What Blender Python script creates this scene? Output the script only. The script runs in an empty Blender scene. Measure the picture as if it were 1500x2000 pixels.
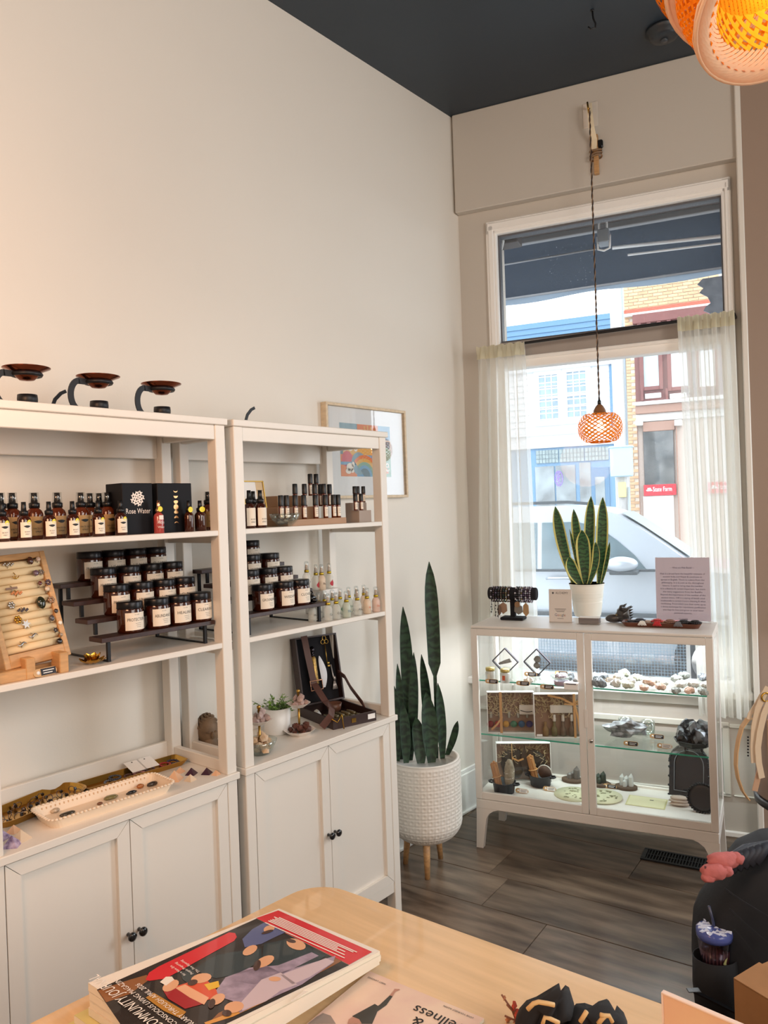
import bpy, bmesh, math, random
from mathutils import Vector, Matrix, noise
PI = math.pi
sc = bpy.context.scene
C = sc.collection
rnd = random.Random(7)
# ------------------------------------------------------------------ camera
FPX = 1500.0
CAM = (2.2535, -1.5344, 1.5704)
YAW, PITCH, ROLL = 0.6976, -0.0043, -0.0349
def cam_axes():
    cy, sy, cp, sp = math.cos(YAW), math.sin(YAW), math.cos(PITCH), math.sin(PITCH)
    fw = Vector((-sy*cp, cy*cp, sp)); rt = Vector((cy, sy, 0)); up = rt.cross(fw)
    cr, sr = math.cos(ROLL), math.sin(ROLL)
    return cr*rt+sr*up, -sr*rt+cr*up, fw
RT, UP, FW = cam_axes()
cd = bpy.data.cameras.new('camera'); co = bpy.data.objects.new('camera', cd); C.objects.link(co)
cd.sensor_fit = 'VERTICAL'; cd.sensor_height = 24.0; cd.lens = FPX/2000*24.0; cd.clip_start = .02; cd.clip_end = 300
co.matrix_world = Matrix(((RT.x, UP.x, -FW.x, CAM[0]), (RT.y, UP.y, -FW.y, CAM[1]), (RT.z, UP.z, -FW.z, CAM[2]), (0, 0, 0, 1)))
sc.camera = co
# ------------------------------------------------------------------ sky, lamps, exposure
w = bpy.data.worlds.new('overcast_sky'); sc.world = w; w.use_nodes = True
bgn = w.node_tree.nodes['Background']; bgn.inputs[0].default_value = (.90, .96, 1, 1); bgn.inputs[1].default_value = 3.3
def lamp(name, kind, loc, power, col, size=.12, aim=None, size_y=None):
    l = bpy.data.lights.new(name, kind); l.energy = power; l.color = col
    o = bpy.data.objects.new(name, l); C.objects.link(o); o.location = loc
    if kind == 'AREA':
        l.size = size
        if size_y: l.shape = 'RECTANGLE'; l.size_y = size_y
    else: l.shadow_soft_size = size
    if aim is not None: o.rotation_euler = (Vector(aim)-Vector(loc)).to_track_quat('-Z', 'Y').to_euler()
    return o
WARM = (1, .73, .47)
lamp('fill_light_near', 'POINT', (1.75, -.75, 2.6), 12, (1, .86, .72), .22)  # unseen lamp added for fill, set where a pendant could hang
lamp('assumed_light_left', 'POINT', (1.0, -1.42, 1.95), 31, (1, .50, .25), .24)  # unseen warm lamp, assumed from the glow on the left bookcase
lamp('fill_light_far', 'POINT', (2.6, -2.9, 2.6), 22, (1, .88, .76), .25)  # unseen fill lamp added behind the camera
lamp('fill_light_side', 'POINT', (3.5, .2, 2.6), 22, (1, .93, .84), .25)  # unseen fill lamp added at the right of the room
lamp('assumed_daylight', 'AREA', (3.0, 2.35, 1.45), 58, (.86, .94, 1), 1.3, (2.2, -1.2, .6), 2.2)  # unseen daylight source assumed at the right; the wall behind has no opening
lamp('side_fill', 'AREA', (4.3, -.7, 2.3), 42, (1, .92, .84), 1.8, (.0, .1, 2.3), 1.6)  # added fill aimed at the left wall, with no window behind it
vs = sc.view_settings; sc.display_settings.display_device = 'sRGB'
vs.view_transform = 'Standard'; vs.look = 'None'; vs.gamma = 1; vs.exposure = 0.14; vs.use_curve_mapping = False
sc.cycles.max_bounces = 10; sc.cycles.transparent_max_bounces = 24; sc.cycles.caustics_reflective = False; sc.cycles.caustics_refractive = False
sc.cycles.sample_clamp_indirect = 6
# ------------------------------------------------------------------ frames of reference
TH = 0.2793; YB = 1.8442                      # the street wall is skewed against the shelf wall
CT, ST = math.cos(TH), math.sin(TH)
def wp(u, d, z): return Vector((u*CT-d*ST, YB+u*ST+d*CT, z))
PH = 0.235; CO = (0.279, 1.408)               # front left foot of the glass cabinet
CP, SP = math.cos(PH), math.sin(PH)
def cp(u, d, z): return Vector((CO[0]+u*CP-d*SP, CO[1]+u*SP+d*CP, z))
def ray(px, py): return (px-750)/FPX*RT-(py-1000)/FPX*UP+FW
def at(px, py, axis, val):
    r = ray(px, py); o = Vector(CAM); return o+r*((val-o[axis])/r[axis])
def hit(px, py, p0, n):
    r = ray(px, py); o = Vector(CAM); return o+r*(((p0-o).dot(n))/r.dot(n))
def at_w(px, py, d):                          # -> (u, z) on the plane at offset d from the street wall
    n = Vector((-ST, CT, 0)); P = hit(px, py, wp(0, d, 0), n); v = P-wp(0, d, 0)
    return v.dot(Vector((CT, ST, 0))), P.z
def at_c(px, py, d):                          # -> (u, z) in the glass cabinet, d behind its front
    n = Vector((-SP, CP, 0)); P = hit(px, py, cp(0, d, 0), n); v = P-cp(0, d, 0)
    return v.dot(Vector((CP, SP, 0))), P.z
# ------------------------------------------------------------------ materials
def lin(c): return c/12.92 if c <= .04045 else ((c+.055)/1.055)**2.4
def rgb(h):
    if isinstance(h, str):
        h = h.lstrip('#'); return tuple(lin(int(h[i:i+2], 16)/255) for i in (0, 2, 4))
    return h
MATS = {}
def mat(name, col, rough=.5, metal=0, var=0, scale=8, bump=0, bscale=60, spec=None, stretch=None, col2=None, emit=None, emit_s=0, alpha=None, trans=0, ior=1.45, coat=0, sss=0, rand=0):
    if name in MATS: return MATS[name]
    m = bpy.data.materials.new(name); m.use_nodes = True; nt = m.node_tree; N = nt.nodes; L = nt.links
    p = N['Principled BSDF']; c = rgb(col)
    p.inputs['Base Color'].default_value = (*c, 1); p.inputs['Roughness'].default_value = rough; p.inputs['Metallic'].default_value = metal
    if spec is not None: p.inputs['Specular IOR Level'].default_value = spec
    if trans: p.inputs['Transmission Weight'].default_value = trans; p.inputs['IOR'].default_value = ior
    if coat: p.inputs['Coat Weight'].default_value = coat
    if emit is not None: p.inputs['Emission Color'].default_value = (*rgb(emit), 1); p.inputs['Emission Strength'].default_value = emit_s
    if alpha is not None: p.inputs['Alpha'].default_value = alpha
    tc = None
    if var or col2 or bump:
        tc = N.new('ShaderNodeTexCoord'); mp = N.new('ShaderNodeMapping'); L.new(tc.outputs['Object'], mp.inputs[0])
        if stretch: mp.inputs['Scale'].default_value = stretch
        if rand:
            oi = N.new('ShaderNodeObjectInfo'); cx = N.new('ShaderNodeMath'); cx.operation = 'MULTIPLY'; cx.inputs[1].default_value = 37
            L.new(oi.outputs['Random'], cx.inputs[0]); L.new(cx.outputs[0], mp.inputs['Location'])
    if var or col2:
        nz = N.new('ShaderNodeTexNoise'); nz.inputs['Scale'].default_value = scale; nz.inputs['Detail'].default_value = 5; L.new(mp.outputs[0], nz.inputs[0])
        mx = N.new('ShaderNodeMix'); mx.data_type = 'RGBA'
        c2 = rgb(col2) if col2 else tuple(max(0, x*(1-var)) for x in c); c1 = c if col2 else tuple(min(1, x*(1+var*.5)) for x in c)
        mx.inputs[6].default_value = (*c1, 1); mx.inputs[7].default_value = (*c2, 1)
        rp = N.new('ShaderNodeMapRange'); rp.inputs[1].default_value = .32; rp.inputs[2].default_value = .68
        L.new(nz.outputs[0], rp.inputs[0]); L.new(rp.outputs[0], mx.inputs[0])
        out = mx.outputs[2]
        if rand:
            hs = N.new('ShaderNodeHueSaturation'); mr = N.new('ShaderNodeMapRange'); mr.inputs[3].default_value = 1-rand; mr.inputs[4].default_value = 1+rand
            L.new(oi.outputs['Random'], mr.inputs[0]); L.new(mr.outputs[0], hs.inputs['Value']); L.new(out, hs.inputs['Color']); out = hs.outputs[0]
        L.new(out, p.inputs['Base Color'])
    if bump:
        b = N.new('ShaderNodeBump'); b.inputs['Strength'].default_value = bump; b.inputs['Distance'].default_value = .004
        n2 = N.new('ShaderNodeTexNoise'); n2.inputs['Scale'].default_value = bscale; n2.inputs['Detail'].default_value = 4
        L.new(mp.outputs[0], n2.inputs[0]); L.new(n2.outputs[0], b.inputs['Height']); L.new(b.outputs[0], p.inputs['Normal'])
    MATS[name] = m; return m
def pane_mat(name, tint=(1, 1, 1), refl=.06, dust=0):
    """thin sheet: mostly lets light straight through, reflects a little by angle"""
    if name in MATS: return MATS[name]
    m = bpy.data.materials.new(name); m.use_nodes = True; nt = m.node_tree; N = nt.nodes; L = nt.links
    N.remove(N['Principled BSDF']); out = N['Material Output']
    t = N.new('ShaderNodeBsdfTransparent'); t.inputs[0].default_value = (*tint, 1)
    g = N.new('ShaderNodeBsdfGlossy'); g.inputs['Roughness'].default_value = .02
    lw = N.new('ShaderNodeLayerWeight'); lw.inputs[0].default_value = .5
    pw_ = N.new('ShaderNodeMath'); pw_.operation = 'POWER'; pw_.inputs[1].default_value = 4.5; L.new(lw.outputs['Facing'], pw_.inputs[0])
    fr = N.new('ShaderNodeMapRange'); fr.inputs[3].default_value = refl*.5; fr.inputs[4].default_value = .7; L.new(pw_.outputs[0], fr.inputs[0])
    mx = N.new('ShaderNodeMixShader'); L.new(fr.outputs[0], mx.inputs[0]); L.new(t.outputs[0], mx.inputs[1]); L.new(g.outputs[0], mx.inputs[2]); last = mx
    if dust:
        tc = N.new('ShaderNodeTexCoord'); nz = N.new('ShaderNodeTexVoronoi'); nz.inputs['Scale'].default_value = 70; L.new(tc.outputs['Object'], nz.inputs[0])
        n2 = N.new('ShaderNodeTexNoise'); n2.inputs['Scale'].default_value = 4; L.new(tc.outputs['Object'], n2.inputs[0])
        a = N.new('ShaderNodeMapRange'); a.inputs[1].default_value = .13; a.inputs[2].default_value = .05; a.inputs[3].default_value = 0; a.inputs[4].default_value = .75; L.new(nz.outputs['Distance'], a.inputs[0])
        b = N.new('ShaderNodeMapRange'); b.inputs[1].default_value = .5; b.inputs[2].default_value = .65; L.new(n2.outputs[0], b.inputs[0])
        mm = N.new('ShaderNodeMath'); mm.operation = 'MULTIPLY'; L.new(a.outputs[0], mm.inputs[0]); L.new(b.outputs[0], mm.inputs[1])
        ad = N.new('ShaderNodeMath'); ad.inputs[1].default_value = dust; L.new(mm.outputs[0], ad.inputs[0])
        df = N.new('ShaderNodeBsdfTranslucent'); df.inputs[0].default_value = (.8, .83, .86, 1)
        m2 = N.new('ShaderNodeMixShader'); L.new(ad.outputs[0], m2.inputs[0]); L.new(mx.outputs[0], m2.inputs[1]); L.new(df.outputs[0], m2.inputs[2]); last = m2
    L.new(last.outputs[0], out.inputs[0]); MATS[name] = m; return m
def cloth_mat(name, col, through=.45, open_=.3):
    """sheer cloth: part diffuse, part translucent, part open weave"""
    if name in MATS: return MATS[name]
    m = bpy.data.materials.new(name); m.use_nodes = True; nt = m.node_tree; N = nt.nodes; L = nt.links
    N.remove(N['Principled BSDF']); out = N['Material Output']; c = (*rgb(col), 1)
    d = N.new('ShaderNodeBsdfDiffuse'); d.inputs[0].default_value = c
    t = N.new('ShaderNodeBsdfTranslucent'); t.inputs[0].default_value = c
    o = N.new('ShaderNodeBsdfTransparent')
    a = N.new('ShaderNodeMixShader'); a.inputs[0].default_value = through; L.new(d.outputs[0], a.inputs[1]); L.new(t.outputs[0], a.inputs[2])
    b = N.new('ShaderNodeMixShader'); b.inputs[0].default_value = open_; L.new(a.outputs[0], b.inputs[1]); L.new(o.outputs[0], b.inputs[2])
    L.new(b.outputs[0], out.inputs[0]); MATS[name] = m; return m
# ------------------------------------------------------------------ mesh collecting
class B:
    def __init__(s): s.v = []; s.f = []; s.m = []; s.s = []
    def add(s, vs, fs, mi=0, smooth=False, M=None):
        k = len(s.v)
        s.v += [tuple(M @ Vector(v)) for v in vs] if M is not None else [tuple(v) for v in vs]
        s.f += [tuple(i+k for i in f) for f in fs]; s.m += [mi]*len(fs); s.s += [smooth]*len(fs); return s
    def box(s, x0, y0, z0, x1, y1, z1, ch=0, mi=0, M=None):
        if x1 < x0: x0, x1 = x1, x0
        if y1 < y0: y0, y1 = y1, y0
        if z1 < z0: z0, z1 = z1, z0
        if not ch:
            vs = [(x0,y0,z0),(x1,y0,z0),(x1,y1,z0),(x0,y1,z0),(x0,y0,z1),(x1,y0,z1),(x1,y1,z1),(x0,y1,z1)]
            return s.add(vs, [(3,2,1,0),(4,5,6,7),(0,1,5,4),(1,2,6,5),(2,3,7,6),(3,0,4,7)], mi, False, M)
        c = min(ch, (x1-x0)/2.1, (y1-y0)/2.1, (z1-z0)/2.1)
        X, Y, Z = (x0, x1), (y0, y1), (z0, z1); I = {}; vs = []
        for a in (0, 1):
            for b in (0, 1):
                for d in (0, 1):
                    sx, sy, sz = 1-2*a, 1-2*b, 1-2*d
                    for k, o in enumerate(((0, c*sy, c*sz), (c*sx, 0, c*sz), (c*sx, c*sy, 0))):
                        I[a, b, d, k] = len(vs); vs.append((X[a]+o[0], Y[b]+o[1], Z[d]+o[2]))
        fs = []
        for a in (0, 1):
            q = [I[a,0,0,0], I[a,1,0,0], I[a,1,1,0], I[a,0,1,0]]; fs.append(q if a else q[::-1])
            q = [I[0,a,0,1], I[0,a,1,1], I[1,a,1,1], I[1,a,0,1]]; fs.append(q if a else q[::-1])
            q = [I[0,0,a,2], I[1,0,a,2], I[1,1,a,2], I[0,1,a,2]]; fs.append(q if a else q[::-1])
            for b in (0, 1):
                g = a ^ b
                q = [I[a,b,0,0], I[a,b,0,1], I[a,b,1,1], I[a,b,1,0]]; fs.append(q[::-1] if g == 0 else q)
                q = [I[a,0,b,0], I[a,0,b,2], I[a,1,b,2], I[a,1,b,0]]; fs.append(q if g == 0 else q[::-1])
                q = [I[0,a,b,1], I[0,a,b,2], I[1,a,b,2], I[1,a,b,1]]; fs.append(q[::-1] if g == 0 else q)
                for d in (0, 1):
                    q = [I[a,b,d,0], I[a,b,d,1], I[a,b,d,2]]; fs.append(q if (a ^ b ^ d) else q[::-1])
        return s.add(vs, fs, mi, False, M)
    def lathe(s, prof, seg=16, mi=0, M=None, smooth=True, a0=0, a1=2*PI, sx=1, sy=1):
        full = abs(a1-a0-2*PI) < 1e-6; n = seg if full else seg+1; vs = []; fs = []
        for r, z in prof:
            for k in range(n):
                a = a0+(a1-a0)*k/seg; vs.append((r*math.cos(a)*sx, r*math.sin(a)*sy, z))
        for i in range(len(prof)-1):
            for k in range(seg):
                k2 = (k+1) % n; fs.append((i*n+k, i*n+k2, (i+1)*n+k2, (i+1)*n+k))
        if full:
            if prof[0][0] > 1e-4: fs.append(tuple(range(n-1, -1, -1)))
            if prof[-1][0] > 1e-4: fs.append(tuple((len(prof)-1)*n+k for k in range(n)))
        return s.add(vs, fs, mi, smooth, M)
    def sweep(s, pts, sec, mi=0, up=None, smooth=False, closed=False, M=None, cap=True):
        P = [Vector(p) for p in pts]; n = len(P); vs = []; fs = []; k = 0; ref = Vector(up) if up is not None else None
        for i, p in enumerate(P):
            a = P[i-1] if (i or closed) else P[0]; b = P[(i+1) % n] if (i < n-1 or closed) else P[-1]
            t = (b-a).normalized()
            if up is None:
                if ref is None: ref = Vector((0, 0, 1)) if abs(t.z) < .9 else Vector((1, 0, 0))
                ref = (ref-t*ref.dot(t)); ref = ref.normalized() if ref.length > 1e-5 else Vector((1, 0, 0)); r = ref
            else: r = ref-t*ref.dot(t); r = r.normalized() if r.length > 1e-5 else Vector((1, 0, 0))
            q = t.cross(r); S = sec(i/(max(1, n-1))) if callable(sec) else sec; k = len(S)
            vs += [p+q*x+r*y for x, y in S]
        for i in range(n if closed else n-1):
            j = (i+1) % n
            for a in range(k): b = (a+1) % k; fs.append((i*k+a, i*k+b, j*k+b, j*k+a))
        if cap and not closed: fs.append(tuple(range(k-1, -1, -1))); fs.append(tuple((n-1)*k+a for a in range(k)))
        return s.add(vs, fs, mi, smooth, M)
    def tube(s, pts, r, seg=6, mi=0, closed=False, M=None, smooth=True):
        R = r if callable(r) else (lambda t: r)
        return s.sweep(pts, lambda t: [(R(t)*math.cos(2*PI*a/seg), R(t)*math.sin(2*PI*a/seg)) for a in range(seg)], mi, None, smooth, closed, M)
    def strap(s, pts, wd, th, up, mi=0, M=None, closed=False):
        return s.sweep(pts, [(-wd/2, -th/2), (wd/2, -th/2), (wd/2, th/2), (-wd/2, th/2)], mi, up, False, closed, M)
    def prism(s, poly, z0, z1, mi=0, M=None, smooth=False):
        n = len(poly); vs = [(x, y, z0) for x, y in poly]+[(x, y, z1) for x, y in poly]
        return s.add(vs, [tuple(range(n-1, -1, -1)), tuple(range(n, 2*n))]+[(i, (i+1) % n, n+(i+1) % n, n+i) for i in range(n)], mi, smooth, M)
    def blob(s, c, r, amp=.15, fr=2, seed=0, sub=2, mi=0, M=None, smooth=True, flat=None):
        bm = bmesh.new(); bmesh.ops.create_icosphere(bm, subdivisions=sub, radius=1); vs = []
        rr = r if hasattr(r, '__len__') else (r, r, r)
        for v in bm.verts:
            k = 1+amp*noise.noise(v.co*fr+Vector((seed*3.1, seed*1.7, seed)))*2; q = v.co*k
            p = Vector((c[0]+q.x*rr[0], c[1]+q.y*rr[1], c[2]+q.z*rr[2]))
            if flat is not None and p.z < flat: p.z = flat
            vs.append(p)
        fs = [tuple(v.index for v in f.verts) for f in bm.faces]; bm.free(); return s.add(vs, fs, mi, smooth, M)
    def surf(s, fn, nu, nv, mi=0, smooth=True, M=None):
        vs = [fn(i/nu, j/nv) for j in range(nv+1) for i in range(nu+1)]
        return s.add(vs, [(j*(nu+1)+i, j*(nu+1)+i+1, (j+1)*(nu+1)+i+1, (j+1)*(nu+1)+i) for j in range(nv) for i in range(nu)], mi, smooth, M)
    def mesh(s, name, mats):
        me = bpy.data.meshes.new(name); me.from_pydata(s.v, [], s.f)
        for m in (mats if isinstance(mats, (list, tuple)) else [mats]): me.materials.append(m)
        me.polygons.foreach_set('material_index', s.m); me.polygons.foreach_set('use_smooth', s.s); me.update(); return me
def obj(name, b, mats, parent=None, loc=(0, 0, 0), rz=0, label=None, kind=None, cat=None, group=None, rot=None):
    me = b.mesh(name, mats) if isinstance(b, B) else b
    o = bpy.data.objects.new(name, me); C.objects.link(o); o.parent = parent; o.location = loc
    o.rotation_euler = rot if rot else (0, 0, rz)
    if label: o['label'] = label
    if kind: o['kind'] = kind
    if cat: o['category'] = cat
    if group: o['group'] = group
    return o
def thing(name, label, cat, loc=(0, 0, 0), rz=0, group=None, rot=None):
    o = bpy.data.objects.new(name, None); C.objects.link(o); o.location = loc; o.rotation_euler = rot if rot else (0, 0, rz)
    o['label'] = label; o['category'] = cat; o.empty_display_size = .02
    if group: o['group'] = group
    return o
def dup(root, loc, rz=None, label=None, group=None, rot=None):
    r = root.copy(); C.objects.link(r); r.location = loc
    if rot is not None: r.rotation_euler = rot
    elif rz is not None: r.rotation_euler = (0, 0, rz)
    if label: r['label'] = label
    if group: r['group'] = group
    def kids(a, b):
        for ch in a.children:
            c = ch.copy(); C.objects.link(c); c.parent = b; kids(ch, c)
    kids(root, r); return r
def struct(name, b, m, **k): return obj(name, b, m, kind='structure', **k)
_TX = {}
def txt(s, size):
    """flat outline of a line of writing, centred on the origin -> (verts, faces, width)"""
    k = (s, size)
    if k not in _TX:
        cu = bpy.data.curves.new('writing', 'FONT'); cu.body = s; cu.size = size; cu.align_x = 'CENTER'; cu.align_y = 'CENTER'; cu.resolution_u = 2
        o = bpy.data.objects.new('writing', cu); me = bpy.data.meshes.new_from_object(o)
        _TX[k] = ([tuple(v.co) for v in me.vertices], [tuple(p.vertices) for p in me.polygons])
        bpy.data.objects.remove(o); bpy.data.curves.remove(cu); bpy.data.meshes.remove(me)
    return _TX[k]
def write(b, s, size, M, mi=0, sx=1, maxw=None):
    v, f = txt(s, size)
    if maxw and v:
        wd = max(p[0] for p in v)-min(p[0] for p in v)
        if wd*sx > maxw: sx = maxw/wd
    b.add([(x*sx, y, 0) for x, y, z in v], f, mi, False, M); return b
def write_round(b, s, size, r, z, mi=0, maxw=None):
    """writing bent round a bottle whose front is local -Y"""
    v, f = txt(s, size); sx = 1
    if maxw and v:
        wd = max(p[0] for p in v)-min(p[0] for p in v)
        if wd > maxw: sx = maxw/wd
    b.add([(r*math.cos(-PI/2+x*sx/r), r*math.sin(-PI/2+x*sx/r), z+y) for x, y, q in v], f, mi); return b
def frame_M(o, x, y):
    x = Vector(x).normalized(); y = Vector(y).normalized(); z = x.cross(y)
    return Matrix(((x.x, y.x, z.x, o[0]), (x.y, y.y, z.y, o[1]), (x.z, y.z, z.z, o[2]), (0, 0, 0, 1)))
FRONT = lambda x, y, z: frame_M((x, y, z), (1, 0, 0), (0, 0, 1))     # writing on a face that looks to local -Y
FLAT = lambda x, y, z: frame_M((x, y, z), (1, 0, 0), (0, 1, 0))
ORD = ['first', 'second', 'third', 'fourth', 'fifth', 'sixth', 'seventh', 'eighth', 'ninth', 'tenth', 'eleventh', 'twelfth']
# ------------------------------------------------------------------ shared materials
wallm = mat('wall_paint', '#e6e1d8', .75, bump=.06, bscale=140, var=.02, scale=1.2)
greige = mat('recess_paint', '#c9c3ba', .75, bump=.06, bscale=140)
shadedp = mat('shaded_wall_paint', '#a18d7e', .7, bump=.06, bscale=140)  # beige wall, its shade put into this browner colour
navy = mat('ceiling_paint', '#27333e', .45, bump=.05, bscale=30, var=.08, scale=1)
white = mat('white_trim', '#faf9f6', .4)
cab = mat('painted_cabinet', '#e9e3da', .42, bump=.02, bscale=200)
black = mat('black_iron', '#15151a', .45, .2)
blackp = mat('black_plastic', '#0e0e11', .35)
amber = mat('amber_glass', '#3a1406', .08, spec=.6, coat=.3)
ambermid = mat('amber_glass_light', '#5e2409', .08, spec=.6, coat=.3)
cream = mat('cream_label', '#efe2d0', .6)
paper = mat('white_paper', '#f3f1ee', .6)
ink = mat('black_ink', '#22201f', .6)
inkgrey = mat('grey_ink', '#6d6870', .6)
gold = mat('gold_metal', '#c79a43', .25, 1)
brass = mat('brass_metal', '#b08a45', .3, 1)
silver = mat('silver_metal', '#c9c6c2', .2, 1)
darkwood = mat('dark_walnut', '#3a211b', .4, var=.35, scale=6, stretch=(1, 12, 12))
maple = mat('maple_wood', '#e8c79a', .24, var=.10, scale=3.0, stretch=(1.2, 16, 8), coat=1)
pine = mat('pine_wood', '#c99a68', .45, var=.25, scale=5, stretch=(2, 18, 18))
glass = pane_mat('clear_glass')
gglass = pane_mat('green_glass_sheet', (.95, .99, .975))
gedge = mat('green_glass_edge', '#4fc3a4', .15, trans=.3)
tglass = pane_mat('thick_clear_glass', (.90, .94, .92), refl=.35)
frost = mat('frosted_bottle_glass', '#dfe3dc', .15, alpha=.6)
# ================================================================== THE SETTING
CEIL = 3.5954
b = B(); b.box(-.3, -4.2, -.06, 4.7, 2.9, -.006); flo = struct('floor', b, mat('floor_joint', '#171413', .6))
plankm = mat('grey_vinyl_plank', '#82705f', .28, col2='#483a30', scale=3.6, stretch=(1, 5.5, 3), bump=.05, bscale=40, rand=.32)
pb = B(); pb.box(-.699, -.1235, -.006, .699, .1235, 0, .0012); pm = pb.mesh('plank', plankm)
ca, sa = math.cos(.105), math.sin(.105)
for i in range(-13, 13):
    off = ((i*37) % 100)/100*1.4 if i != 1 else .72
    if i == 1: off = 1.4-(.972-.70)
    for j in range(-2, 4):
        u = j*1.4+off-.0; v = 1.138+.125+(i-1)*.25-.10
        x, y = .15+u*ca-(v-1.0)*sa, 1.0-.1+u*sa+(v-1.0)*ca
        if -.75 < x < 4.9 and -3.2 < y < 2.5 and y < 2.1+.29*x:
            obj('plank', pm, None, flo, (x, y, 0), .105)
b = B(); b.box(-.3, -4.2, CEIL, 4.7, 3.3, CEIL+.1); struct('ceiling', b, navy)
b = B(); b.box(-.12, -4.1, -.05, 0, 2.3, CEIL); struct('wall_left', b, wallm)
b = B(); b.box(-.12, -4.2, -.05, 4.7, -4.05, CEIL); struct('wall_front', b, wallm)
b = B(); b.box(4.5, -4.1, -.05, 4.65, 3.1, CEIL); struct('wall_side', b, wallm)
W0 = (0, YB, 0)
b = B()
b.box(-.25, 0, -.05, .15, .22, CEIL); b.box(1.297, 0, -.05, 1.36, .22, CEIL); b.box(.15, 0, 3.02, 1.297, .22, CEIL); b.box(.15, 0, -.05, 1.297, .22, .66)
struct('wall_back', b, greige, loc=W0, rz=TH)
b = B(); b.box(0, -.052, 3.09, 1.335, .0, CEIL, .004); struct('trim_1', b, greige, loc=W0, rz=TH)                 # boxed beam above the window
b = B(); b.box(1.348, -.07, -.05, 5.2, .1, CEIL); struct('wall_right', b, shadedp, loc=W0, rz=TH)
b = B(); b.box(1.326, -.078, .0, 1.350, -.0, 3.47, .004); b.box(1.318, -.06, 3.47, 1.350, 0, CEIL, .004); struct('trim_2', b, mat('bright_trim', '#e9e5dd', .4), loc=W0, rz=TH)
b = B(); b.box(0, -4, 0, .016, 1.86, .2, .004); b.box(0, -4, .2, .011, 1.86, .222, .004); b.box(.014, -4, 0, .026, 1.86, .018, .005); struct('baseboard_left', b, white)
b = B(); b.box(0, -.014, 0, 1.326, 0, .03, .006); struct('baseboard_back', b, white, loc=W0, rz=TH)
b = B()
for x0, z0, x1, z1 in ((.09, .19, .12, .52), (1.19, .19, 1.22, .52), (.09, .50, 1.22, .53), (.09, .185, 1.22, .205), (1.23, .19, 1.326, .197), (.03, .505, .09, .525), (1.22, .505, 1.326, .525)): b.box(x0, -.012, z0, x1, 0, z1, .004)
struct('trim_3', b, mat('panel_paint', '#dcdcd2', .5), loc=W0, rz=TH)
# ---- window
win = bpy.data.objects.new('window_1', None); C.objects.link(win); win.location = W0; win.rotation_euler = (0, 0, TH); win['kind'] = 'structure'
b = B()
for x0, x1 in ((.150, .205), (1.259, 1.300)):
    b.box(x0, -.022, .68, x1, .05, 3.022, .006); s = 1 if x0 < 1 else -1; b.box(x0+.014, -.03, .68, x1-.014, -.02, 3.0, .004)
b.box(.150, -.022, 2.955, 1.300, .05, 3.025, .006); b.box(.16, -.03, 2.972, 1.29, -.02, 3.012, .004)
obj('casing', b, white, win)
b = B(); b.box(.2, -.012, 2.318, 1.262, .06, 2.398, .004); obj('transom', b, mat('transom_grey', '#a89f98', .5), win)
b = B(); b.box(.2, -.018, 2.262, 1.262, .06, 2.318, .005); b.box(.2, -.03, 2.30, 1.262, .0, 2.318, .004); b.box(.2, -.01, .68, .222, .06, 2.27, .004); b.box(1.242, -.01, .68, 1.262, .06, 2.27, .004); b.box(.2, -.01, .68, 1.262, .06, .71, .004); obj('sash', b, white, win)
b = B()
for x0, x1 in ((.198, .212), (1.252, 1.262)): b.box(x0, .01, 2.398, x1, .06, 2.955, .003)
b.box(.198, .01, 2.945, 1.262, .06, 2.957); b.box(.198, .008, 2.398, 1.262, .06, 2.41, .003); obj('upper_sash', b, mat('dark_gasket', '#5c5c60', .5), win)
b = B(); b.box(.2, .03, 2.40, 1.26, .036, 2.955); obj('pane', b, pane_mat('dusty_pane', (.97, .98, .99), refl=.02, dust=.03), win)
b = B(); b.box(.21, .03, .70, 1.25, .036, 2.27); obj('pane', b, pane_mat('window_pane', (.98, .99, 1), refl=.015, dust=.045), win)
b = B(); b.box(-.045, -.055, .645, 1.325, .03, .682, .006); b.box(.03, -.018, .60, 1.30, 0, .645, .005); obj('sill', b, white, win)
# ---- curtains on their rod
b = B(); b.tube([(.105, -.0, 2.352), (.118, -.07, 2.362), (.14, -.08, 2.366), (.7, -.08, 2.376), (1.27, -.08, 2.388), (1.296, -.07, 2.388), (1.302, -.0, 2.386)], .0075, 8)
o = obj('curtain_rod', b, blackp, None, W0, TH, 'thin black curtain rod across the middle of the window', cat='curtain rod')
sheer = cloth_mat('sheer_curtain', '#fafaf6', .78, .28)
def curtain(lo, hi, z_top, z_bot, n, seed, lab, spread):
    r2 = random.Random(seed); ph = [r2.uniform(0, 6) for _ in range(6)]
    def fn(u, v):
        z = z_bot+(z_top-z_bot)*v; t = 1-v
        a = lo[0]+(lo[1]-lo[0])*u; c = hi[0]+(hi[1]-hi[0])*u; x = a*v+c*(1-v)
        k = n*2*PI*u+.8*math.sin(3*t+ph[1])*u; amp = .010+.014*min(1, t*4)
        d = -.08+amp*math.sin(k+ph[0])+.5*amp*math.sin(k*.53+ph[2]+t*1.2)-.012*max(0, 1-t*12)
        if v > .985: d = -.0935-.004*abs(math.sin(k*2))
        return (x+.006*math.sin(k*2+ph[3]), d, z+.004*math.sin(k*3) if v > .98 else z)
    t = thing('sheer_curtain', lab, 'curtain', W0, TH, 'sheer curtains in the shop window')
    b = B(); b.surf(fn, 90, 40); obj('cloth', b, sheer, t)
    b = B()
    def hd(u, v): p = fn(u, .965+.035*v); return (p[0], min(-.094, p[1]-.009), p[2])
    b.surf(hd, 90, 3); obj('rod_pocket', b, cloth_mat('curtain_heading', '#ece7cf', .5, .12), t); return t
curtain((.108, .350), (.040, .368), 2.372, .60, 5.5, 3, 'white sheer curtain at the left of the window, beside the shelf wall', 0)
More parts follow.
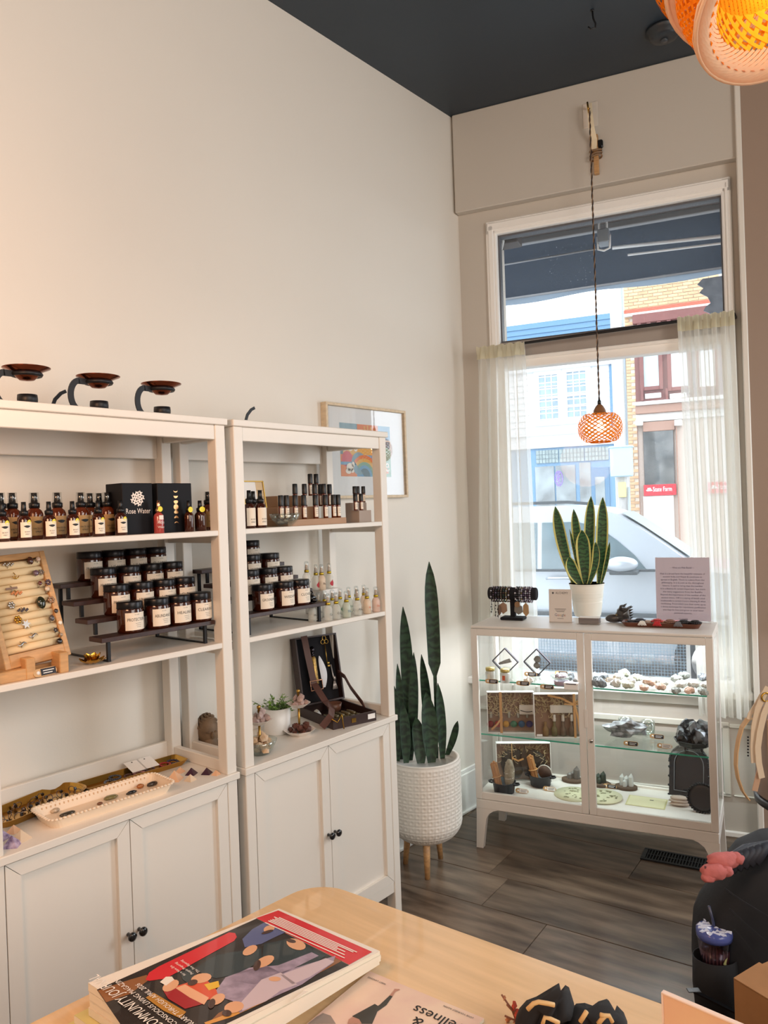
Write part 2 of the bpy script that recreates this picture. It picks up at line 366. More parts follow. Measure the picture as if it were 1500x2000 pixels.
curtain((1.062, 1.298), (1.10, 1.312), 2.396, .575, 6.5, 5, 'white sheer curtain at the right of the window, beside the shaded wall', 0)
# ================================================================== BOOKCASES
F = .3693; Wd = .7544; HB = 1.8656; Z1 = .7736; XR = .034
SH1, SH2 = 1.522, 1.178
knobm = mat('black_knob', '#0d0d10', .15, coat=.5)
def bookcase(y0, lab):
    t = thing('bookcase', lab, 'bookcase', (0, y0, 0), 0, 'white bookcases along the left wall')
    e = .003; F2 = F-.008; pw = .037; s0 = .006; s1 = Wd-.006
    def part(name, boxes, m=cab, ch=.002):
        b = B()
        for q in boxes: b.box(*q, ch)
        return obj(name, b, m, t)
    part('top_panel', [(XR-.01, 0, HB-.021, F, Wd, HB)])
    part('front_rail', [(F2-.020, s0+pw, HB-.066, F2-.003, s1-pw, HB-.021)])
    part('back_rail', [(XR, s0+pw, HB-.105, XR+.018, s1-pw, HB-.021)])
    for y in (s0, s1-pw):
        part('post', [(F2-.042, y, Z1, F2, y+pw, HB-.021)]); part('post', [(XR, y, Z1, XR+.042, y+pw, HB-.021)])
        part('side_rail', [(XR+.042, y+.008, HB-.055, F2-.042, y+.028, HB-.021)])
        part('side_rail', [(XR+.042, y+.008, Z1, F2-.042, y+.028, Z1+.036)])
    for z in (SH1, SH2):
        part('shelf', [(XR+.004, s0+pw*.96, z-.017, F2-.002, s1-pw*.96, z)])
        for y in (s0, s1-pw): part('shelf_support', [(XR+.042, y+.012, z-.040, F2-.042, y+.026, z-.017)])
    part('back_strip', [(XR, s0+pw, Z1, XR+.016, s1-pw, Z1+.052)])
    part('counter', [(XR-.01, 0, Z1-.021, F, Wd, Z1)])
    for y in (s0, s1-pw):
        part('leg', [(F2-.042, y, 0, F2, y+pw, Z1-.021)]); part('leg', [(XR, y, 0, XR+.042, y+pw, Z1-.021)])
        part('side_panel', [(XR+.042, y+.010, .095, F2-.042, y+.026, Z1-.021)])
    part('back_panel', [(XR+.01, s0+pw, .1, XR+.018, s1-pw, Z1-.021)])
    part('bottom_panel', [(XR+.02, s0+pw, .125, F2-.03, s1-pw, .14)])
    part('bottom_rail', [(F2-.024, s0+pw, .098, F2-.004, s1-pw, .138)])
    mid = Wd/2; x0, x1 = F2-.021, F2-.001
    for ya, yb, ky in ((s0+pw+.002, mid-.0012, mid-.0165), (mid+.0012, s1-pw-.002, mid+.0165)):
        za, zb = .1405, Z1-.0245; k = .037; b = B()
        b.box(x0, ya, za, x1-.013, yb, zb)
        q = [(ya, za), (yb, za), (yb, zb), (ya, zb)]; qi = [(ya+k, za+k), (yb-k, za+k), (yb-k, zb-k), (ya+k, zb-k)]
        for i in range(4):
            j = (i+1) % 4; g = .0004
            pl = [q[i], q[j], qi[j], qi[i]]; cy_ = sum(p[0] for p in pl)/4; cz_ = sum(p[1] for p in pl)/4
            pl = [(p[0]+(cy_-p[0])*.004, p[1]+(cz_-p[1])*.004) for p in pl]
            vs = [(x0, *p) for p in pl]+[(x1, *p) for p in pl]
            b.add(vs, [(3, 2, 1, 0), (4, 5, 6, 7), (0, 1, 5, 4), (1, 2, 6, 5), (2, 3, 7, 6), (3, 0, 4, 7)])
        dr = obj('door', b, cab, t)
        b = B(); b.lathe([(.0055, 0), (.0045, .006), (.004, .012), (.010, .016), (.0125, .020), (.0115, .025), (.006, .0275), (0, .028)], 16, M=frame_M((x1, ky, .443), (0, 1, 0), (0, 0, 1)))
        obj('knob', b, knobm, dr)
    return t
bookcase(0, 'right-hand white bookcase, with the roll-on bottles and the open suitcase')
bookcase(-.0214-Wd, 'left-hand white bookcase, with the ring board and four-step candle stand')
# ================================================================== GLASS CABINET
CDP, CH = .355, 1.020; CW = at_c(1399, 1440, 0)[0]
milk = mat('white_steel', '#e6e0d9', .4)
gc = thing('glass_cabinet', 'white glass-door display cabinet standing in front of the street window', 'display cabinet', (CO[0], CO[1], 0), PH)
Z0 = .222
def cpart(name, boxes, m=milk, ch=.003, par=None):
    b = B()
    for q in boxes: b.box(*q, ch)
    return obj(name, b, m, par or gc)
cpart('top_panel', [(0, .001, CH-.012, CW, CDP, CH)])
cpart('bottom_panel', [(.0, .016, Z0+.004, CW, CDP, Z0+.022)])
for x in (0, CW-.018): cpart('rear_post', [(x, CDP-.018, Z0, x+.018, CDP, CH-.012)])
for x in (0, CW-.014): cpart('front_post', [(x, .018, Z0, x+.014, .032, CH-.012)])
for x in (0, CW-.012):
    cpart('side_rail', [(x, .03, CH-.03, x+.012, CDP-.018, CH-.012)]); cpart('side_rail', [(x, .03, Z0, x+.012, CDP-.018, Z0+.02)])
cpart('rear_rail', [(.018, CDP-.012, Z0, CW-.018, CDP, Z0+.035)]); cpart('rear_rail', [(.018, CDP-.012, CH-.04, CW-.018, CDP, CH-.012)])
for x in (.003, CW-.007): cpart('side_pane', [(x, .032, Z0+.02, x+.004, CDP-.018, CH-.03)], glass, 0)
cpart('back_pane', [(.018, CDP-.007, Z0+.035, CW-.018, CDP-.003, CH-.04)], glass, 0)
gs1, gs2 = .768, .520
for z in (gs1, gs2):
    s_ = cpart('glass_shelf', [(.008, .03, z-.006, CW-.008, CDP-.02, z)], gglass, 0)
    cpart('shelf_edge', [(.008, .0278, z-.006, CW-.008, .0299, z)], gedge, 0, s_)
dm = CW/2-.0015
def gdoor(x0, x1, hinge):
    b = B(); fw = .030
    za, zb = Z0+.004, CH-.014
    b.box(x0, 0, za, x0+fw, .017, zb, .002); b.box(x1-fw, 0, za, x1, .017, zb, .002); b.box(x0+fw, 0, za, x1-fw, .017, za+.034, .002); b.box(x0+fw, 0, zb-fw, x1-fw, .017, zb, .002)
    d_ = obj('door', b, milk, gc)
    b = B(); b.box(x0+fw, .007, za+.034, x1-fw, .011, zb-fw); obj('door_pane', b, glass, d_); return d_
dl = gdoor(.0, dm, 0); dr = gdoor(dm+.003, CW, 1)
b = B(); b.box(dm-.006, -.004, .60, dm+.008, .002, .68, .002); obj('finger_pull', b, milk, dl)
b = B(); b.lathe([(.0085, 0), (.0085, .004), (.006, .006), (0, .0062)], 14, M=frame_M((dm+.02, 0, .545), (1, 0, 0), (0, 0, 1))); b.box(dm+.019, -.0068, .541, dm+.021, -.006, .549, 0, 1); obj('lock', b, [silver, blackp], dr)
lamp('cabinet_fill_light', 'AREA', cp(CW/2, CDP*.55, CH-.016), 8, (.95, .98, 1), CW*.9, cp(CW/2, CDP*.5, 0), .05)  # unseen light added under the top panel to brighten the shelves
# base frame: apron with four splayed legs, inner corners rounded
b = B(); b.box(.0, 0, Z0-.040, CW, .03, Z0+.002, .003); b.box(0, CDP-.03, Z0-.04, CW, CDP, Z0+.002, .003); b.box(0, .03, Z0-.04, .03, CDP-.03, Z0, .003); b.box(CW-.03, .03, Z0-.04, CW, CDP-.03, Z0, .003)
obj('base_frame', b, milk, gc)
def cleg(x, y, sx):
    b = B(); P = []
    w0 = .052; 
    out = [(0, Z0-.038), (0, Z0-.07), (-.006, .0)]; inn = [(.026, .0), (.040, Z0-.12), (.046, Z0-.085), (.058, Z0-.062), (.080, Z0-.046), (.10, Z0-.039)]
    poly = [(px*sx, pz) for px, pz in out+inn]
    if sx < 0: poly = poly[::-1]
    b.prism(poly, -.014, .014, M=frame_M((x, y, 0), (1, 0, 0), (0, 0, 1))); obj('leg', b, milk, gc)
for y in (.015, CDP-.015): cleg(0.0, y, 1); cleg(CW, y, -1)
# ================================================================== TABLE
TZ = .75
tc = Vector((1.026, -.343)); e1 = Vector((.999, .046)); e2 = Vector((-.066, -.998)); tl, tw = 1.75, .80
tpoly = []
rad = .075
for k in range(9):
    a = k/8*PI/2; cc = tc+e1*rad+e2*rad; p = cc-e1*rad*math.cos(a)-e2*rad*math.sin(a); tpoly.append((p.x, p.y))
for q in (tc+e1*tl, tc+e1*tl+e2*tw, tc+e2*tw): tpoly.append((q.x, q.y))
tpoly = tpoly[::-1]
tb = thing('shop_table', 'pale maple table in the foreground, under the magazines', 'table', (0, 0, 0))
b = B(); b.prism(tpoly, TZ-.03, TZ); obj('tabletop', b, maple, tb)
for u, v in ((.08, .08), (tl-.08, .08), (.08, tw-.08), (tl-.08, tw-.08)):
    p = tc+e1*u+e2*v; b = B(); b.box(p.x-.025, p.y-.025, 0, p.x+.025, p.y+.025, TZ-.03, .004); obj('leg', b, maple, tb)
# ================================================================== PENDANT LAMPS
cane = mat('lit_bamboo_cane', '#e0973a', .5, var=.15, scale=20, trans=0, emit='#e8892a', emit_s=0)
def weave_mat(name, col, thr=.5):
    m = cloth_mat(name, col, thr, 0); return m
wv = weave_mat('woven_bamboo', '#dc8420', .6); wv2 = weave_mat('pale_bamboo', '#f0d3b4', .5); wv3 = weave_mat('yellow_bamboo', '#f2c23a', .5)
bulbm = mat('lit_bulb', '#fff1d0', .3, emit='#fff0cf', emit_s=7)
def weave(b, prof, n, turns, wid, steps=24, mi=0, M=None, th=.0008, dirs=(1, -1)):
    """criss-cross cane strips wound over a surface of revolution; prof(t)->(r,z)"""
    for sgn in dirs:
        for k in range(n):
            pts = []; ups = []
            vs = []; fs = []
            for i in range(steps+1):
                t = i/steps; a = 2*PI*k/n+sgn*turns*2*PI*t; r, z = prof(t); r += .0007*sgn
                r2, z2 = prof(min(1, t+.01)); r1, z1 = prof(max(0, t-.01))
                da = sgn*turns*2*PI*(min(1, t+.01)-max(0, t-.01))
                er = Vector((math.cos(a), math.sin(a), 0)); ea = Vector((-math.sin(a), math.cos(a), 0))
                tg = (er*(r2-r1)+ea*(r*da)+Vector((0, 0, z2-z1))).normalized(); nn = (er*(z2-z1)-Vector((0, 0, 1))*(r2-r1)).normalized()
                sd = tg.cross(nn).normalized(); p = er*r+Vector((0, 0, z))
                vs += [p-sd*wid/2, p+sd*wid/2]
            fs = [(2*i, 2*i+1, 2*i+3, 2*i+2) for i in range(steps)]
            b.add(vs, fs, mi, True, M)
pc = wp(.708, -.150, 1.915)
pl = thing('pendant_lamp', 'small globe pendant with orange woven bamboo shade hanging before the window', 'lamp', pc, TH)
R_, HH = .102, .067
def gprof(t):
    a = (t-.5)*2; ang = a*1.22; return (R_*(.30+.70*math.cos(ang*.98)**.75) if abs(a) < 1 else R_*.45, HH*math.sin(ang)/math.sin(1.22))
b = B(); weave(b, gprof, 21, .42, .0046, 20); obj('woven_shade', b, wv, pl)
rb, zb_ = gprof(0); rt_, zt_ = gprof(1)
b = B(); b.tube([(rb*math.cos(a*PI/12), rb*math.sin(a*PI/12), zb_) for a in range(24)], .003, 5, closed=True); obj('bottom_ring', b, wv, pl)
b = B(); b.lathe([(rt_*.9, zt_-.002), (.030, zt_+.004), (.027, zt_+.018), (.018, zt_+.034), (.009, zt_+.043), (0, zt_+.044)], 20); obj('wooden_cap', b, mat('cap_wood', '#8a5f3b', .5, var=.2, scale=20), pl)
b = B(); b.lathe([(.0085, zt_+.042), (.0085, zt_+.058), (.004, zt_+.066), (.0035, zt_+.072)], 12); obj('cord_grip', b, blackp, pl)
b = B(); b.lathe([(0, -.020), (.012, -.017), (.019, -.004), (.017, .008), (.010, .020), (.009, .034), (0, .036)], 16); obj('bulb', b, bulbm, pl)
top = 3.415-1.915
b = B(); tw = [(-.0022*math.cos(i*.9), -.0022*math.sin(i*.9), zt_+.066+(top-zt_-.066)*i/160) for i in range(161)]
b.tube(tw, .0028, 5); obj('twisted_cord', b, mat('brown_black_cord', '#2c211d', .7), pl)
b = B(); b.tube([(-tw[i][0], -tw[i][1], tw[i][2]) for i in range(161)], .0024, 5); obj('twisted_cord', b, mat('tan_cord', '#8d7055', .7), pl)
lamp('globe_bulb_light', 'POINT', pc, 3.0, (1, .62, .28), .02)
# bracket on the boxed beam that carries the cord
bk = thing('cord_bracket', 'brass hook on a white plate with wrapped ribbon and wood block, on the beam', 'bracket', wp(.698, -.0525, 3.30), TH)
b = B(); b.box(-.035, -.006, .070, .035, 0, .187, .002); obj('wall_plate', b, mat('plate_white', '#d9cfc4', .4), bk)
b = B(); b.tube([(-.004, -.005, .150), (-.004, -.05, .160), (.0, -.085, .150), (.004, -.098, .120), (.006, -.085, .10)], .0045, 8); obj('hook', b, brass, bk)
b = B(); b.strap([(.004, -.060, .155), (.008, -.070, .10), (.012, -.062, .04), (.020, -.04, -.01), (.016, -.03, -.05)], .026, .002, (.25, 1, 0)); obj('ribbon', b, mat('cream_ribbon', '#f3e3c4', .5), bk)
b = B(); b.box(.012, -.03, -.165, .034, -.001, .02, .002); obj('wood_block', b, pine, bk)
for k, z in enumerate((-.055, -.072, -.088)):
    b = B(); b.tube([(.022+.028*math.cos(a*PI/8), -.020+.026*math.sin(a*PI/8), z+.006*math.sin(a*PI/8+k)) for a in range(16)], .004, 5, closed=True); obj('cord_wrap', b, mat('tan_cord', '#8d7055', .7), bk)
b = B(); b.box(.028, -.03, -.045, .056, -.002, -.008, .006); obj('tape', b, blackp, bk)
# large woven lamp near the camera, made of two flaring lobes
lc = Vector(CAM)+1.30*ray(1522, -22)
big = thing('pendant_lamp', 'large flaring woven bamboo pendant lamp at the top right corner, near the camera', 'lamp', lc)
def lobe(cen, axis, sc_, name, back):
    z = Vector(axis).normalized(); x = z.cross(Vector((0, 0, 1))).normalized(); y = z.cross(x)
    M = Matrix(((x.x, y.x, z.x, cen[0]), (x.y, y.y, z.y, cen[1]), (x.z, y.z, z.z, cen[2]), (0, 0, 0, 1)))
    s = sc_
    def outer(t): a = t*PI*.62; return (s*(.045+.105*math.sin(a+.42)**.8), s*(-.17+.20*t))
    def fun(t): return (s*(.147-.044*t), s*(.030+.006*math.sin(t*PI)-.030*t*t))
    def inner(t): return (s*(.103-.014*t-.045*t*t), s*(-.000-.13*t))
    b = B(); weave(b, outer, 44, .22, .0058*s, 16, M=M); obj('woven_side', b, wv, big)
    b = B(); weave(b, outer, 30, .30, .004*s, 14, M=M, th=.001); 
    o_ = outer(1)
    b = B(); weave(b, fun, 62, .16, .0056*s, 8, M=M, dirs=(1,)); obj('flared_rim', b, wv2, big)
    b = B(); b.tube([M @ Vector((s*.148*math.cos(a*PI/24), s*.148*math.sin(a*PI/24), s*.029)) for a in range(48)], .0035*s, 5, closed=True)
    b.tube([M @ Vector((s*.149*math.cos(a*PI/24), s*.149*math.sin(a*PI/24), s*.022+.003*math.sin(a*2.1))) for a in range(48)], .003*s, 5, closed=True); obj('rim_binding', b, wv2, big)
    b = B(); weave(b, inner, 26, .16, .0085*s, 10, M=M); 
    n = 13
    for k in range(-n, n+1):
        for sg in (0, 1):
            q = k/n*.086; h = math.sqrt(max(0, .089**2-q*q))
            if h < .01: continue
            e = [(q, -h), (q, h)] if sg == 0 else [(-h, q), (h, q)]
            (xa, ya), (xb, yb) = e; L_ = Vector((xb-xa, yb-ya)); sd = Vector((-L_.y, L_.x)).normalized()*.0023; zc = -.070-.001*sg
            r45 = .7071
            pts = [(xa+sd.x, ya+sd.y), (xb+sd.x, yb+sd.y), (xb-sd.x, yb-sd.y), (xa-sd.x, ya-sd.y)]
            b.add([(s*(px_*r45-py_*r45), s*(px_*r45+py_*r45), s*(zc)) for px_, py_ in pts], [(0, 1, 2, 3)], 0, False, M)
    obj('woven_liner', b, wv3, big)
ax = (Vector(CAM)-lc).normalized()
lobe((0, 0, 0), ax*.60+RT*.40-UP*.55, 1.0, 'a', 0)
off = -RT*.004+UP*.135+FW*.10
lobe(off, ax*.75+RT*.40-UP*.42, 1.06, 'b', 1)
b = B(); b.tube([(.02, .02, .10), (.02, .02, CEIL-lc.z)], .004, 6); b.lathe([(.05, CEIL-lc.z-.02), (.05, CEIL-lc.z)], 16); obj('cord', b, blackp, big)
b = B(); b.lathe([(0, -.030), (.018, -.026), (.029, -.006), (.026, .012), (.014, .03), (0, .034)], 16, M=Matrix.Translation(-ax*.12+UP*.05)); obj('bulb', b, bulbm, big)
lamp('large_lamp_light', 'POINT', lc-ax*.06, .55, (1, .66, .33), .05)
lamp('large_lamp_light_b', 'POINT', lc+off-ax*.07, .40, (1, .66, .33), .05)
# ceiling fittings
hk = Vector((.926, 1.498, CEIL)); b = B()
b.tube([(0, 0, 0), (.003, 0, -.035), (.012, 0, -.055), (.010, 0, -.072), (-.008, 0, -.078), (-.02, 0, -.068)], .0035, 6); b.lathe([(.008, -.004), (.008, 0)], 10)
obj('ceiling_hook', b, blackp, None, hk, .7, 'small black hook screwed into the dark ceiling', cat='hook')
sd_ = thing('smoke_detector', 'round dark painted smoke detector on the ceiling beside the large lamp', 'smoke detector', (1.10, 1.835, CEIL))
b = B(); b.lathe([(.075, 0), (.078, -.012), (.062, -.018), (.060, -.034), (.045, -.042), (.02, -.044), (0, -.044)], 28); obj('body', b, mat('detector_paint', '#242a30', .4), sd_)
b = B(); b.lathe([(.016, -.043), (.014, -.052), (0, -.053)], 14); obj('test_button', b, mat('detector_button', '#3a3f45', .3), sd_)
# ================================================================== FRAMED POSTER ON THE LEFT WALL
oak = mat('pale_oak_frame', '#d8c3a4', .45, var=.12, scale=10, stretch=(8, 2, 8))
ps = thing('framed_poster', 'pale oak framed poster of colourful lettering on the left wall, behind the bookcase', 'picture', (.001, .764, 1.62), PI/2)
pw_, ph_ = .535, .404                                  # local x runs along the wall, front is local -Y
b = B(); fw = .012
b.box(0, -.032, 0, fw, 0, ph_, .001); b.box(pw_-fw, -.032, 0, pw_, 0, ph_, .001); b.box(fw, -.032, 0, pw_-fw, 0, fw, .001); b.box(fw, -.032, ph_-fw, pw_-fw, 0, ph_, .001); obj('frame', b, oak, ps)
b = B(); b.box(fw, -.012, fw, pw_-fw, -.006, ph_-fw); obj('mount', b, mat('poster_mount', '#eef0f2', .6), ps)
b = B(); PALS = ['#7fa6b8', '#e8834a', '#f0a03c', '#d9536a', '#86b39a', '#f6efe3', '#6fa8cf', '#e8b45a', '#c9604a', '#5d7f8f', '#9fc3b0']
pmats = [mat('print_%d' % i, c_, .6) for i, c_ in enumerate(PALS)]
def pr(x0, z0, x1, z1, mi, lay=0): b.add([(x0, -.0125-.0002*lay, z0), (x1, -.0125-.0002*lay, z0), (x1, -.0125-.0002*lay, z1), (x0, -.0125-.0002*lay, z1)], [(0, 1, 2, 3)], mi)
def disc(x, z, r, mi, lay, rx=1, a0=0, a1=2*PI, n=18): b.add([(x, -.0125-.0002*lay, z)]+[(x+r*rx*math.cos(a0+(a1-a0)*k/n), -.0125-.0002*lay, z+r*math.sin(a0+(a1-a0)*k/n)) for k in range(n+1)], [(0, k+1, k+2) for k in range(n)], mi)
X0, X1, zA, zB = .098, .435, .095, .325
pr(X0, zA, X1, zB, 6); pr(X0, .275, .21, zB, 0, 1); pr(.21, .262, .35, zB, 1, 1); pr(.35, .262, X1, zB, 6, 1)
for k in range(7): a = PI*(.1+.8*k/6); b.add([(.28, -.0130, .262), (.28+.06*math.cos(a-.08), -.0130, .262+.06*math.sin(a-.08)), (.28+.06*math.cos(a+.08), -.0130, .262+.06*math.sin(a+.08))], [(0, 1, 2)], 7)
pr(X0, .19, .30, .262, 7, 1); pr(X0, .19, .115, .262, 9, 2); pr(.30, .19, .35, .262, 2, 1); pr(.35, .215, X1, .262, 5, 2); pr(.355, .222, .43, .255, 9, 3)
pr(X0, zA, .20, .19, 1, 1); disc(.14, .17, .035, 3, 2); pr(X0, .145, .2, .158, 6, 3); disc(.215, .152, .05, 0, 3); 
for k, (rr_, mi_) in enumerate(((.095, 1), (.080, 7), (.064, 4), (.050, 6), (.036, 9))): disc(.25, .095, rr_, mi_, 4+k, 1, 0, PI*.75)
pr(.35, zA, X1, .215, 4, 1); disc(.40, .20, .03, 4, 9); disc(.385, .11, .03, 1, 9, 1, 0, PI)
disc(.155, .135, .018, 5, 10, 1.3); disc(.175, .147, .012, 5, 10, .8); disc(.145, .118, .012, 5, 10, 1.6); disc(.17, .120, .010, 5, 10)
obj('print', b, pmats, ps)
for s_, x, z, h in (('B', .125, .226, .072), ('U', .16, .226, .072), ('S', .195, .226, .072), ('E', .322, .226, .062), ('e', .405, .145, .09), ('O', .385, .285, .04)): b = B(); write(b, s_, h, FRONT(x, -.0150, z), sx=.8); obj('painted_letter', b, mat('print_5', '#f6efe3', .6), ps)
b = B(); b.box(fw, -.024, fw, pw_-fw, -.022, ph_-fw); obj('pane', b, pane_mat('poster_glass', refl=.22), ps)
# ================================================================== OUTSIDE
def WF(name, label, cat, **k): return thing(name, label, cat, W0, TH, **k)
asph = mat('street_asphalt', '#8c8d90', .9, var=.1, scale=2); conc = mat('pavement_concrete', '#c9c7c2', .9, var=.08, scale=3)
b = B(); b.box(-30, .22, -.30, 30, 3.0, -.15); struct('street_pavement', b, conc, loc=W0, rz=TH)
b = B(); b.box(-40, 3.0, -.40, 40, 14.6, -.28); struct('street', b, asph, loc=W0, rz=TH)
b = B(); b.box(-40, 14.6, -.40, 40, 17.0, -.15); struct('far_pavement', b, conc, loc=W0, rz=TH)
D = 17.0
fu = lambda px, py, d=D: at_w(px, py, d)
siding = mat('white_siding', '#e4e6ea', .6); bluep = mat('blue_painted_wood', '#5f86a8', .6); bluel = mat('storefront_blue', '#6d93b4', .5)
dkgl = mat('street_window_glass', '#8ba3b4', .08, spec=.8, var=.25, scale=3); shopgl = mat('shop_window_glass', '#9aa6aa', .1, spec=.8, col2='#5a5f62', scale=1.6)
bl = WF('shop_building', 'white and blue clapboard building with shop front across the street', 'building')
uL, uR = -7.5, -1.22
zc1, zc0 = 6.48, fu(1100, 700)[1]
b = B(); b.box(uL, D+.02, -.15, uR, D+6, zc1); obj('wall', b, mat('siding_wall', '#dfe2e6', .6), bl)
nb = 7
for k in range(nb): z0 = zc0+(zc1-zc0)*k/nb; z1 = zc0+(zc1-zc0)*(k+1)/nb; b = B(); b.add([(uL, D-.045, z0), (uR, D-.045, z0), (uR, D-.02, z1), (uL, D-.02, z1), (uL, D+.03, z0), (uR, D+.03, z0), (uR, D+.03, z1), (uL, D+.03, z1)], [(0, 1, 2, 3), (1, 5, 6, 2), (4, 0, 3, 7), (0, 4, 5, 1), (3, 2, 6, 7)]); obj('siding_board', b, bluep, bl)
b = B(); b.box(uL, D-.25, zc0-.12, uR+.02, D, zc0, .01); b.box(uL, D-.16, zc0-.30, uR+.02, D, zc0-.12, .01); obj('cornice', b, siding, bl)
zs1 = fu(1100, 842)[1]; zs0 = zc0-.30
for k in range(10):
    z0 = zs1+(zs0-zs1)*k/10; z1 = zs1+(zs0-zs1)*(k+1)/10; b = B()
    b.add([(uL, D-.035, z0), (uR-.2, D-.035, z0), (uR-.2, D-.008, z1), (uL, D-.008, z1), (uL, D+.03, z0), (uR-.2, D+.03, z0)], [(0, 1, 2, 3), (0, 4, 5, 1)]); obj('siding_board', b, siding, bl)
b = B(); b.box(uR-.22, D-.06, zs1, uR-.02, D, zs0, .01); obj('corner_board', b, bluep, bl)
for (xa, ya), (xb, yb) in (((1053, 735), (1092, 820)), ((1107, 728), (1147, 815))):
    ua, za = fu(xa, ya); ub, zb = fu(xb, yb)
    b = B(); t_ = .14
    b.box(ua-t_, D-.08, zb-t_, ua, D, za+t_); b.box(ub, D-.08, zb-t_, ub+t_, D, za+t_); b.box(ua, D-.08, za, ub, D, za+t_); b.box(ua, D-.08, zb-t_, ub, D, zb); zm = (za+zb)/2
    b.box(ua, D-.06, zm-.03, ub, D, zm+.03)
    for k in (1, 2): x = ua+(ub-ua)*k/3; b.box(x-.014, D-.05, zb, x+.014, D, za)
    for z in ((zm+za)/2, (zm+zb)/2): b.box(ua, D-.05, z-.014, ub, D, z+.014)
    f_ = obj('window', b, siding, bl)
    b = B(); b.box(ua, D-.03, zb, ub, D-.01, za); obj('pane', b, dkgl, f_)
ze = fu(1100, 862)[1]
b = B(); b.box(uL, D-.12, ze-.1, uR, D, zs1, .01); b.box(uL, D-.2, zs1-.1, uR, D, zs1, .01); b.box(uL, D-.18, ze-.16, uR, D, ze-.04, .01); obj('fascia', b, siding, bl)
zt = fu(1100, 872)[1]; zt0 = fu(1100, 903)[1]; 
b = B(); b.box(uL, D-.1, -.15, uR, D+.0, zt); obj('shop_front', b, bluel, bl)
for k, (xa, xb) in enumerate(((1049, 1092), (1094, 1142), (1144, 1190))):
    ua = fu(xa, 890)[0]; ub = fu(xb, 890)[0]
    b = B(); b.box(ua, D-.13, zt0, ub, D-.09, zt-.08); p_ = obj('transom_pane', b, mat('leaded_glass', '#93a3a4', .2, var=.2, scale=8), bl)
    b = B(); n = 7
    for i in range(1, n): x = ua+(ub-ua)*i/n; b.box(x-.008, D-.14, zt0, x+.008, D-.12, zt-.08)
    for i in range(1, 3): z = zt0+(zt-.08-zt0)*i/3; b.box(ua, D-.14, z-.008, ub, D-.12, z+.008)
    obj('leading', b, mat('lead_strip', '#6f7f86', .5), p_, kind='stuff')
zw1 = fu(1090, 910)[1]; zw0 = .25
for xa, xb in ((1048, 1085), (1088, 1126)):
    ua = fu(xa, 950)[0]; ub = fu(xb, 950)[0]
    b = B(); b.box(ua, D-.13, zw0, ub, D-.09, zw1); obj('shop_window', b, shopgl, bl)
ua = fu(1134, 950)[0]; ub = fu(1160, 950)[0]; uc = fu(1192, 950)[0]
b = B(); b.box(ua, D-.12, -.1, ub-.05, D-.09, zw1+.05); obj('recess_window', b, shopgl, bl)
b = B(); b.box(ub-.05, D-.14, -.15, uc, D-.09, zw1-.1, .01); d_ = obj('door', b, mat('door_blue', '#5b7f9e', .5), bl)
b = B(); b.box(ub+.06, D-.15, .2, uc-.12, D-.135, zw1-.35); obj('door_glass', b, shopgl, d_)
b = B(); r2 = random.Random(4)
for k in range(16): x = r2.uniform(uL+2.6, ua-.1); z = r2.uniform(.4, 1.2); b.blob((x, D-.15, z), (.10, .03, .08), .3, 2, k, 1)
obj('window_goods', b, mat('shop_goods', '#b0655c', .6), bl, kind='stuff')
un, zn = fu(1094, 935)
nm = thing('neon_sign', 'purple OPEN neon sign standing on end in the shop window across the street', 'neon sign', wp(un, D-.19, zn), TH)
neon = mat('purple_neon', '#7a4ff0', .3, emit='#6f45ff', emit_s=1.3)
b = B(); hn, wn = .20, .10
b.tube([(wn*math.cos(a*PI/12)*(1 if abs(math.cos(a*PI/12)) > .5 else 1), 0, hn*math.sin(a*PI/12)) for a in range(24)], .007, 5, closed=True); obj('tube_ring', b, neon, nm)
b = B(); write(b, 'OPEN', .13, frame_M((0, -.01, 0), (0, 0, 1), (-1, 0, 0))); obj('lettering', b, neon, nm)
# utility pole with meter boxes
pd = 13.5
up_, _ = at_w(1211, 800, pd); ul_, _ = at_w(1200, 800, pd)
po = thing('utility_pole', 'weathered pale utility pole standing between the two buildings', 'pole', wp(up_, pd, -.15), TH)
b = B(); b.lathe([(.155, 0), (.15, 3), (.135, 9)], 16); obj('pole', b, mat('weathered_wood', '#cfccc9', .8, var=.22, scale=4, stretch=(6, 6, .4)), po)
ua, za = at_w(1191, 874, pd-.3); ub, zb = at_w(1236, 930, pd-.3)
b = B(); b.box(ua-up_, -.34, zb+.15, ub-up_, -.13, za+.15, .02); b.box(ua-up_-.02, -.36, za+.13, ub-up_+.02, -.11, za+.17, .01); obj('meter_box', b, mat('pale_blue_box', '#aecbdc', .4), po)
ua, za = at_w(1206, 942, pd-.3); ub, zb = at_w(1222, 971, pd-.3)
b = B(); b.box(ua-up_, -.26, zb+.15, ub-up_, -.12, za+.15, .01); obj('yellow_box', b, mat('yellow_tag', '#e0d08a', .5), po)
b = B(); uc, _ = at_w(1228, 960, pd-.2); b.tube([(uc-up_, -.18, 0), (uc-up_, -.18, 2.0)], .03, 8); obj('conduit', b, mat('grey_pipe', '#9ca6ad', .4), po)
b = B(); uc, _ = at_w(1203, 600, pd-.2); b.tube([(.14, -.12, 2.4), (.14, -.12, 8.6)], .02, 6); obj('conduit', b, mat('grey_pipe', '#9ca6ad', .4), po)
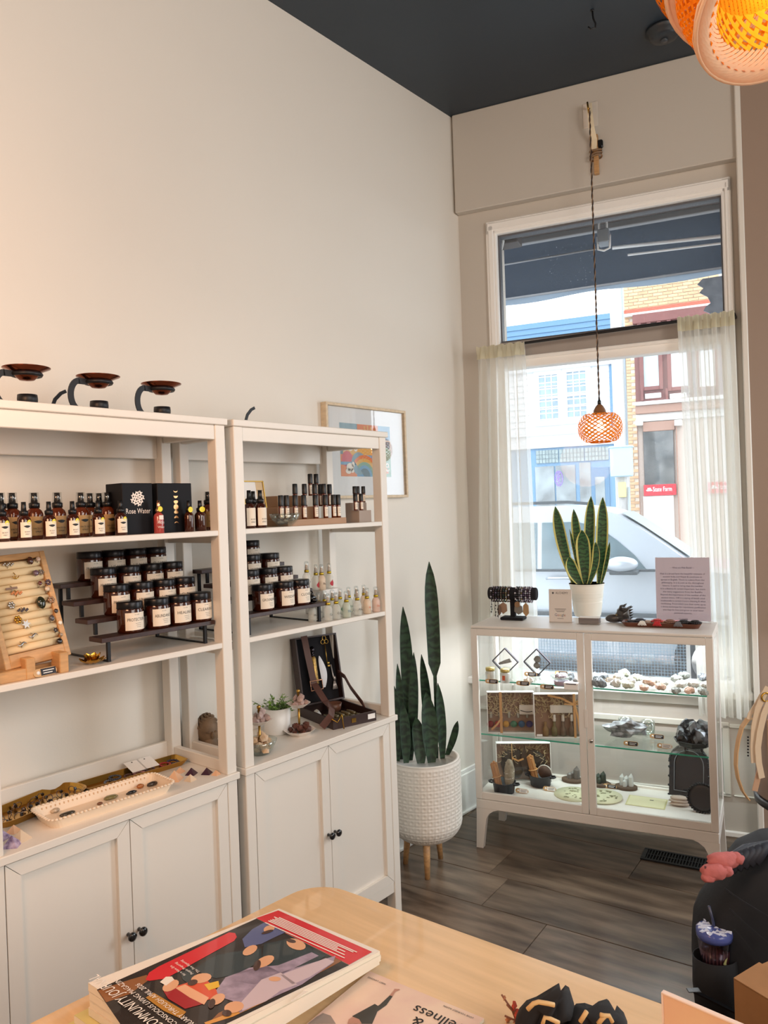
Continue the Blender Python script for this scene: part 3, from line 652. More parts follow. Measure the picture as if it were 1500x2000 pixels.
# brick building
br = WF('brick_building', 'buff brick building with maroon windows and a red insurance sign across the street', 'building')
u0 = -1.02; maroon = mat('maroon_wood', '#7d4a45', .55, var=.12, scale=3); brown = mat('brown_wood', '#a5806f', .55); whitem = mat('painted_stone', '#e0ddd8', .7)
b = B(); b.box(u0, D+.03, -.15, 6.0, D+6, 9.5); obj('wall', b, mat('mortar', '#e0d9cb', .9), br)
bm_ = mat('buff_brick', '#d8b38c', .8, var=.12, scale=5, rand=.14)
q = B(); q.box(-.115, 0, -.036, .115, .06, .036, .004); qm = q.mesh('brick', bm_)
q = B(); q.box(-.055, 0, -.036, .055, .06, .036, .004); qh = q.mesh('brick', bm_)
uw, _ = fu(1241, 750); zhi = fu(1300, 552)[1]; zmid = fu(1300, 606)[1]
def course(ua, ub, z, odd, meshes=(qm, qh)):
    x = ua+(.06 if odd else .12)
    if odd: obj('brick', meshes[1], None, br, (x, D, z)); x += .18
    while x < ub-.08: obj('brick', meshes[0], None, br, (x, D, z)); x += .24
nrow = int((zmid+.9-(-.1))/.083)
z = 1.0; k = 0
while z < zmid: course(u0, uw-.02, z, k % 2); z += .083; k += 1
z = zmid+.02
while z < zhi+.35: course(u0, 1.25, z, k % 2); z += .083; k += 1
rb_ = B(); z = -.1; 
while z < 1.0: rb_.box(u0, D, z-.036, uw, D+.06, z+.036); z += .083
obj('lower_bricks', rb_, bm_, br, kind='stuff')
ztb, _z = zmid, 0
def bx(name, xa, ya, xb, yb, dep, m, ch=.01):
    ua, za = fu(xa, ya); ub, zb = fu(xb, yb); b = B(); b.box(ua, D-dep, zb, ub, D+.04, za, ch); return obj(name, b, m, br)
uB = 1.9
def band(name, y0, y1, dep, m, ua=uw):
    z1 = fu(1290, y0)[1]; z0 = fu(1290, y1)[1]; b = B(); b.box(ua, D-dep, z0, uB, D+.04, z1, .01); return obj(name, b, m, br)
band('red_lintel', 598, 606, .06, mat('red_lintel', '#c9604c', .7), u0); band('stone_band', 606, 612, .1, whitem, u0)
cz1 = fu(1290, 612)[1]; 
band('cornice', 612, 630, .22, maroon); band('frieze', 630, 664, .06, maroon)
for k in range(11): x = uw+.1+k*.24; b = B(); b.box(x, D-.20, cz1-.30, x+.10, D-.05, cz1-.12, .01); obj('dentil', b, maroon, br)
band('bay_wall', 664, 785, .03, maroon)
for xa, xb, m in ((1256, 1288, mat('pale_window', '#bcd3d4', .1, spec=.8, var=.15, scale=2)), (1310, 1345, mat('white_shade', '#e9ecee', .4)), (1364, 1398, mat('white_shade', '#e9ecee', .4))):
    ua, za = fu(xa, 672); ub, zb = fu(xb, 754); b = B(); t_ = .1
    b.box(ua-t_, D-.12, zb-t_, ua, D, za+t_, .01); b.box(ub, D-.12, zb-t_, ub+t_, D, za+t_, .01); b.box(ua, D-.12, za, ub, D, za+t_, .01); b.box(ua, D-.12, zb-t_, ub, D, zb, .01)
    f_ = obj('window', b, maroon, br); b = B(); b.box(ua, D-.07, zb, ub, D-.03, za); obj('pane', b, m, f_)
for xa, xb in ((1260, 1292), (1308, 1342)): bx('white_panel', xa, 770, xb, 777, .09, whitem)
for x in (1252, 1300, 1352): bx('bracket', x, 760, x+6, 784, .14, maroon)
band('white_ledge', 784, 791, .3, whitem); band('brown_cornice', 791, 807, .22, brown); band('white_band', 807, 822, .1, whitem); band('shop_wall', 822, 1120, .02, mat('painted_shop_wall', '#cfc0b4', .7))
for xa, xb in ((1245, 1255), (1320, 1331)): bx('column', xa, 826, xb, 1110, .2, brown); bx('capital', xa-2, 822, xb+2, 832, .26, whitem)
bx('shop_window', 1256, 840, 1319, 946, .08, mat('dark_shop_glass', '#6f6f6e', .06, spec=.9, col2='#3d4142', scale=2.5))
bx('window_head', 1256, 826, 1319, 840, .12, brown)
bx('stall_riser', 1256, 969, 1321, 1110, .08, mat('white_painted_brick', '#e6e2dd', .8))
sx_, sz_ = fu(1258, 947); ex_, ez_ = fu(1322, 967)
sg = thing('insurance_sign', 'red sign reading State Farm under the brick building window', 'sign', wp((sx_+ex_)/2, D-.1, (sz_+ez_)/2), TH)
hw, hh = (ex_-sx_)/2, .14
b = B(); b.box(-hw, -.03, -hh, hw, .0, hh, .005); obj('board', b, mat('sign_red', '#dd2433', .5), sg)
b = B(); write(b, 'State Farm', .17, FRONT(.06, -.032, .015), maxw=hw*1.15)
for dx in (-.075, 0, .0): pass
for k, a in enumerate((90, 210, 330)):
    b.lathe([(.038, 0), (.038, .001)], 14, M=frame_M((-hw*.66+.034*math.cos(math.radians(a)), -.032, .012+.028*math.sin(math.radians(a))), (1, 0, 0), (0, 0, 1)), sx=1.25, sy=.62)
obj('lettering', b, mat('sign_white', '#f7f2f0', .5), sg)
sg2 = dup(sg, wp(1.25, D-.1, (sz_+ez_)/2), label='plain end of a second red sign, seen through the right curtain across the street')
# ---- parked car
cdn = 3.7
car = WF('car', 'silver grey car parked at the kerb right outside the window', 'car')
silverp = mat('silver_car_paint', '#b4bdc7', .3, .3, coat=.5); carg = mat('car_glass', '#62767e', .10, spec=.8, var=.3, scale=3); trimb = mat('car_black_trim', '#3c4348', .4)
g = lambda px, py: at_w(px, py, cdn)
zbelt = g(1100, 1114)[1]; ub0 = -2.9; zr = g(1100, 988)[1]
roof = [(-2.75, zbelt+.02), (-2.55, zbelt+.35), (-2.2, zr-.06), (-1.4, zr), g(1100, 988), g(1160, 994), g(1200, 1005), g(1250, 1034), g(1300, 1067), (g(1342, 1096)[0], g(1342, 1096)[1])]
nose = [(1.35, zbelt+.0), (1.75, zbelt-.08), (1.95, zbelt-.25), (2.0, .35), (1.95, .12), (-2.95, .12), (-3.0, .55), (-2.9, zbelt)]
wdt = 1.78
# body: lower shell
low = [(-2.9, .10), (-2.95, .5), (-2.88, zbelt), (g(1342, 1096)[0]-.1, zbelt+.01), (1.4, zbelt-.04), (1.8, zbelt-.14), (1.98, zbelt-.34), (2.0, .25), (1.9, .10)]
def loft(b, secs, mi=0, M=None):
    n = len(secs[0]); vs = [p for s_ in secs for p in s_]; fs = [tuple(range(n))]+[tuple(((len(secs)-1)*n+i) for i in range(n-1, -1, -1))]
    for k in range(len(secs)-1): fs += [(k*n+i, (k+1)*n+i, (k+1)*n+(i+1) % n, k*n+(i+1) % n) for i in range(n)]
    b.add(vs, fs, mi)
def shrink(poly, s_, dz=0): cx_ = sum(p[0] for p in poly)/len(poly); cz_ = sum(p[1] for p in poly)/len(poly); return [(cx_+(x-cx_)*s_, cz_+(z-cz_)*s_+dz) for x, z in poly]
b = B(); loft(b, [[(x, cdn+.08, z) for x, z in shrink(low, .985)], [(x, cdn, z) for x, z in low], [(x, cdn+wdt, z) for x, z in low], [(x, cdn+wdt-.0, z) for x, z in shrink(low, .985)]]); obj('body', b, silverp, car)
b = B(); rf = roof+[(g(1342, 1096)[0]-.12, zbelt), (-2.8, zbelt)]
def tuck(x, z, side): k = .03+.18*max(0, (z-zbelt)/(zr-zbelt)); return (x, cdn+k if side == 0 else cdn+wdt-k, z)
loft(b, [[tuck(x, z, 0) for x, z in rf], [tuck(x, z, 1) for x, z in rf]]); obj('cabin', b, silverp, car)
def sidepoly(name, poly, m, dep=.012):
    b = B(); P0 = [Vector(tuck(x, z, 0))-Vector((0, dep, 0)) for x, z in poly]; P1 = [p+Vector((0, .03, 0)) for p in P0]; n = len(poly)
    b.add([tuple(p) for p in P0+P1], [tuple(range(n))]+[(i, n+i, n+(i+1) % n, (i+1) % n) for i in range(n)]); return obj(name, b, m, car)
gy = lambda px, py: g(px, py)
sidepoly('front_window', [gy(1057, 1112), gy(1052, 1022), gy(1120, 1020), gy(1165, 1030), gy(1205, 1058), gy(1238, 1085), gy(1262, 1112)], carg)
sidepoly('rear_window', [(-2.35, zbelt+.03), (-2.2, zr-.2), (-1.6, zr-.14), gy(1042, 1022), gy(1047, 1112)], carg)
b = B(); pr_ = [gy(1190, 1007), gy(1250, 1038), gy(1300, 1071), gy(1338, 1097), gy(1318, 1098), gy(1285, 1075), gy(1240, 1045)]
P0 = [Vector((x, cdn+.35+.1*(z-zbelt), z+.012)) for x, z in [gy(1205, 1005), gy(1250, 1032), gy(1300, 1065), gy(1345, 1095)]]; P1 = [p+Vector((0, wdt-.7, 0)) for p in P0]
b.add([tuple(p) for p in P0+P1], [(i, i+1, i+5, i+4) for i in range(3)]); obj('windscreen', b, mat('car_windscreen', '#8fa3a6', .35, spec=.4), car)
b = B(); b.strap([Vector(tuck(x, z, 0))+Vector((0, .06, .035)) for x, z in [(-2.0, zr-.04), (-1.2, zr+.0), gy(1100, 988), gy(1150, 992)]], .03, .03, (0, 0, 1)); obj('roof_rail', b, trimb, car)
b = B(); b.blob((*(lambda p: (p[0], cdn-.12))(gy(1218, 1100)), gy(1218, 1100)[1]), (.14, .08, .075), .05, 1, 3, 3); mir = obj('wing_mirror', b, silverp, car)
b = B(); p = gy(1215, 1116); b.box(p[0]-.10, cdn-.16, p[1]-.02, p[0]+.16, cdn-.02, p[1]+.02, .01); obj('mirror_foot', b, trimb, mir)
b = B(); p = gy(1092, 1130); b.tube([(p[0]-.12, cdn+.0, p[1]), (p[0]-.09, cdn-.035, p[1]+.006), (p[0]+.09, cdn-.035, p[1]+.006), (p[0]+.12, cdn+.0, p[1])], .014, 6); obj('door_handle', b, silverp, car)
b = B(); b.box(-2.8, cdn-.012, zbelt-.012, g(1300, 1110)[0], cdn+.02, zbelt+.012, .004); obj('belt_moulding', b, trimb, car)
b = B(); b.box(-2.7, cdn-.008, .46, 1.7, cdn+.02, .50, .004); obj('side_moulding', b, trimb, car)
for x in (-2.05, 1.1):
    for y in (cdn+.1, cdn+wdt-.1):
        b = B(); b.lathe([(.20, -.11), (.33, -.10), (.345, -.06), (.345, .06), (.33, .10), (.20, .11)], 24, M=frame_M((x, y, .065), (1, 0, 0), (0, 0, 1))); wh = obj('wheel', b, mat('tyre_rubber', '#202124', .8), car)
        b = B(); b.lathe([(.0, .115), (.06, .12), (.19, .112), (.2, .10)], 24, M=frame_M((x, y, .065), (1, 0, 0), (0, 0, 1))); obj('hubcap', b, silver, wh)
# ---- awning over the shop window
aw = WF('awning', 'dark blue fabric awning with white folding arms, outside above the window', 'awning')
navyc = mat('awning_cloth', '#1d2b3e', .8, var=.15, scale=30); 
za1 = at_w(1000, 482, .58)[1]; zfr = 3.0
b = B(); b.box(-1.2, .03, za1+.03, 2.6, .56, za1+.10, .004); obj('cassette', b, mat('awning_soffit', '#574d49', .6), aw)
b = B(); b.box(-1.2, .56, za1, 2.6, .60, za1+.06, .004); obj('front_bar', b, mat('awning_bar', '#8b8c90', .5), aw)
b = B(); z2 = at_w(1000, 588, 1.5)[1]
b.surf(lambda u, v: (-1.2+3.8*u, .60+.9*v, za1+.09+(z2+.02-za1-.09)*v-.012*math.sin(PI*v)), 8, 8); obj('fabric', b, navyc, aw)
b = B(); b.surf(lambda u, v: (-1.2+3.8*u, 1.5+.004*math.sin(40*u), z2+.03-(.052+.010*math.sin(u*25))*v), 60, 2); obj('valance', b, cloth_mat('valance_cloth', '#8c9aa8', .5, .0), aw)
b = B(); b.tube([(-1.2, 1.5, z2+.03), (2.6, 1.5, z2+.03)], .02, 8); obj('lead_rail', b, mat('awning_bar', '#8b8c90', .5), aw)
wht = mat('white_metal', '#e8eaec', .35)
dA = .8
def arm(p, q, r): 
    b = B(); (ua, za), (ub, zb) = at_w(*p, dA), at_w(*q, dA); b.tube([(ua, dA, za), (ub+.5*(ub-ua), dA+.03, zb+.5*(zb-za))], r, 8); obj('folding_arm', b, wht, aw)
arm((1196, 484), (1409, 459), .011); arm((1226, 498), (1409, 473), .007)
b = B(); ua, za = at_w(1002, 515, .9); ub, zb = at_w(1165, 486, .9); b.tube([(ua-.4, .9, za), (ub, .9, zb)], .006, 6); obj('tension_bar', b, mat('awning_bar', '#8b8c90', .5), aw)
ua, za = at_w(1180, 470, .45)
b = B(); b.box(ua-.03, .40, za-.02, ua+.03, .5, za+.05, .004); obj('arm_bracket', b, mat('awning_bracket', '#7b8087', .4), aw)
b = B()
b.tube([(ua-.032, .43, za+.02), (ua-.03, .43, za-.05), (ua, .43, za-.06), (ua+.03, .43, za-.05), (ua+.034, .43, za+.02)], .006, 6); obj('arm_clip', b, wht, aw)
for s_ in (-.02, .02): b = B(); b.tube([(ua+s_, .42, za+.05), (ua+s_, .42, za+.14)], .006, 6); obj('bolt', b, wht, aw)
ua, za = at_w(990, 470, .3); b = B(); b.box(ua-.05, .25, za-.03, ua+.07, .36, za+.06, .004); obj('end_bracket', b, mat('awning_soffit', '#574d49', .6), aw)
b = B(); b.tube([(ua-.05, .22, za+.05), (ua-.03, .22, za), (ua-.04, .22, za-.05), (ua-.01, .22, za-.07), (ua+.0, .22, za-.03), (ua-.01, .22, za+.05)], .007, 6); obj('strap', b, wht, aw)
# ragged grey cloth at the right of the awning
edge = [(1372, 545), (1362, 556), (1374, 563), (1366, 572), (1382, 580), (1388, 592), (1378, 600), (1374, 607), (1386, 612), (1392, 620), (1388, 640)]
pol = [at_w(x, y, 1.47) for x, y in edge]+[at_w(1470, 640, 1.47), at_w(1470, 530, 1.47)]
b = B(); b.prism([(x, z) for x, z in pol][::-1], -.006, .006, M=frame_M((0, 1.47, 0), (1, 0, 0), (0, 0, 1))); obj('torn_flap', b, mat('ragged_grey_cloth', '#8f98a4', .8, var=.3, scale=12), aw, label='ragged grey flap at the right of the awning')
# wire mesh panel on the pavement
ua, za = at_w(1040, 1236, .5); ub, zb = at_w(1345, 1420, .5)
ms = WF('mesh_panel', 'pale wire mesh panel standing on the pavement behind the glass cabinet', 'mesh panel')
b = B(); 
x = ua
while x < ub: b.box(x-.0012, .499, zb, x+.0012, .501, za); x += .0165
z = zb
while z < za: b.box(ua, .4995, z-.0012, ub, .5005, z+.0012); z += .0165
obj('wire_grid', b, mat('pale_wire', '#8fb0c9', .5), ms, kind='stuff')
b = B(); b.box(ua-.02, .49, -.15, ua, .51, za+.01); obj('post', b, wht, ms); b = B(); b.box(ub, .49, -.15, ub+.02, .51, za+.01); obj('post', b, wht, ms)
b = B(); b.box(ua, .495, za, ub, .505, za+.012); obj('top_bar', b, wht, ms)
# ================================================================== ON THE BOOKCASES
RZ = PI/2                                        # things face the room: local -Y turns to +X
def put(px, py, x, z): p = at(px, py, 0, x); return Vector((x, p.y, z))
copperm = mat('hammered_copper', '#8a4a32', .22, 1, bump=.25, bscale=40)
# ---- candle holders on the left bookcase
def holder(loc, lab, rz=0, dish=True):
    t = thing('candle_holder', lab, 'candle holder', loc, rz, 'curled iron candle holders on the left bookcase')
    b = B(); b.strap([(.014*math.cos(a), .058+.0, .0) if 0 else (-.052-.026*math.sin(a), 0, .042-.040*math.cos(a)) for a in [PI*k/14 for k in range(-2, 15)]], .016, .0045, (0, 1, 0)); obj('curled_handle', b, black, t)
    b = B(); b.strap([(-.058, 0, .0035), (.03, 0, .0035)], .016, .0045, (0, 1, 0)); b.lathe([(.024, 0), (.025, .020), (.024, .030), (.0, .030)], 16, M=Matrix.Translation((.004, 0, 0))); obj('foot', b, black, t)
    b = B(); b.tube([(.004+.034*math.cos(a*PI/12), .034*math.sin(a*PI/12), .082) for a in range(24)], .006, 6, closed=True); b.strap([(-.055, 0, .081), (-.03, 0, .081)], .016, .0045, (0, 1, 0)); obj('ring_support', b, black, t)
    b = B(); b.lathe([(0, .066), (.018, .068), (.029, .078), (.034, .088), (.058, .098), (.0585, .0995), (.033, .0905), (.0, .072)], 28, M=Matrix.Translation((.004, 0, 0))); obj('copper_dish', b, copperm, t); return t
za_ = HB
px_h = [(50, 'leftmost copper dish candle holder on top of the left bookcase'), (190, 'middle copper dish candle holder on top of the left bookcase'), (313, 'rightmost copper dish candle holder, nearest the bookcase gap')]
h0 = None
for px, lab in px_h:
    p = at(px, 760, 0, .285); loc = Vector((.285, p.y, za_))
    if h0 is None: h0 = holder(loc, lab, RZ)
    else: dup(h0, loc, RZ, lab)
for px, x, nm, lab in ((488, .14, 'b', 'black iron curl standing alone on top of the right bookcase'), (116, .10, 'a', 'black iron curl between the two left candle holders')):
    p = at(px, 800, 0, x); t = thing('iron_curl', lab, 'candle holder', (x, p.y, HB), RZ)
    b = B(); s = -1; b.strap([(-.02, 0, .002), (-.022, 0, .03), (-.012, 0, .055), (.006, 0, .074), (.022, 0, .082)], .010, .004, (0, 1, 0)); b.strap([(-.02, 0, .002), (.03, 0, .002)], .010, .004, (0, 1, 0)); obj('curled_strip', b, black, t)
# ---- bottles
lab_tan = mat('kraft_label', '#c69a62', .6); ydot = mat('yellow_sticker', '#efe03a', .5)
def patch(b, r, z0, z1, half, mi=0, n=8): b.lathe([(r, z0), (r, z1)], n, mi, a0=-PI/2-half, a1=-PI/2+half)
def spray(name, lab, cat, r, hb, hn, body, capm, labm, dot, capclear=False, words=None, lz=(.12, .72), lhalf=1.0, grp=None, art=True):
    t = thing(name, lab, cat, (0, 0, 0), RZ, grp)
    b = B(); b.lathe([(r*.92, 0), (r, r*.12), (r, hb*.80), (r*.86, hb*.90), (r*.5, hb*.985), (r*.46, hb)], 18); obj('bottle', b, body, t)
    b = B(); b.lathe([(r*.62, hb*.985), (r*.64, hb+hn*.28), (r*.40, hb+hn*.34), (r*.36, hb+hn*.62), (r*.34, hb+hn*.97), (0, hb+hn*.97)], 14); b.tube([(0, -r*.2, hb+hn*.80), (0, -r*.42, hb+hn*.80)], r*.07, 6); obj('spray_cap', b, capm, t)
    if capclear:
        b = B(); b.lathe([(r*.60, hb+hn*.30), (r*.52, hb+hn), (0, hb+hn*1.0)], 14); obj('overcap', b, pane_mat('clear_cap', (.93, .95, .95), refl=.25), t)
    if labm:
        b = B(); patch(b, r*1.012, hb*lz[0], hb*lz[1], lhalf); lb = obj('label', b, labm, t)
        b = B(); zc = hb*(lz[0]+.40*(lz[1]-lz[0]))
        if words: 
            for k, s_ in enumerate(words): write_round(b, s_, .0055*hb/.07, r*1.02, hb*(lz[0]+(.36-.16*k)*(lz[1]-lz[0])), maxw=r*1.5)
        if art:
            zt = hb*(lz[0]+.74*(lz[1]-lz[0]))
            b.surf(lambda u, v: (r*1.02*math.cos(-PI/2+(u-.5)*1.1), r*1.02*math.sin(-PI/2+(u-.5)*1.1), zt+(v-.5)*hb*.10*math.sin(PI*u)-hb*.02*math.sin(PI*u)), 8, 2)
        if b.v: obj('label_print', b, ink, lb)
    if dot:
        b = B(); zt = hb*lz[1]; b.add([(r*1.03*math.cos(-PI/2+.35+.36*math.cos(a*PI/6)), r*1.03*math.sin(-PI/2+.35+.36*math.cos(a*PI/6)), zt+r*.36*math.sin(a*PI/6)) for a in range(12)], [tuple(range(12))]); obj('sticker', b, ydot, t)
    return t
GB = 'amber spray bottles on the top shelf, left bookcase'
s0 = spray('spray_bottle', '', 'bottle', .0165, .064, .034, amber, blackp, cream, True, words=['BODY', 'MIST'], grp=GB)
frontx = [5, 48, 97, 143, 193, 237]
fl_ = ['front-row amber spray bottle cut off by the left edge of the photo', 'front-row amber spray bottle, second counting from the left edge', 'front-row amber spray bottle, third counting from the left edge', 'front-row amber spray bottle, fourth counting from the left edge', 'front-row amber spray bottle, fifth counting from the left edge', 'front-row amber spray bottle beside the rose water box']
for k, px in enumerate(frontx):
    loc = put(px, 1045, .318, SH1)
    if k == 0: s0.location = loc; s0['label'] = fl_[0]
    else: dup(s0, loc, RZ+(.05-.03*k), fl_[k])
s1_ = spray('spray_bottle', '', 'bottle', .0215, .083, .040, ambermid, blackp, lab_tan, False, True, words=['FACE OIL', 'SPRAY'], grp=GB)
bk_ = [(3, .262, 'back-row amber bottle with kraft label at the left edge of the photo'), (26, .262, 'back-row kraft-label bottle, just right of the leftmost front bottle'), (69, .258, 'back-row kraft-label bottle between the second and third front bottles'), (114, .255, 'back-row kraft-label bottle between the third and fourth front bottles'), (160, .252, 'back-row kraft-label bottle between the fourth and fifth front bottles'), (212, .246, 'back-row kraft-label bottle between fifth and sixth front bottles'), (178, .190, 'amber bottle with clear cap in the third row, left one of the hidden pair'), (196, .190, 'amber bottle with clear cap in the third row, right one of the hidden pair')]
for k, (px, x, lb) in enumerate(bk_):
    loc = put(px, 1045, x, SH1)
    if k == 0: s1_.location = loc; s1_['label'] = lb
    else: dup(s1_, loc, RZ, lb)
# black boxes
boxb = mat('black_card', '#0b0a10', .6, spec=.25); foil = mat('copper_foil', '#d8a06c', .3, .8); wprint = mat('white_print', '#f3e6dc', .5)
def card_box(y0, y1, lab, name):
    t = thing(name, lab, 'box', (.31, y0, SH1), RZ); w_ = y1-y0; h = .146
    b = B(); b.box(0, 0, 0, w_, .085, h, .0015); obj('carton', b, boxb, t); return t, w_, h
y0 = at(241, 1043, 0, .31).y; y1 = at(303, 1043, 0, .31).y
rw, w_, h = card_box(y0, y1-.004, 'black box printed with a white rose and Rose Water', 'gift_box')
b = B(); cx_, cz_ = w_*.5, h*.70
for k in range(26):
    a = k*2.4; rr_ = .004+.0165*(k/26)**.8; 
    pts = [(cx_+rr_*math.cos(a)-.0052*math.sin(a)*q-.0035*math.cos(a)*(1-abs(q)), cz_+rr_*math.sin(a)+.0052*math.cos(a)*q-.0035*math.sin(a)*(1-abs(q))) for q in (-1, -.3, .3, 1)]
    o_ = [(x+.0042*math.cos(a), z+.0042*math.sin(a)) for x, z in pts]
    b.add([(x, -.0006-.00001*k, z) for x, z in pts+o_[::-1]], [tuple(range(8))])
b.lathe([(.003, 0), (.003, .0006)], 8, M=frame_M((cx_, 0, cz_), (1, 0, 0), (0, 0, 1))); obj('rose_print', b, wprint, rw)
b = B(); write(b, 'Rose Water', .021, FRONT(cx_, -.0006, h*.45), maxw=w_*.8); obj('lettering', b, wprint, rw)
y0 = at(308, 1043, 0, .305).y; y1 = at(377, 1040, 0, .31).y
mb, w_, h = card_box(y0, y1, 'black box printed with a copper column of moon phases', 'gift_box')
b = B(); cx_ = w_*.52
for k in range(7):
    z = h*(.86-.115*k); r_ = .0085 if k == 3 else .0075; n = 14
    if k == 3: b.add([(cx_+r_*math.cos(a*2*PI/n), -.0006, z+r_*math.sin(a*2*PI/n)) for a in range(n)], [tuple(range(n))])
    else:
        s_ = 1 if k > 3 else -1; f_ = {0: .55, 1: .1, 2: -.4, 4: -.4, 5: .1, 6: .55}[k]
        up_a = [(cx_+r_*math.cos(PI*a/8), z+s_*r_*math.sin(PI*a/8)) for a in range(9)]; lo = [(cx_+r_*math.cos(PI*a/8), z+s_*r_*f_*math.sin(PI*a/8)) for a in range(8, -1, -1)]
        q = up_a+lo[1:-1]; b.add([(x, -.0006, zz) for x, zz in q], [tuple(range(len(q)))])
obj('moon_print', b, foil, mb)
pk = spray('spray_bottle', 'rose-pink glass spray bottle with gold cap between the black boxes', 'bottle', .0145, .060, .036, mat('pink_glass', '#a8403c', .1, spec=.7, coat=.3), mat('rose_gold', '#d9a68a', .2, 1), None, False)
pk.location = put(311, 1040, .335, SH1); pk['label'] = 'rose-pink glass spray bottle with gold cap in front of the moon box'
b = B(); write_round(b, 'Rose', .013, .0149, .032, maxw=.024); write_round(b, 'Water', .009, .0149, .018, maxw=.024); b.lathe([(.0149, .040), (.0149, .052)], 6, a0=-PI/2-.5, a1=-PI/2+.5); obj('print', b, wprint, pk)
b = B(); b.add([(.008*math.cos(a*PI/6), -.0093, .070+.008*math.sin(a*PI/6)) for a in range(12)], [tuple(range(12))]); obj('sticker', b, ydot, pk)
ab = spray('spray_bottle', 'slim amber spray bottle with yellow sticker in front of the moon box right edge', 'bottle', .0140, .060, .034, amber, blackp, None, False); ab.location = put(370, 1040, .33, SH1)
b = B(); b.add([(.0085*math.cos(a*PI/6), -.0095, .066+.0085*math.sin(a*PI/6)) for a in range(12)], [tuple(range(12))]); obj('sticker', b, ydot, ab)
ab2 = dup(ab, put(392, 1038, .315, SH1), RZ, 'stubby amber spray bottle with yellow sticker right of the moon box'); ab2.scale = (1.25, 1.25, 1.0)
ab3 = dup(s1_, put(408, 1034, .25, SH1), RZ, 'amber kraft-label bottle at the right end of the left top shelf')
# ---- ring board
BL = at(11, 1310, 0, .325); BR = at(139, 1278, 0, .300); TR_ = at(89, 1075, 0, .215)
ex = (BR-BL); wR = ex.length; ex.normalize(); ey = (TR_-BR); ey = (ey-ex*ey.dot(ex)); hR = ey.length; ey.normalize(); nR = ex.cross(ey)
RM = Matrix(((ex.x, -nR.x, ey.x, BL.x), (ex.y, -nR.y, ey.y, BL.y), (ex.z, -nR.z, ey.z, BL.z), (0, 0, 0, 1)))   # local X along, Y behind, Z up the board
rb = bpy.data.objects.new('ring_board', None); C.objects.link(rb); rb.matrix_world = RM; rb['label'] = 'wooden framed ring board with padded cream rolls leaning on a stand'; rb['category'] = 'display board'
fwk = .016; lightwood = mat('light_oak', '#cfa06c', .45, var=.2, scale=6, stretch=(3, 3, 14)); pad = mat('cream_suede_roll', '#ecd2a6', .8)
for nm_, q in (('frame_side', (0, -.002, 0, fwk, .03, hR)), ('frame_side', (wR-fwk, -.002, 0, wR, .03, hR)), ('frame_rail', (fwk, -.002, 0, wR-fwk, .03, .034)), ('frame_rail', (fwk, -.002, hR-.016, wR-fwk, .03, hR))):
    b = B(); b.box(*q, .0015); obj(nm_, b, lightwood, rb)
b = B(); b.box(fwk, .02, .03, wR-fwk, .028, hR-.01); obj('back_panel', b, lightwood, rb)
n = 12; z0_, z1_ = .036, hR-.018; dz = (z1_-z0_)/n
q = B(); q.sweep([(fwk+.001, 0, 0), (wR-fwk-.001, 0, 0)], [(.010*math.cos(a*PI/6), dz*.5*math.sin(a*PI/6)) for a in range(12)], 0, (0, 1, 0), True); 
rollm = B(); rollm.add([(x, y, z) for x, y, z in q.v], q.f, 0, True); rollm = rollm.mesh('padded_roll', pad)
for k in range(n): obj('padded_roll', rollm, None, rb, (0, .012, z0_+dz*(k+.5)))
P0 = RM @ Vector((0, .001, 0))
def ring_at(px, py, lab, stone, kind, r=.0045, rm=silver, rx=1, rz_=1):
    P = hit(px, py, P0, nR); L_ = RM.inverted() @ P
    z = z0_+dz*max(1, round((L_.z-z0_)/dz)); 
    r *= 1.35
    o = thing('ring', lab, 'ring', RM @ Vector((L_.x, -.002, L_.z)), 0, 'rings on the ring board'); o.rotation_euler = RM.to_euler()
    b = B(); b.tube([(0, .008+.0085*math.cos(a*PI/9), .0085*math.sin(a*PI/9)) for a in range(18)], .0011, 5, closed=True); obj('band', b, rm, o)
    b = B()
    if kind == 'oval': b.blob((0, -.003, 0), (r*rx, r*.55, r*rz_), .02, 1, 1, 2)
    elif kind == 'bar': b.box(-.018, -.003, -.003, .014, -.001, .003, .0008)
    elif kind == 'star': b.prism([((r if k % 2 == 0 else r*.45)*math.cos(k*PI/6), (r if k % 2 == 0 else r*.45)*math.sin(k*PI/6)) for k in range(12)], 0, .002, M=FRONT(0, -.001, 0))
    elif kind == 'flower': 
        for k in range(6): b.blob((r*.7*math.cos(k*PI/3), -.002, r*.7*math.sin(k*PI/3)), (r*.45, r*.3, r*.45), .1, 2, k, 1)
    elif kind == 'moon': b.tube([(r*math.cos(a), -.002, r*math.sin(a)) for a in [PI*(1.05+.9*k/8) for k in range(9)]], lambda t: .0014*math.sin(PI*t)+.0003, 6)
    elif kind == 'wave': b.tube([(x, -.002, .0035*math.sin(x*260)) for x in [-.013+.0026*k for k in range(11)]], lambda t: .0024*math.sin(PI*t)+.0006, 6)
    elif kind == 'cluster':
        for k in range(7): b.blob((-.013+.0042*k, -.002, .0032*math.sin(k*2.1)), (.0034, .0025, .0036), .2, 2, k, 1)
    obj('stone' if kind in ('oval',) else 'ornament', b, stone, o)
S_ = lambda n_, c_, **k: mat('stone_'+n_, c_, k.pop('rough', .15), coat=.5, **k)
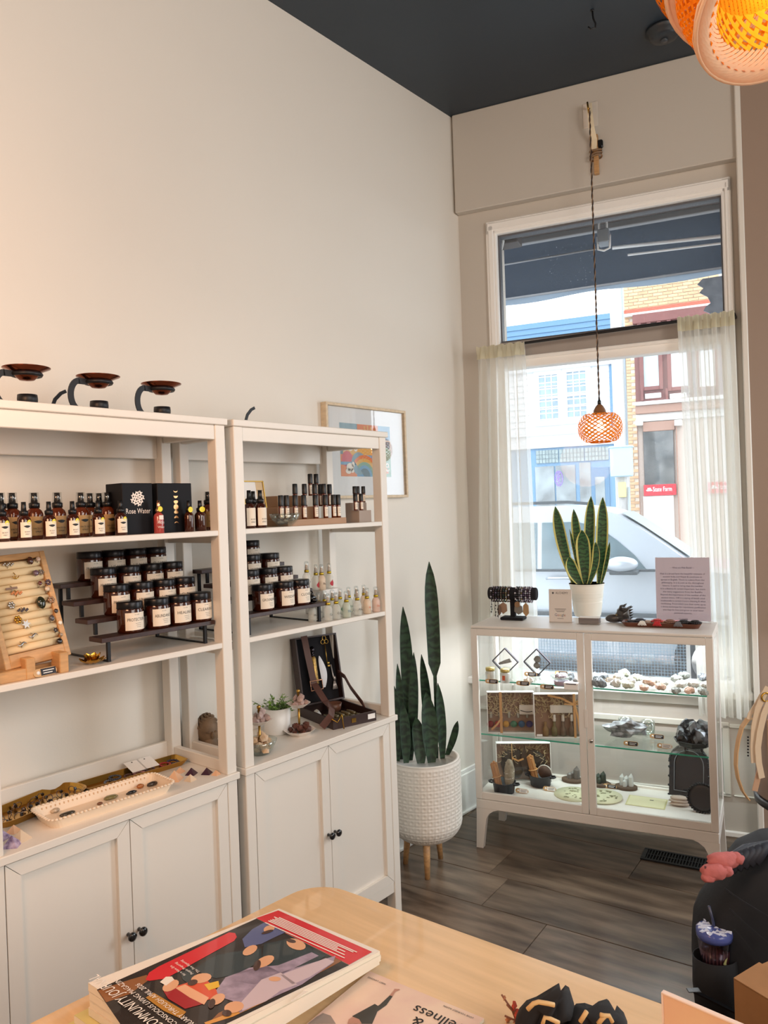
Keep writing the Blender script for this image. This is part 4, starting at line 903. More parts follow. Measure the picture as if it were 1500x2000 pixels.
RL = [(14, 1103, 'ornate silver band ring on the uppermost roll', silver, 'cluster', .004), (57, 1096, 'ring with a large brown oval stone, uppermost roll', S_('smoky', '#4b231a'), 'oval', .0075, .8, 1.1), (72, 1093, 'pale shell ring at the right of the uppermost roll', S_('shell', '#d9b9a3'), 'oval', .005),
 (28, 1124, 'gold crescent moon ring on the second roll', gold, 'moon', .007), (68, 1120, 'ring with a cut amethyst on the second roll', S_('amethyst', '#6c5362'), 'oval', .006), (79, 1118, 'square grey stone ring beside the amethyst', S_('greysq', '#7a6d62'), 'flower', .005),
 (22, 1150, 'pavé bar ring at the left of the third roll', S_('bar', '#8a6f5d', rough=.4), 'bar', .005), (76, 1140, 'ring with a dark red garnet on the third roll', S_('garnet', '#5c1f1c'), 'oval', .0045), (92, 1138, 'purple stone cluster ring, right end of the third roll', S_('purple', '#54404e'), 'flower', .006), (90, 1151, 'clear crystal ring below the purple cluster', S_('clear', '#cdb9a0'), 'oval', .0055),
 (31, 1159, 'row of tiny orange stones on a gold ring', S_('orange', '#d88a55'), 'cluster', .004), (20, 1183, 'silver filigree ring at the left of the board', silver, 'flower', .007), (43, 1192, 'silver ring set with black stones', S_('blackset', '#3b3440'), 'cluster', .005), (78, 1178, 'ring with a very large dark green oval stone', S_('green', '#1c2414', rough=.06), 'oval', .0105, .85, 1.25), (98, 1172, 'brown flower ring right of the large green stone', S_('flower', '#9c7a5e'), 'flower', .007),
 (107, 1194, 'small square dark stone ring at the right edge', S_('sq', '#3a2a22'), 'oval', .0045), (33, 1211, 'gold flower ring left of the silver star', gold, 'flower', .0075), (49, 1220, 'white silver six-pointed star ring', mat('white_silver', '#ece8e2', .25, .6), 'star', .0095), (99, 1208, 'ring with a bluish dark moonstone', S_('moon', '#4f4a4c'), 'oval', .006, .85, 1.1), (115, 1217, 'white pearl ring at the right edge', S_('pearl', '#f2e6d2'), 'oval', .0045),
 (107, 1231, 'small black cut stone ring near the bottom right', S_('black', '#1d1820'), 'flower', .0045), (63, 1242, 'silver wave ring, second roll from the bottom', silver, 'wave', .005), (117, 1240, 'little grey stone ring under the black cut stone', S_('grey', '#a08d78'), 'oval', .0035), (41, 1259, 'long silver wave ring on the lowest row of rings', silver, 'wave', .006), (114, 1253, 'round black stone ring at the bottom right of the board', S_('jet', '#160f16', rough=.06), 'oval', .006)]
for q in RL: ring_at(q[0], q[1], q[2], q[3], q[4], q[5], gold if 'gold' in q[2] else silver, *(q[6:] if len(q) > 6 else ()))
st = thing('board_stand', 'light wood easel stand of blocks under the ring board', 'stand', (0, 0, SH2))
b = B(); b.box(.285, BL.y-.06, 0, .345, BL.y+.062, .028, .002); obj('base_block', b, lightwood, st)
for px, py in ((56, 1302), (121, 1286)):
    p = at(px, py, 0, .335); b = B(); b.box(.300, p.y-.012, 0, .347, p.y+.012, .052, .002); obj('upright', b, lightwood, st)
b = B(); b.box(.27, BL.y+.05, 0, .285, BL.y+.16, .02, .001); obj('rear_bar', b, lightwood, st)
tagw = mat('wood_tag', '#c9a06c', .5); tagk = mat('chalk_panel', '#23222a', .6)
def price_tag(loc, rz, lab, dark=True, sc_=1, lines=2, grp='wooden price tags'):
    t = thing('price_tag', lab, 'price tag', loc, rz, grp); s = sc_
    ol = [(-.022*s+.010*s*math.cos(a), .0115*s+.010*s*math.sin(a)) for a in [PI/2+PI*k/8 for k in range(9)]]+[(.022*s+.010*s*math.cos(a), .0115*s+.010*s*math.sin(a)) for a in [-PI/2+PI*k/8 for k in range(9)]]
    M = Matrix.Rotation(-.25, 4, 'X') @ frame_M((0, 0, .0005), (1, 0, 0), (0, 0, 1))
    b = B(); b.prism(ol, -.0035*s, 0, M=M); b.box(-.014*s, .004*s, 0, .014*s, .012*s, .004*s); obj('wood_body', b, tagw, t)
    b = B(); b.prism([(-.012*s, .003*s), (.029*s, .003*s), (.029*s, .020*s), (-.012*s, .020*s)], 0, .0004, M=M); pn = obj('panel', b, tagk if dark else paper, t)
    b = B(); 
    for k in range(lines): b.prism([(-.006*s, (.0145-.006*k)*s-.001*s), ((.024-.005*k)*s, (.0145-.006*k)*s-.001*s), ((.024-.005*k)*s, (.0145-.006*k)*s+.001*s), (-.006*s, (.0145-.006*k)*s+.001*s)], .0004, .0007, M=M)
    obj('print_lines', b, paper if dark else inkgrey, pn, kind='stuff')
    b = B(); b.lathe([(.0048*s, 0), (.0048*s, .0006)], 12, M=M @ Matrix.Translation((-.019*s, .0115*s, 0))); obj('moon_inlay', b, paper, t); return t
tg = price_tag(put(90, 1316, .348, SH2), RZ+.1, 'wooden price tag with a dark panel between the two stand blocks', sc_=1.0)
ld = thing('lotus_dish', 'small gold lotus dish on the shelf between ring board and candle stand', 'dish', at(181, 1297, 2, SH2))
b = B()
for lay, (n, r_, zz, tilt) in enumerate(((8, .024, .002, .35), (6, .014, .006, .8))):
    for k in range(n):
        a = 2*PI*k/n+lay*.3; M = Matrix.Rotation(a, 4, 'Z') @ Matrix.Translation((r_*.55, 0, zz)) @ Matrix.Rotation(-tilt, 4, 'Y')
        pt = B(); pt.surf(lambda u, v: ((u)*.026, (v-.5)*.022*math.sin(PI*min(1, u*.85+.12)), .003*(2*(v-.5))**2+.004*u*u), 6, 4); obj('petal', B().add(pt.v, pt.f, 0, True, M), gold, ld)
b = B(); b.lathe([(0, .003), (.008, .003), (.009, .008), (.004, .009), (0, .007)], 12); obj('cup', b, gold, ld)
# ---- candle stands and candle jars
def stand(yl, yr, lab, xs, zs, th=.013, dep=.066):
    t = thing('display_riser', lab, 'display stand', (0, 0, 0), 0, 'dark wood four-step risers on the bookcases'); 
    for k in range(4): b = B(); b.box(xs[k]-dep, yl, zs[k]-th, xs[k], yr, zs[k], .0012); obj('step', b, darkwood, t)
    w_ = .009
    for y in (yl+.028, yr-.028):
        b = B(); b.box(xs[0]-.02, y-w_/2, SH2, xs[0]-.02+w_, y+w_/2, zs[0]-th); obj('leg', b, black, t)
        b = B(); b.box(xs[3]-dep+.008, y-w_/2, SH2, xs[3]-dep+.008+w_, y+w_/2, zs[3]-th); obj('leg', b, black, t)
        b = B(); b.box(xs[3]-dep+.008, y-w_/2, SH2, xs[0]-.02, y+w_/2, SH2+.004); obj('foot_bar', b, black, t)
        for k in range(3): b = B(); b.box(xs[k+1]-.012, y-w_/2, zs[k], xs[k+1]-.012+w_, y+w_/2, zs[k+1]-th); obj('riser_bar', b, black, t)
    return t
XS = [.333, .261, .189, .117]; ZS = [1.247, 1.292, 1.338, 1.385]
stand(-.446, -.068, 'dark four-step display riser carrying the candle jars, left bookcase', XS, ZS)
stand(.048, .425, 'dark four-step display riser half hidden by the post, right bookcase', XS, ZS)
lidm = mat('black_tin_lid', '#141318', .3, .4)
GC = 'amber candle jars on the dark risers'
def candle_proto(word):
    t = thing('candle_jar', '', 'candle', (0, 0, 0), RZ, GC); r = .0365
    b = B(); b.lathe([(r*.93, 0), (r, .005), (r, .062), (r*.95, .069), (r*.90, .071)], 26); obj('jar', b, amber, t)
    b = B(); b.lathe([(r*.97, .068), (r*.985, .070), (r*.985, .085), (r*.95, .087), (0, .087)], 26); b.lathe([(r*1.0, .0675), (r*1.0, .0705)], 26); obj('lid', b, lidm, t)
    b = B(); patch(b, r*1.008, .008, .057, .92, 0, 12); lb = obj('label', b, cream, t)
    b = B(); write_round(b, word, .0125, r*1.014, .037, maxw=.055); write_round(b, 'soy candle', .0034, r*1.014, .0515, maxw=.02)
    for k in range(3): b.lathe([(r*1.014, .0265-.005*k), (r*1.014, .0272-.005*k)], 6, a0=-PI/2-.15+.05*k, a1=-PI/2+.34)
    obj('lettering', b, ink, lb); return t
words_ = {'PROTECTION': None, 'ABUNDANCE': None, 'HEALING': None, 'CLEARING': None, 'GROUNDING': None, 'WISDOM': None, 'CLOVER': None}
def candle(px, py, row, word, lab):
    x = XS[row]-.036; p = put(px, py, x, ZS[row])
    if words_[word] is None: t = candle_proto(word); t.location = p; t['label'] = lab; words_[word] = t
    else: t = dup(words_[word], p, RZ, lab)
stepn = ['lowest', 'second lowest', 'second highest', 'highest']
for row, (pxs, py) in enumerate((((255, 308, 350, 391), 1230), ((229, 277, 321, 360), 1200), ((203, 252, 297, 336), 1160), ((176, 222, 265, 304), 1130))):
    for k, px in enumerate(pxs):
        wd_ = ('PROTECTION', 'ABUNDANCE' if row < 3 else 'HEALING', 'HEALING', 'CLEARING')[k]
        candle(px, py, row, wd_, 'amber %s candle jar, %s on the %s step of the left riser' % (wd_.lower(), ('leftmost', 'second from left', 'third from left', 'rightmost')[k], stepn[row]))
for row, pxs, py, wds in ((0, (514, 555, 586), 1188, ('GROUNDING', 'WISDOM', 'CLOVER')), (1, (487, 523, 553), 1150, ('GROUNDING', 'WISDOM', 'CLOVER')), (2, (490, 527), 1120, ('WISDOM', 'WISDOM')), (3, (488,), 1085, ('WISDOM',))):
    for k, px in enumerate(pxs): candle(px, py, row, wds[k], 'amber %s candle jar, %s on the %s step of the right riser' % (wds[k].lower(), ('first', 'second', 'third')[k], stepn[row]))
# stones among them
def rock(name, lab, loc, r, m, seed, amp=.25, fr=1.6, sub=2, smooth=False, cat='stone', grp=None, rz=0, sq=(1, 1, 1)):
    b = B(); b.blob((0, 0, r*.72*sq[2]), (r*sq[0], r*sq[1], r*sq[2]), amp, fr, seed, sub, 0, None, smooth, flat=0.0); return obj(name, b, m, None, loc, rz, lab, cat=cat, group=grp)
jet = mat('jet_stone', '#0d0c10', .12, coat=.4); claw = thing('stone_skull', 'glossy black carved stone head at the right end of the lowest right riser step', 'carving', put(607, 1176, .30, ZS[0]), RZ)
b = B(); b.blob((0, 0, .016), (.017, .02, .015), .12, 2, 4, 3); b.blob((0, -.017, .010), (.011, .013, .009), .1, 2, 6, 2); obj('head', b, jet, claw)
for s_ in (-1, 1): b = B(); b.tube([(s_*.009, .0, .026), (s_*.014, .006, .036), (s_*.012, .014, .042)], lambda t: .004*(1-t)+.0008, 6); obj('horn', b, jet, claw)
rock('crystal_cluster', 'grey and white crystal cluster on the right riser behind the clover candle', put(577, 1138, XS[1]-.03, ZS[1]), .021, mat('grey_crystal', '#9d9a96', .2, var=.5, scale=60), 3, .35, 2.2, 2)
# ---- clear spray bottles (right bookcase, lower shelf)
gf = mat('gold_collar', '#cdb23f', .25, .9); nozz = mat('pale_nozzle', '#d8c8ba', .35)
liqs = {'clear': mat('liquid_clear', '#e6e7de', .12, alpha=.38), 'green': mat('liquid_green', '#d3dccb', .12, alpha=.55), 'peach': mat('liquid_peach', '#efd6ba', .12, alpha=.6), 'pink': mat('liquid_pink', '#edcbb9', .12, alpha=.65)}
inks_ = {'k': ink, 'r': mat('red_print', '#b0182c', .5), 'o': mat('orange_print', '#d86f3f', .5), 'g': mat('green_print', '#2f6b4a', .5), 'b': mat('blue_print', '#3f6a8f', .5)}
GS = 'small clear spray bottles on the right bookcase'
def mist(px, py, x, z, lab, liq, word, ik, rz=RZ):
    t = thing('mist_bottle', lab, 'bottle', put(px, py, x, z), rz, GS); r, hb = .0155, .058
    b = B(); b.lathe([(r*.9, 0), (r, .003), (r, hb*.72), (r*.8, hb*.86), (r*.48, hb*.96), (r*.46, hb)], 16); obj('bottle', b, liqs[liq], t)
    b = B(); b.lathe([(r*.56, hb*.97), (r*.56, hb+.007), (r*.3, hb+.008)], 14); obj('collar', b, gf, t)
    b = B(); b.lathe([(r*.38, hb+.007), (r*.34, hb+.026), (0, hb+.027)], 12); b.tube([(0, -.002, hb+.021), (0, -.0075, hb+.021)], .0016, 6); obj('nozzle', b, nozz, t)
    b = B(); b.lathe([(r*.58, hb+.007), (r*.54, hb+.036), (r*.3, hb+.039), (0, hb+.039)], 14); obj('overcap', b, pane_mat('clear_cap', (.93, .95, .95), refl=.25), t)
    b = B()
    if word == '*': b.surf(lambda u, v: (r*1.03*math.cos(-PI/2+(u-.5)*1.3*math.sin(PI*min(.98, v+.1))), r*1.03*math.sin(-PI/2+(u-.5)*1.3*math.sin(PI*min(.98, v+.1))), .010+.024*v), 6, 6)
    else: write_round(b, word, .0115, r*1.03, .024, maxw=.024)
    obj('print', b, inks_[ik], t); return t
fm = [(641, .335, 'clear', 'Ca', 'k', 'leftmost of the front clear spray bottles, beside the riser leg'), (657, .337, 'clear', 'Cre', 'k', 'second front clear spray bottle from the riser leg'), (677, .338, 'green', 'Tho', 'b', 'third front clear spray bottle, pale green'), (698.5, .338, 'clear', 'Abu', 'k', 'fourth front clear spray bottle with dark script'), (717.5, .338, 'peach', 'Re', 'o', 'peach spray bottle, second from the right end of the shelf'), (735, .338, 'pink', 'Dev', 'o', 'pink spray bottle at the right end of the shelf')]
for px, x, lq, wd_, ik, lb in fm: mist(px, 1195, x, SH2, lb, lq, wd_, ik)
bmz = [(610, .30, 'clear', 'Ma', 'k', 'clear spray bottle behind the riser leg, lower left'), (622, .255, 'clear', 'Sa', 'k', 'clear spray bottle seen behind the front riser step, left'), (635, .25, 'clear', 'Pe', 'k', 'clear spray bottle seen behind the front riser step, right'), (650, .25, 'clear', 'Lo', 'k', 'back-row clear spray bottle under the white block, right corner'), (665, .25, 'green', '*', 'g', 'back-row spray bottle with green mark'), (682, .25, 'green', 'Em', 'g', 'back-row pale green spray bottle behind the fourth front one'), (697, .25, 'clear', 'Mo', 'k', 'back-row clear spray bottle behind the peach one, left'), (712, .25, 'peach', 'Jo', 'o', 'back-row peach spray bottle near the right end')]
for px, x, lq, wd_, ik, lb in bmz: mist(px, 1195, x, SH2, lb, lq, wd_, ik)
wb = thing('display_block', 'white display block on the right shelf, carrying three spray bottles', 'display block', put(629, 1150, .17, SH2))
b = B(); b.box(-.05, -.045, 0, .05, .055, .094, .002); obj('block', b, paper, wb)
for px, x, lq, wd_, ik, lb in ((617, .19, 'clear', '*', 'r', 'left spray bottle on the white block, with red mark'), (628, .205, 'peach', 'Re', 'k', 'middle spray bottle on the white block, with black script'), (643, .19, 'clear', '*', 'r', 'right spray bottle on the white block, with large red heart label')): mist(px, 1128, x, SH2+.0945, lb, lq, wd_, ik)
mist(600, 1150, .235, SH2+.0, 'clear spray bottle on a stack behind the clover candle', 'clear', 'Lu', 'k').location.z = ZS[1]
# ---- right bookcase, top shelf
wlab = spray('spray_bottle', 'amber bottle with white label, left of the front pair behind the post', 'bottle', .0195, .082, .042, amber, blackp, cream, False, words=['ROOM', 'SPRAY'], art=False, grp='white-label amber bottles', lhalf=1.15, lz=(.10, .80))
wlab.location = put(488, 1025, .33, SH1)
dup(wlab, put(509.5, 1022, .335, SH1), RZ, 'amber bottle with white label, right one of the front pair'); dup(wlab, put(496, 1020, .255, SH1), RZ, 'amber bottle with white label standing behind the front pair')
cf = thing('framed_card', 'gold-edged framed card leaning behind the white-label bottles', 'picture frame', put(503, 1025, .16, SH1), RZ, rot=(-.16, 0, RZ))
b = B(); hw, hh_ = .05, .165
for q in ((-hw, -.008, 0, -hw+.004, 0, hh_), (hw-.004, -.008, 0, hw, 0, hh_), (-hw, -.008, 0, hw, 0, .004), (-hw, -.008, hh_-.004, hw, 0, hh_)): b.box(*q)
obj('frame', b, brass, cf)
b = B(); b.box(-hw+.004, -.004, .004, hw-.004, -.001, hh_-.004); obj('card', b, paper, cf)
b = B(); b.box(.014, -.0048, .004, hw-.004, -.004, hh_-.004); obj('tan_panel', b, mat('tan_card', '#dcbf96', .6), cf)
b = B()
for k in range(5): b.box(.016, -.0052, .03+.025*k, hw-.006, -.0048, .0315+.025*k)
for k in range(3): b.box(-.04, -.0046, .10-.012*k, .006, -.0042, .102-.012*k)
obj('print_lines', b, inkgrey, cf, kind='stuff')
gbw = thing('glass_bowl', 'clear glass bowl holding small dark packets on the right top shelf', 'bowl', put(557, 1022, .325, SH1))
b = B(); b.lathe([(.022, 0), (.026, .004), (.046, .024), (.053, .044), (.0505, .044), (.043, .025), (.022, .006), (0, .005)], 28); obj('bowl', b, tglass, gbw)
for k in range(9):
    a = k*2.39; rr_ = .007+.017*((k*.37) % 1); b = B(); b.box(-.011, -.007, -.004, .011, .007, .004, .0015)
    obj('packet', b, (mat('grey_packet', '#77716d', .4), mat('dark_packet', '#262327', .4), mat('silver_packet', '#b9b3ad', .3))[k % 3], None, gbw.location+Vector((rr_*math.cos(a), rr_*math.sin(a), .014+.004*(k//3))), 0, 'small %s packet lying in the clear glass bowl, %s of its layer' % (('grey', 'dark', 'silver')[k % 3], ('bottom one', 'middle one', 'top one')[k//3]), cat='packet', group='packets in the glass bowl', rot=(.25*math.sin(k), .3*math.cos(k*2), a))
# stepped stand with roll-on bottles
tiered = mat('tan_step_wood', '#a9805c', .5, var=.15, scale=8)
ts = thing('stepped_stand', 'tan wooden stepped stand carrying the roll-on bottles', 'display stand', (0, 0, SH1))
yA = at(545, 1020, 0, .30).y; yB = at(673, 1022, 0, .335).y
b = B(); b.box(.17, yA, 0, .345, yB, .022, .001); obj('base_tray', b, tiered, ts)
b = B(); b.box(.125, yA+.05, .022, .24, yB-.035, .066, .001); obj('middle_step', b, tiered, ts)
b = B(); b.box(.10, yA+.11, .066, .175, yB-.06, .108, .001); obj('upper_step', b, tiered, ts)
GRL = 'amber roll-on bottles with black caps'
rl0 = thing('roller_bottle', '', 'bottle', (0, 0, 0), RZ, GRL)
b = B(); b.lathe([(.0086, 0), (.009, .001), (.009, .046), (.0075, .050)], 14); obj('vial', b, ambermid, rl0)
b = B(); b.lathe([(.0094, .047), (.0096, .049), (.0094, .082), (.008, .084), (0, .084)], 14); obj('cap', b, blackp, rl0)
b = B(); patch(b, .0092, .006, .040, 1.1, 0, 8); lb = obj('label', b, cream, rl0)
b = B()
for k in range(3): b.lathe([(.0094, .030-.006*k), (.0094, .0312-.006*k)], 5, a0=-PI/2-.6, a1=-PI/2+.6)
obj('print_lines', b, inkgrey, lb)
rows = [([549, 560, 577, 594, 616.5, 636, 652, 661], .315, .022, 'front row of the stepped stand'), ([577.5, 596, 645], .215, .066, 'middle step of the stepped stand'), ([616, 634, 627], .222, .066, 'middle step of the stepped stand, centre'), ([608, 619.5], .145, .108, 'topmost step of the stepped stand')]
first = True
for pxs, x, zz, nm_ in rows:
    for k, px in enumerate(pxs):
        lb = 'roll-on bottle, %s on the %s' % ((ORD[k], nm_) if len(pxs) > 2 else (('left one', 'right one')[k], nm_))
        loc = put(px, 1000, x-.02*(k == 2 and len(pxs) == 3), SH1+zz)
        if first: rl0.location = loc; rl0['label'] = lb; first = False
        else: dup(rl0, loc, RZ, lb)
gb_ = thing('display_block', 'grey stepped display block at the right end of the right top shelf', 'display block', put(705, 1020, .30, SH1), RZ)
b = B(); b.box(-.042, -.03, 0, .028, .012, .045, .001); obj('front_step', b, mat('taupe_block', '#a39387', .6), gb_); b = B(); b.box(-.042, .012, 0, .05, .04, .075, .001); obj('rear_step', b, mat('taupe_block', '#a39387', .6), gb_)
for k, (px, dx, dz_) in enumerate(((695, .02, .0455), (706, .018, .0455), (694, -.026, .0755), (700, -.026, .0755), (711, -.026, .0755))):
    if dz_ > .06: z = SH1+.0755
    else: z = SH1+.0455
    p = put(px, 1000, .30+dx, z); t = dup(rl0, p, RZ, 'slim black-capped roll-on bottle, %s of the %s on the grey block' % (ORD[k % 2 if k < 2 else k-2], 'front pair' if k < 2 else 'rear trio')); t.scale = (.85, .85, .75)
# ---- counter of the right bookcase
sx0 = at(651, 1426, 2, Z1); sdir = (at(735, 1407, 2, Z1)-sx0); sw = sdir.length; srz = math.atan2(sdir.y, sdir.x)
leath = mat('dark_leather_box', '#33201d', .45, bump=.1, bscale=90); strapm = mat('brown_leather_strap', '#5a3a33', .5); velvet = mat('black_velvet', '#0d0b12', .9)
su = thing('suitcase', 'open dark brown wooden case with tools in its lid, on the right counter', 'case', sx0, srz); sd2, sh = .255, .037
b = B(); t_ = .006
for q in ((0, 0, 0, sw, sd2, .005), (0, 0, .005, sw, t_, sh), (0, sd2-t_, .005, sw, sd2, sh), (0, t_, .005, t_, sd2-t_, sh), (sw-t_, t_, .005, sw, sd2-t_, sh)): b.box(*q)
obj('case_bottom', b, leath, su)
LM = Matrix.Translation((0, sd2, sh)) @ Matrix.Rotation(-.20, 4, 'X')
b = B(); lh = .262
for q in ((0, 0, 0, sw, .006, lh), (0, -.036, 0, sw, 0, .006), (0, -.036, lh-.006, sw, 0, lh), (0, -.036, .006, .006, 0, lh-.006), (sw-.006, -.036, .006, sw, 0, lh-.006)): b.box(*q, M=LM)
ld_ = obj('case_lid', b, leath, su)
b = B(); b.box(.006, -.003, .006, sw-.006, -.0005, lh-.006, M=LM); obj('velvet_lining', b, velvet, ld_)
b = B(); b.box(sw*.42, -.0005, sh*.3, sw*.52, 0-.003, sh*.75, .001); obj('clasp', b, brass, su)
b = B(); b.box(sw*.80, -.0016, sh*.30, sw*.97, -.0002, sh*.80); obj('price_sticker', b, paper, su)
b = B(); b.strap([LM @ Vector((sw*.22, -.036, lh+.004)), LM @ Vector((sw*.23, -.045, lh*.7)), LM @ Vector((sw*.28, -.047, lh*.3)), (sw*.32, sd2*.62, sh+.03), (sw*.22, sd2*.30, sh+.018), (sw*.0, sd2*.05, sh+.012), (-.03, .03, .01)], .026, .003, (-.15, -1, .35)); obj('strap', b, strapm, su)
b = B(); b.strap([LM @ Vector((sw*.97, -.02, lh*.40)), LM @ Vector((sw*1.02, -.05, lh*.32)), (sw*1.03, sd2*.72, sh+.055), (sw*.99, sd2*.35, sh+.012), (sw*.98, sd2*.28, sh-.005)], .024, .003, (1, -.3, .2)); obj('strap', b, strapm, su)
b = B(); P_ = [LM @ Vector((x, -.052, z)) for x, z in ((sw*.18, lh*.34), (sw*.46, lh*.34), (sw*.46, lh*.20), (sw*.18, lh*.20))]; b.tube(P_, .003, 6, closed=True); obj('buckle', b, mat('rose_gold', '#d9a68a', .2, 1), su)
b = B(); b.tube([(-.012, -.012, sh+.008), (.01, -.014, sh-.008), (.03, -.012, sh+.016), (.038, -.012, .0)], .0025, 6); obj('clip', b, gold, su)
def inlid(name, lab, cat, build, m, x, z):
    o = B(); build(o); return obj(name, o, m, None, su.matrix_basis @ (LM @ Vector((x*sw, -.009, z*lh))), 0, lab, cat=cat, rot=(su.matrix_basis.to_3x3() @ LM.to_3x3()).to_euler())
su.matrix_basis = Matrix.Translation(sx0) @ Matrix.Rotation(srz, 4, 'Z')
ti = thing('glass_vial', 'tall corked vial filled with gold flakes strapped in the case lid', 'vial', su.matrix_basis @ (LM @ Vector((sw*.42, -.016, lh*.28))), rot=(su.matrix_basis.to_3x3() @ LM.to_3x3()).to_euler())
b = B(); b.lathe([(.011, 0), (.012, .003), (.012, .10), (.008, .108)], 14); obj('vial', b, mat('gold_flakes', '#c9a25a', .3, .5, var=.6, scale=90), ti)
b = B(); b.lathe([(.0085, .108), (.009, .118), (.004, .120), (.012, .128), (.013, .138), (.006, .148), (0, .149)], 14); obj('stopper', b, mat('dark_chrome', '#3d3a40', .1, 1), ti)
def feather(b):
    b.surf(lambda u, v: ((u-.5)*.030*math.sin(PI*(.08+.9*v))**.7+.006*math.sin(v*4), -.003*math.cos((u-.5)*3), -.055+.125*v), 6, 14)
inlid('white_feather', 'white feather held in the case lid', 'feather', feather, mat('feather_white', '#e9e8ec', .8), .62, .42)
def keyb(b):
    for k in range(3): a = PI/2+k*2*PI/3; b.tube([(.010*math.cos(a)+.0085*math.cos(q*PI/8), 0, .065+.010*math.sin(a)+.0085*math.sin(q*PI/8)) for q in range(16)], .0018, 5, closed=True)
    b.tube([(0, 0, .055), (0, 0, -.04)], .0022, 6); b.box(0, -.002, -.04, .012, .002, -.034); b.box(0, -.002, -.028, .009, .002, -.023); b.lathe([(0, 0), (.003, 0), (.003, .004), (0, .004)], 8, M=Matrix.Translation((0, 0, .086)))
inlid('brass_key', 'ornate old brass key in the case lid', 'key', keyb, brass, .77, .66)
def tass(b):
    b.tube([(0, -.003, .05), (.004, -.004, .0), (.006, -.004, -.01)], .003, 6); b.blob((.008, -.006, -.005), (.006, .004, .009), .05, 2, 2, 2)
    for k in range(6): b.tube([(.006+.002*(k-2.5)*.4, -.005, -.015), (.004+.004*(k-2.5), -.006-.001*(k % 2), -.048)], .0022, 5)
inlid('charm_tassel', 'silver and white charm tassel in the case lid', 'charm', tass, mat('charm_silver', '#bcb6b4', .3, .5), .84, .34)
vialm = mat('vial_herb', '#6c6244', .3, coat=.4); 
q = B(); q.lathe([(0, 0), (.0065, 0), (.0068, .001), (.0068, .042), (.004, .046), (.005, .047), (.005, .056), (0, .056)], 12); vm = q.mesh('vial', [vialm])
k = 0
for r_ in range(2):
    for c_ in range(6):
        p = su.matrix_basis @ Vector((sw*.13+c_*sw*.135, .02+r_*.07, .016)); o = obj('herb_vial', vm, None, None, p, 0, 'small corked herb vial lying in the open case, %s row, %s from the left' % (('front', 'second')[r_], ORD[c_]), cat='vial', group='herb vials in the open case'); o.rotation_euler = (-PI/2, 0, srz); k += 1
q = thing('wooden_bowl', 'small brown wooden bowl in the back of the open case', 'bowl', su.matrix_basis @ Vector((sw*.66, sd2*.78, .006)))
b = B(); b.lathe([(.018, 0), (.026, .008), (.031, .034), (.028, .034), (.022, .012), (0, .009)], 20); obj('bowl', b, mat('bowl_wood', '#6f4a38', .4, var=.2, scale=20), q)
rock('white_crystal', 'white crystal lump at the left of the vials in the open case', su.matrix_basis @ Vector((sw*.16, .17, .006)), .017, mat('white_crystal', '#d8d2c8', .25), 9)
# potted greenery, tiered dishes
pt = thing('potted_plant', 'small leafy green plant in a white pot on the right counter', 'plant', put(541, 1395, .150, Z1))
b = B(); b.lathe([(.044, 0), (.046, .003), (.050, .092), (.046, .092), (.043, .07), (0, .07)], 28); obj('pot', b, mat('white_ceramic', '#efece8', .35), pt)
lm = mat('bright_leaf', '#7ba04a', .5, var=.4, scale=12); r2 = random.Random(11); b = B(); bs = B()
for k in range(30):
    a = r2.uniform(0, 2*PI); el = r2.uniform(.5, 1.35); L_ = r2.uniform(.05, .095); d = Vector((math.cos(a)*math.cos(el), math.sin(a)*math.cos(el), math.sin(el))); p0 = Vector((r2.uniform(-.025, .025), r2.uniform(-.025, .025), .072))
    pts = [p0+d*L_*t-Vector((0, 0, .02*t*t)) for t in (0, .33, .66, 1)]; bs.tube(pts, .0009, 4)
    for j in range(7):
        t = .3+.1*j; c_ = p0+d*L_*t-Vector((0, 0, .02*t*t)); M = Matrix.Translation(c_) @ Matrix.Rotation(r2.uniform(0, 6), 4, 'Z') @ Matrix.Rotation(r2.uniform(-.6, .6), 4, 'Y')
        b.add([(0, 0, 0), (.006, -.0055, .001), (.015, 0, .003), (.006, .0055, .001)], [(0, 1, 2, 3)], 0, False, M)
obj('leaves', b, lm, pt, kind='stuff'); obj('stems', bs, mat('green_stem', '#4c6b30', .6), pt, kind='stuff')
soilm = mat('potting_soil', '#2a2019', .9, bump=.4, bscale=60)
cer = mat('white_marble_dish', '#efe6de', .3, var=.05, scale=30)
def tier(lab, loc, stone_lo, stone_hi, bowl=False):
    t = thing('tiered_dish', lab, 'tiered dish', loc, 0, 'two-tier dishes on the right counter')
    oct_ = lambda r: [(r*math.cos(PI/8+k*PI/4), r*math.sin(PI/8+k*PI/4)) for k in range(8)]
    if bowl:
        b = B(); b.lathe([(.028, 0), (.034, .003), (.050, .030), (.057, .046), (.0545, .046), (.048, .031), (.030, .007), (0, .006)], 28); obj('lower_dish', b, tglass, t)
    else:
        b = B(); b.lathe([(.034, 0), (.058, .016), (.060, .018), (.056, .018), (.036, .005), (0, .005)], 8, smooth=False); obj('lower_dish', b, cer, t)
    zt = .098
    b = B(); b.lathe([(.022, zt), (.042, zt+.013), (.044, zt+.015), (.041, zt+.015), (.022, zt+.004), (0, zt+.004)], 8, smooth=False); obj('upper_dish', b, cer, t)
    b = B(); b.lathe([(.004, .005), (.004, zt), ], 10); b.lathe([(.004, zt+.004), (.004, zt+.05), (.0065, zt+.053), (.0065, zt+.060), (0, zt+.064)], 10); obj('brass_rod', b, brass, t)
    return t
tA = tier('brown-stone two-tier dish in front of the white plant pot', put(585, 1428, .235, Z1), 0, 0)
tBd = tier('two-tier dish of pale stones behind the right bookcase post', put(508, 1462, .285, Z1), 0, 0, True)
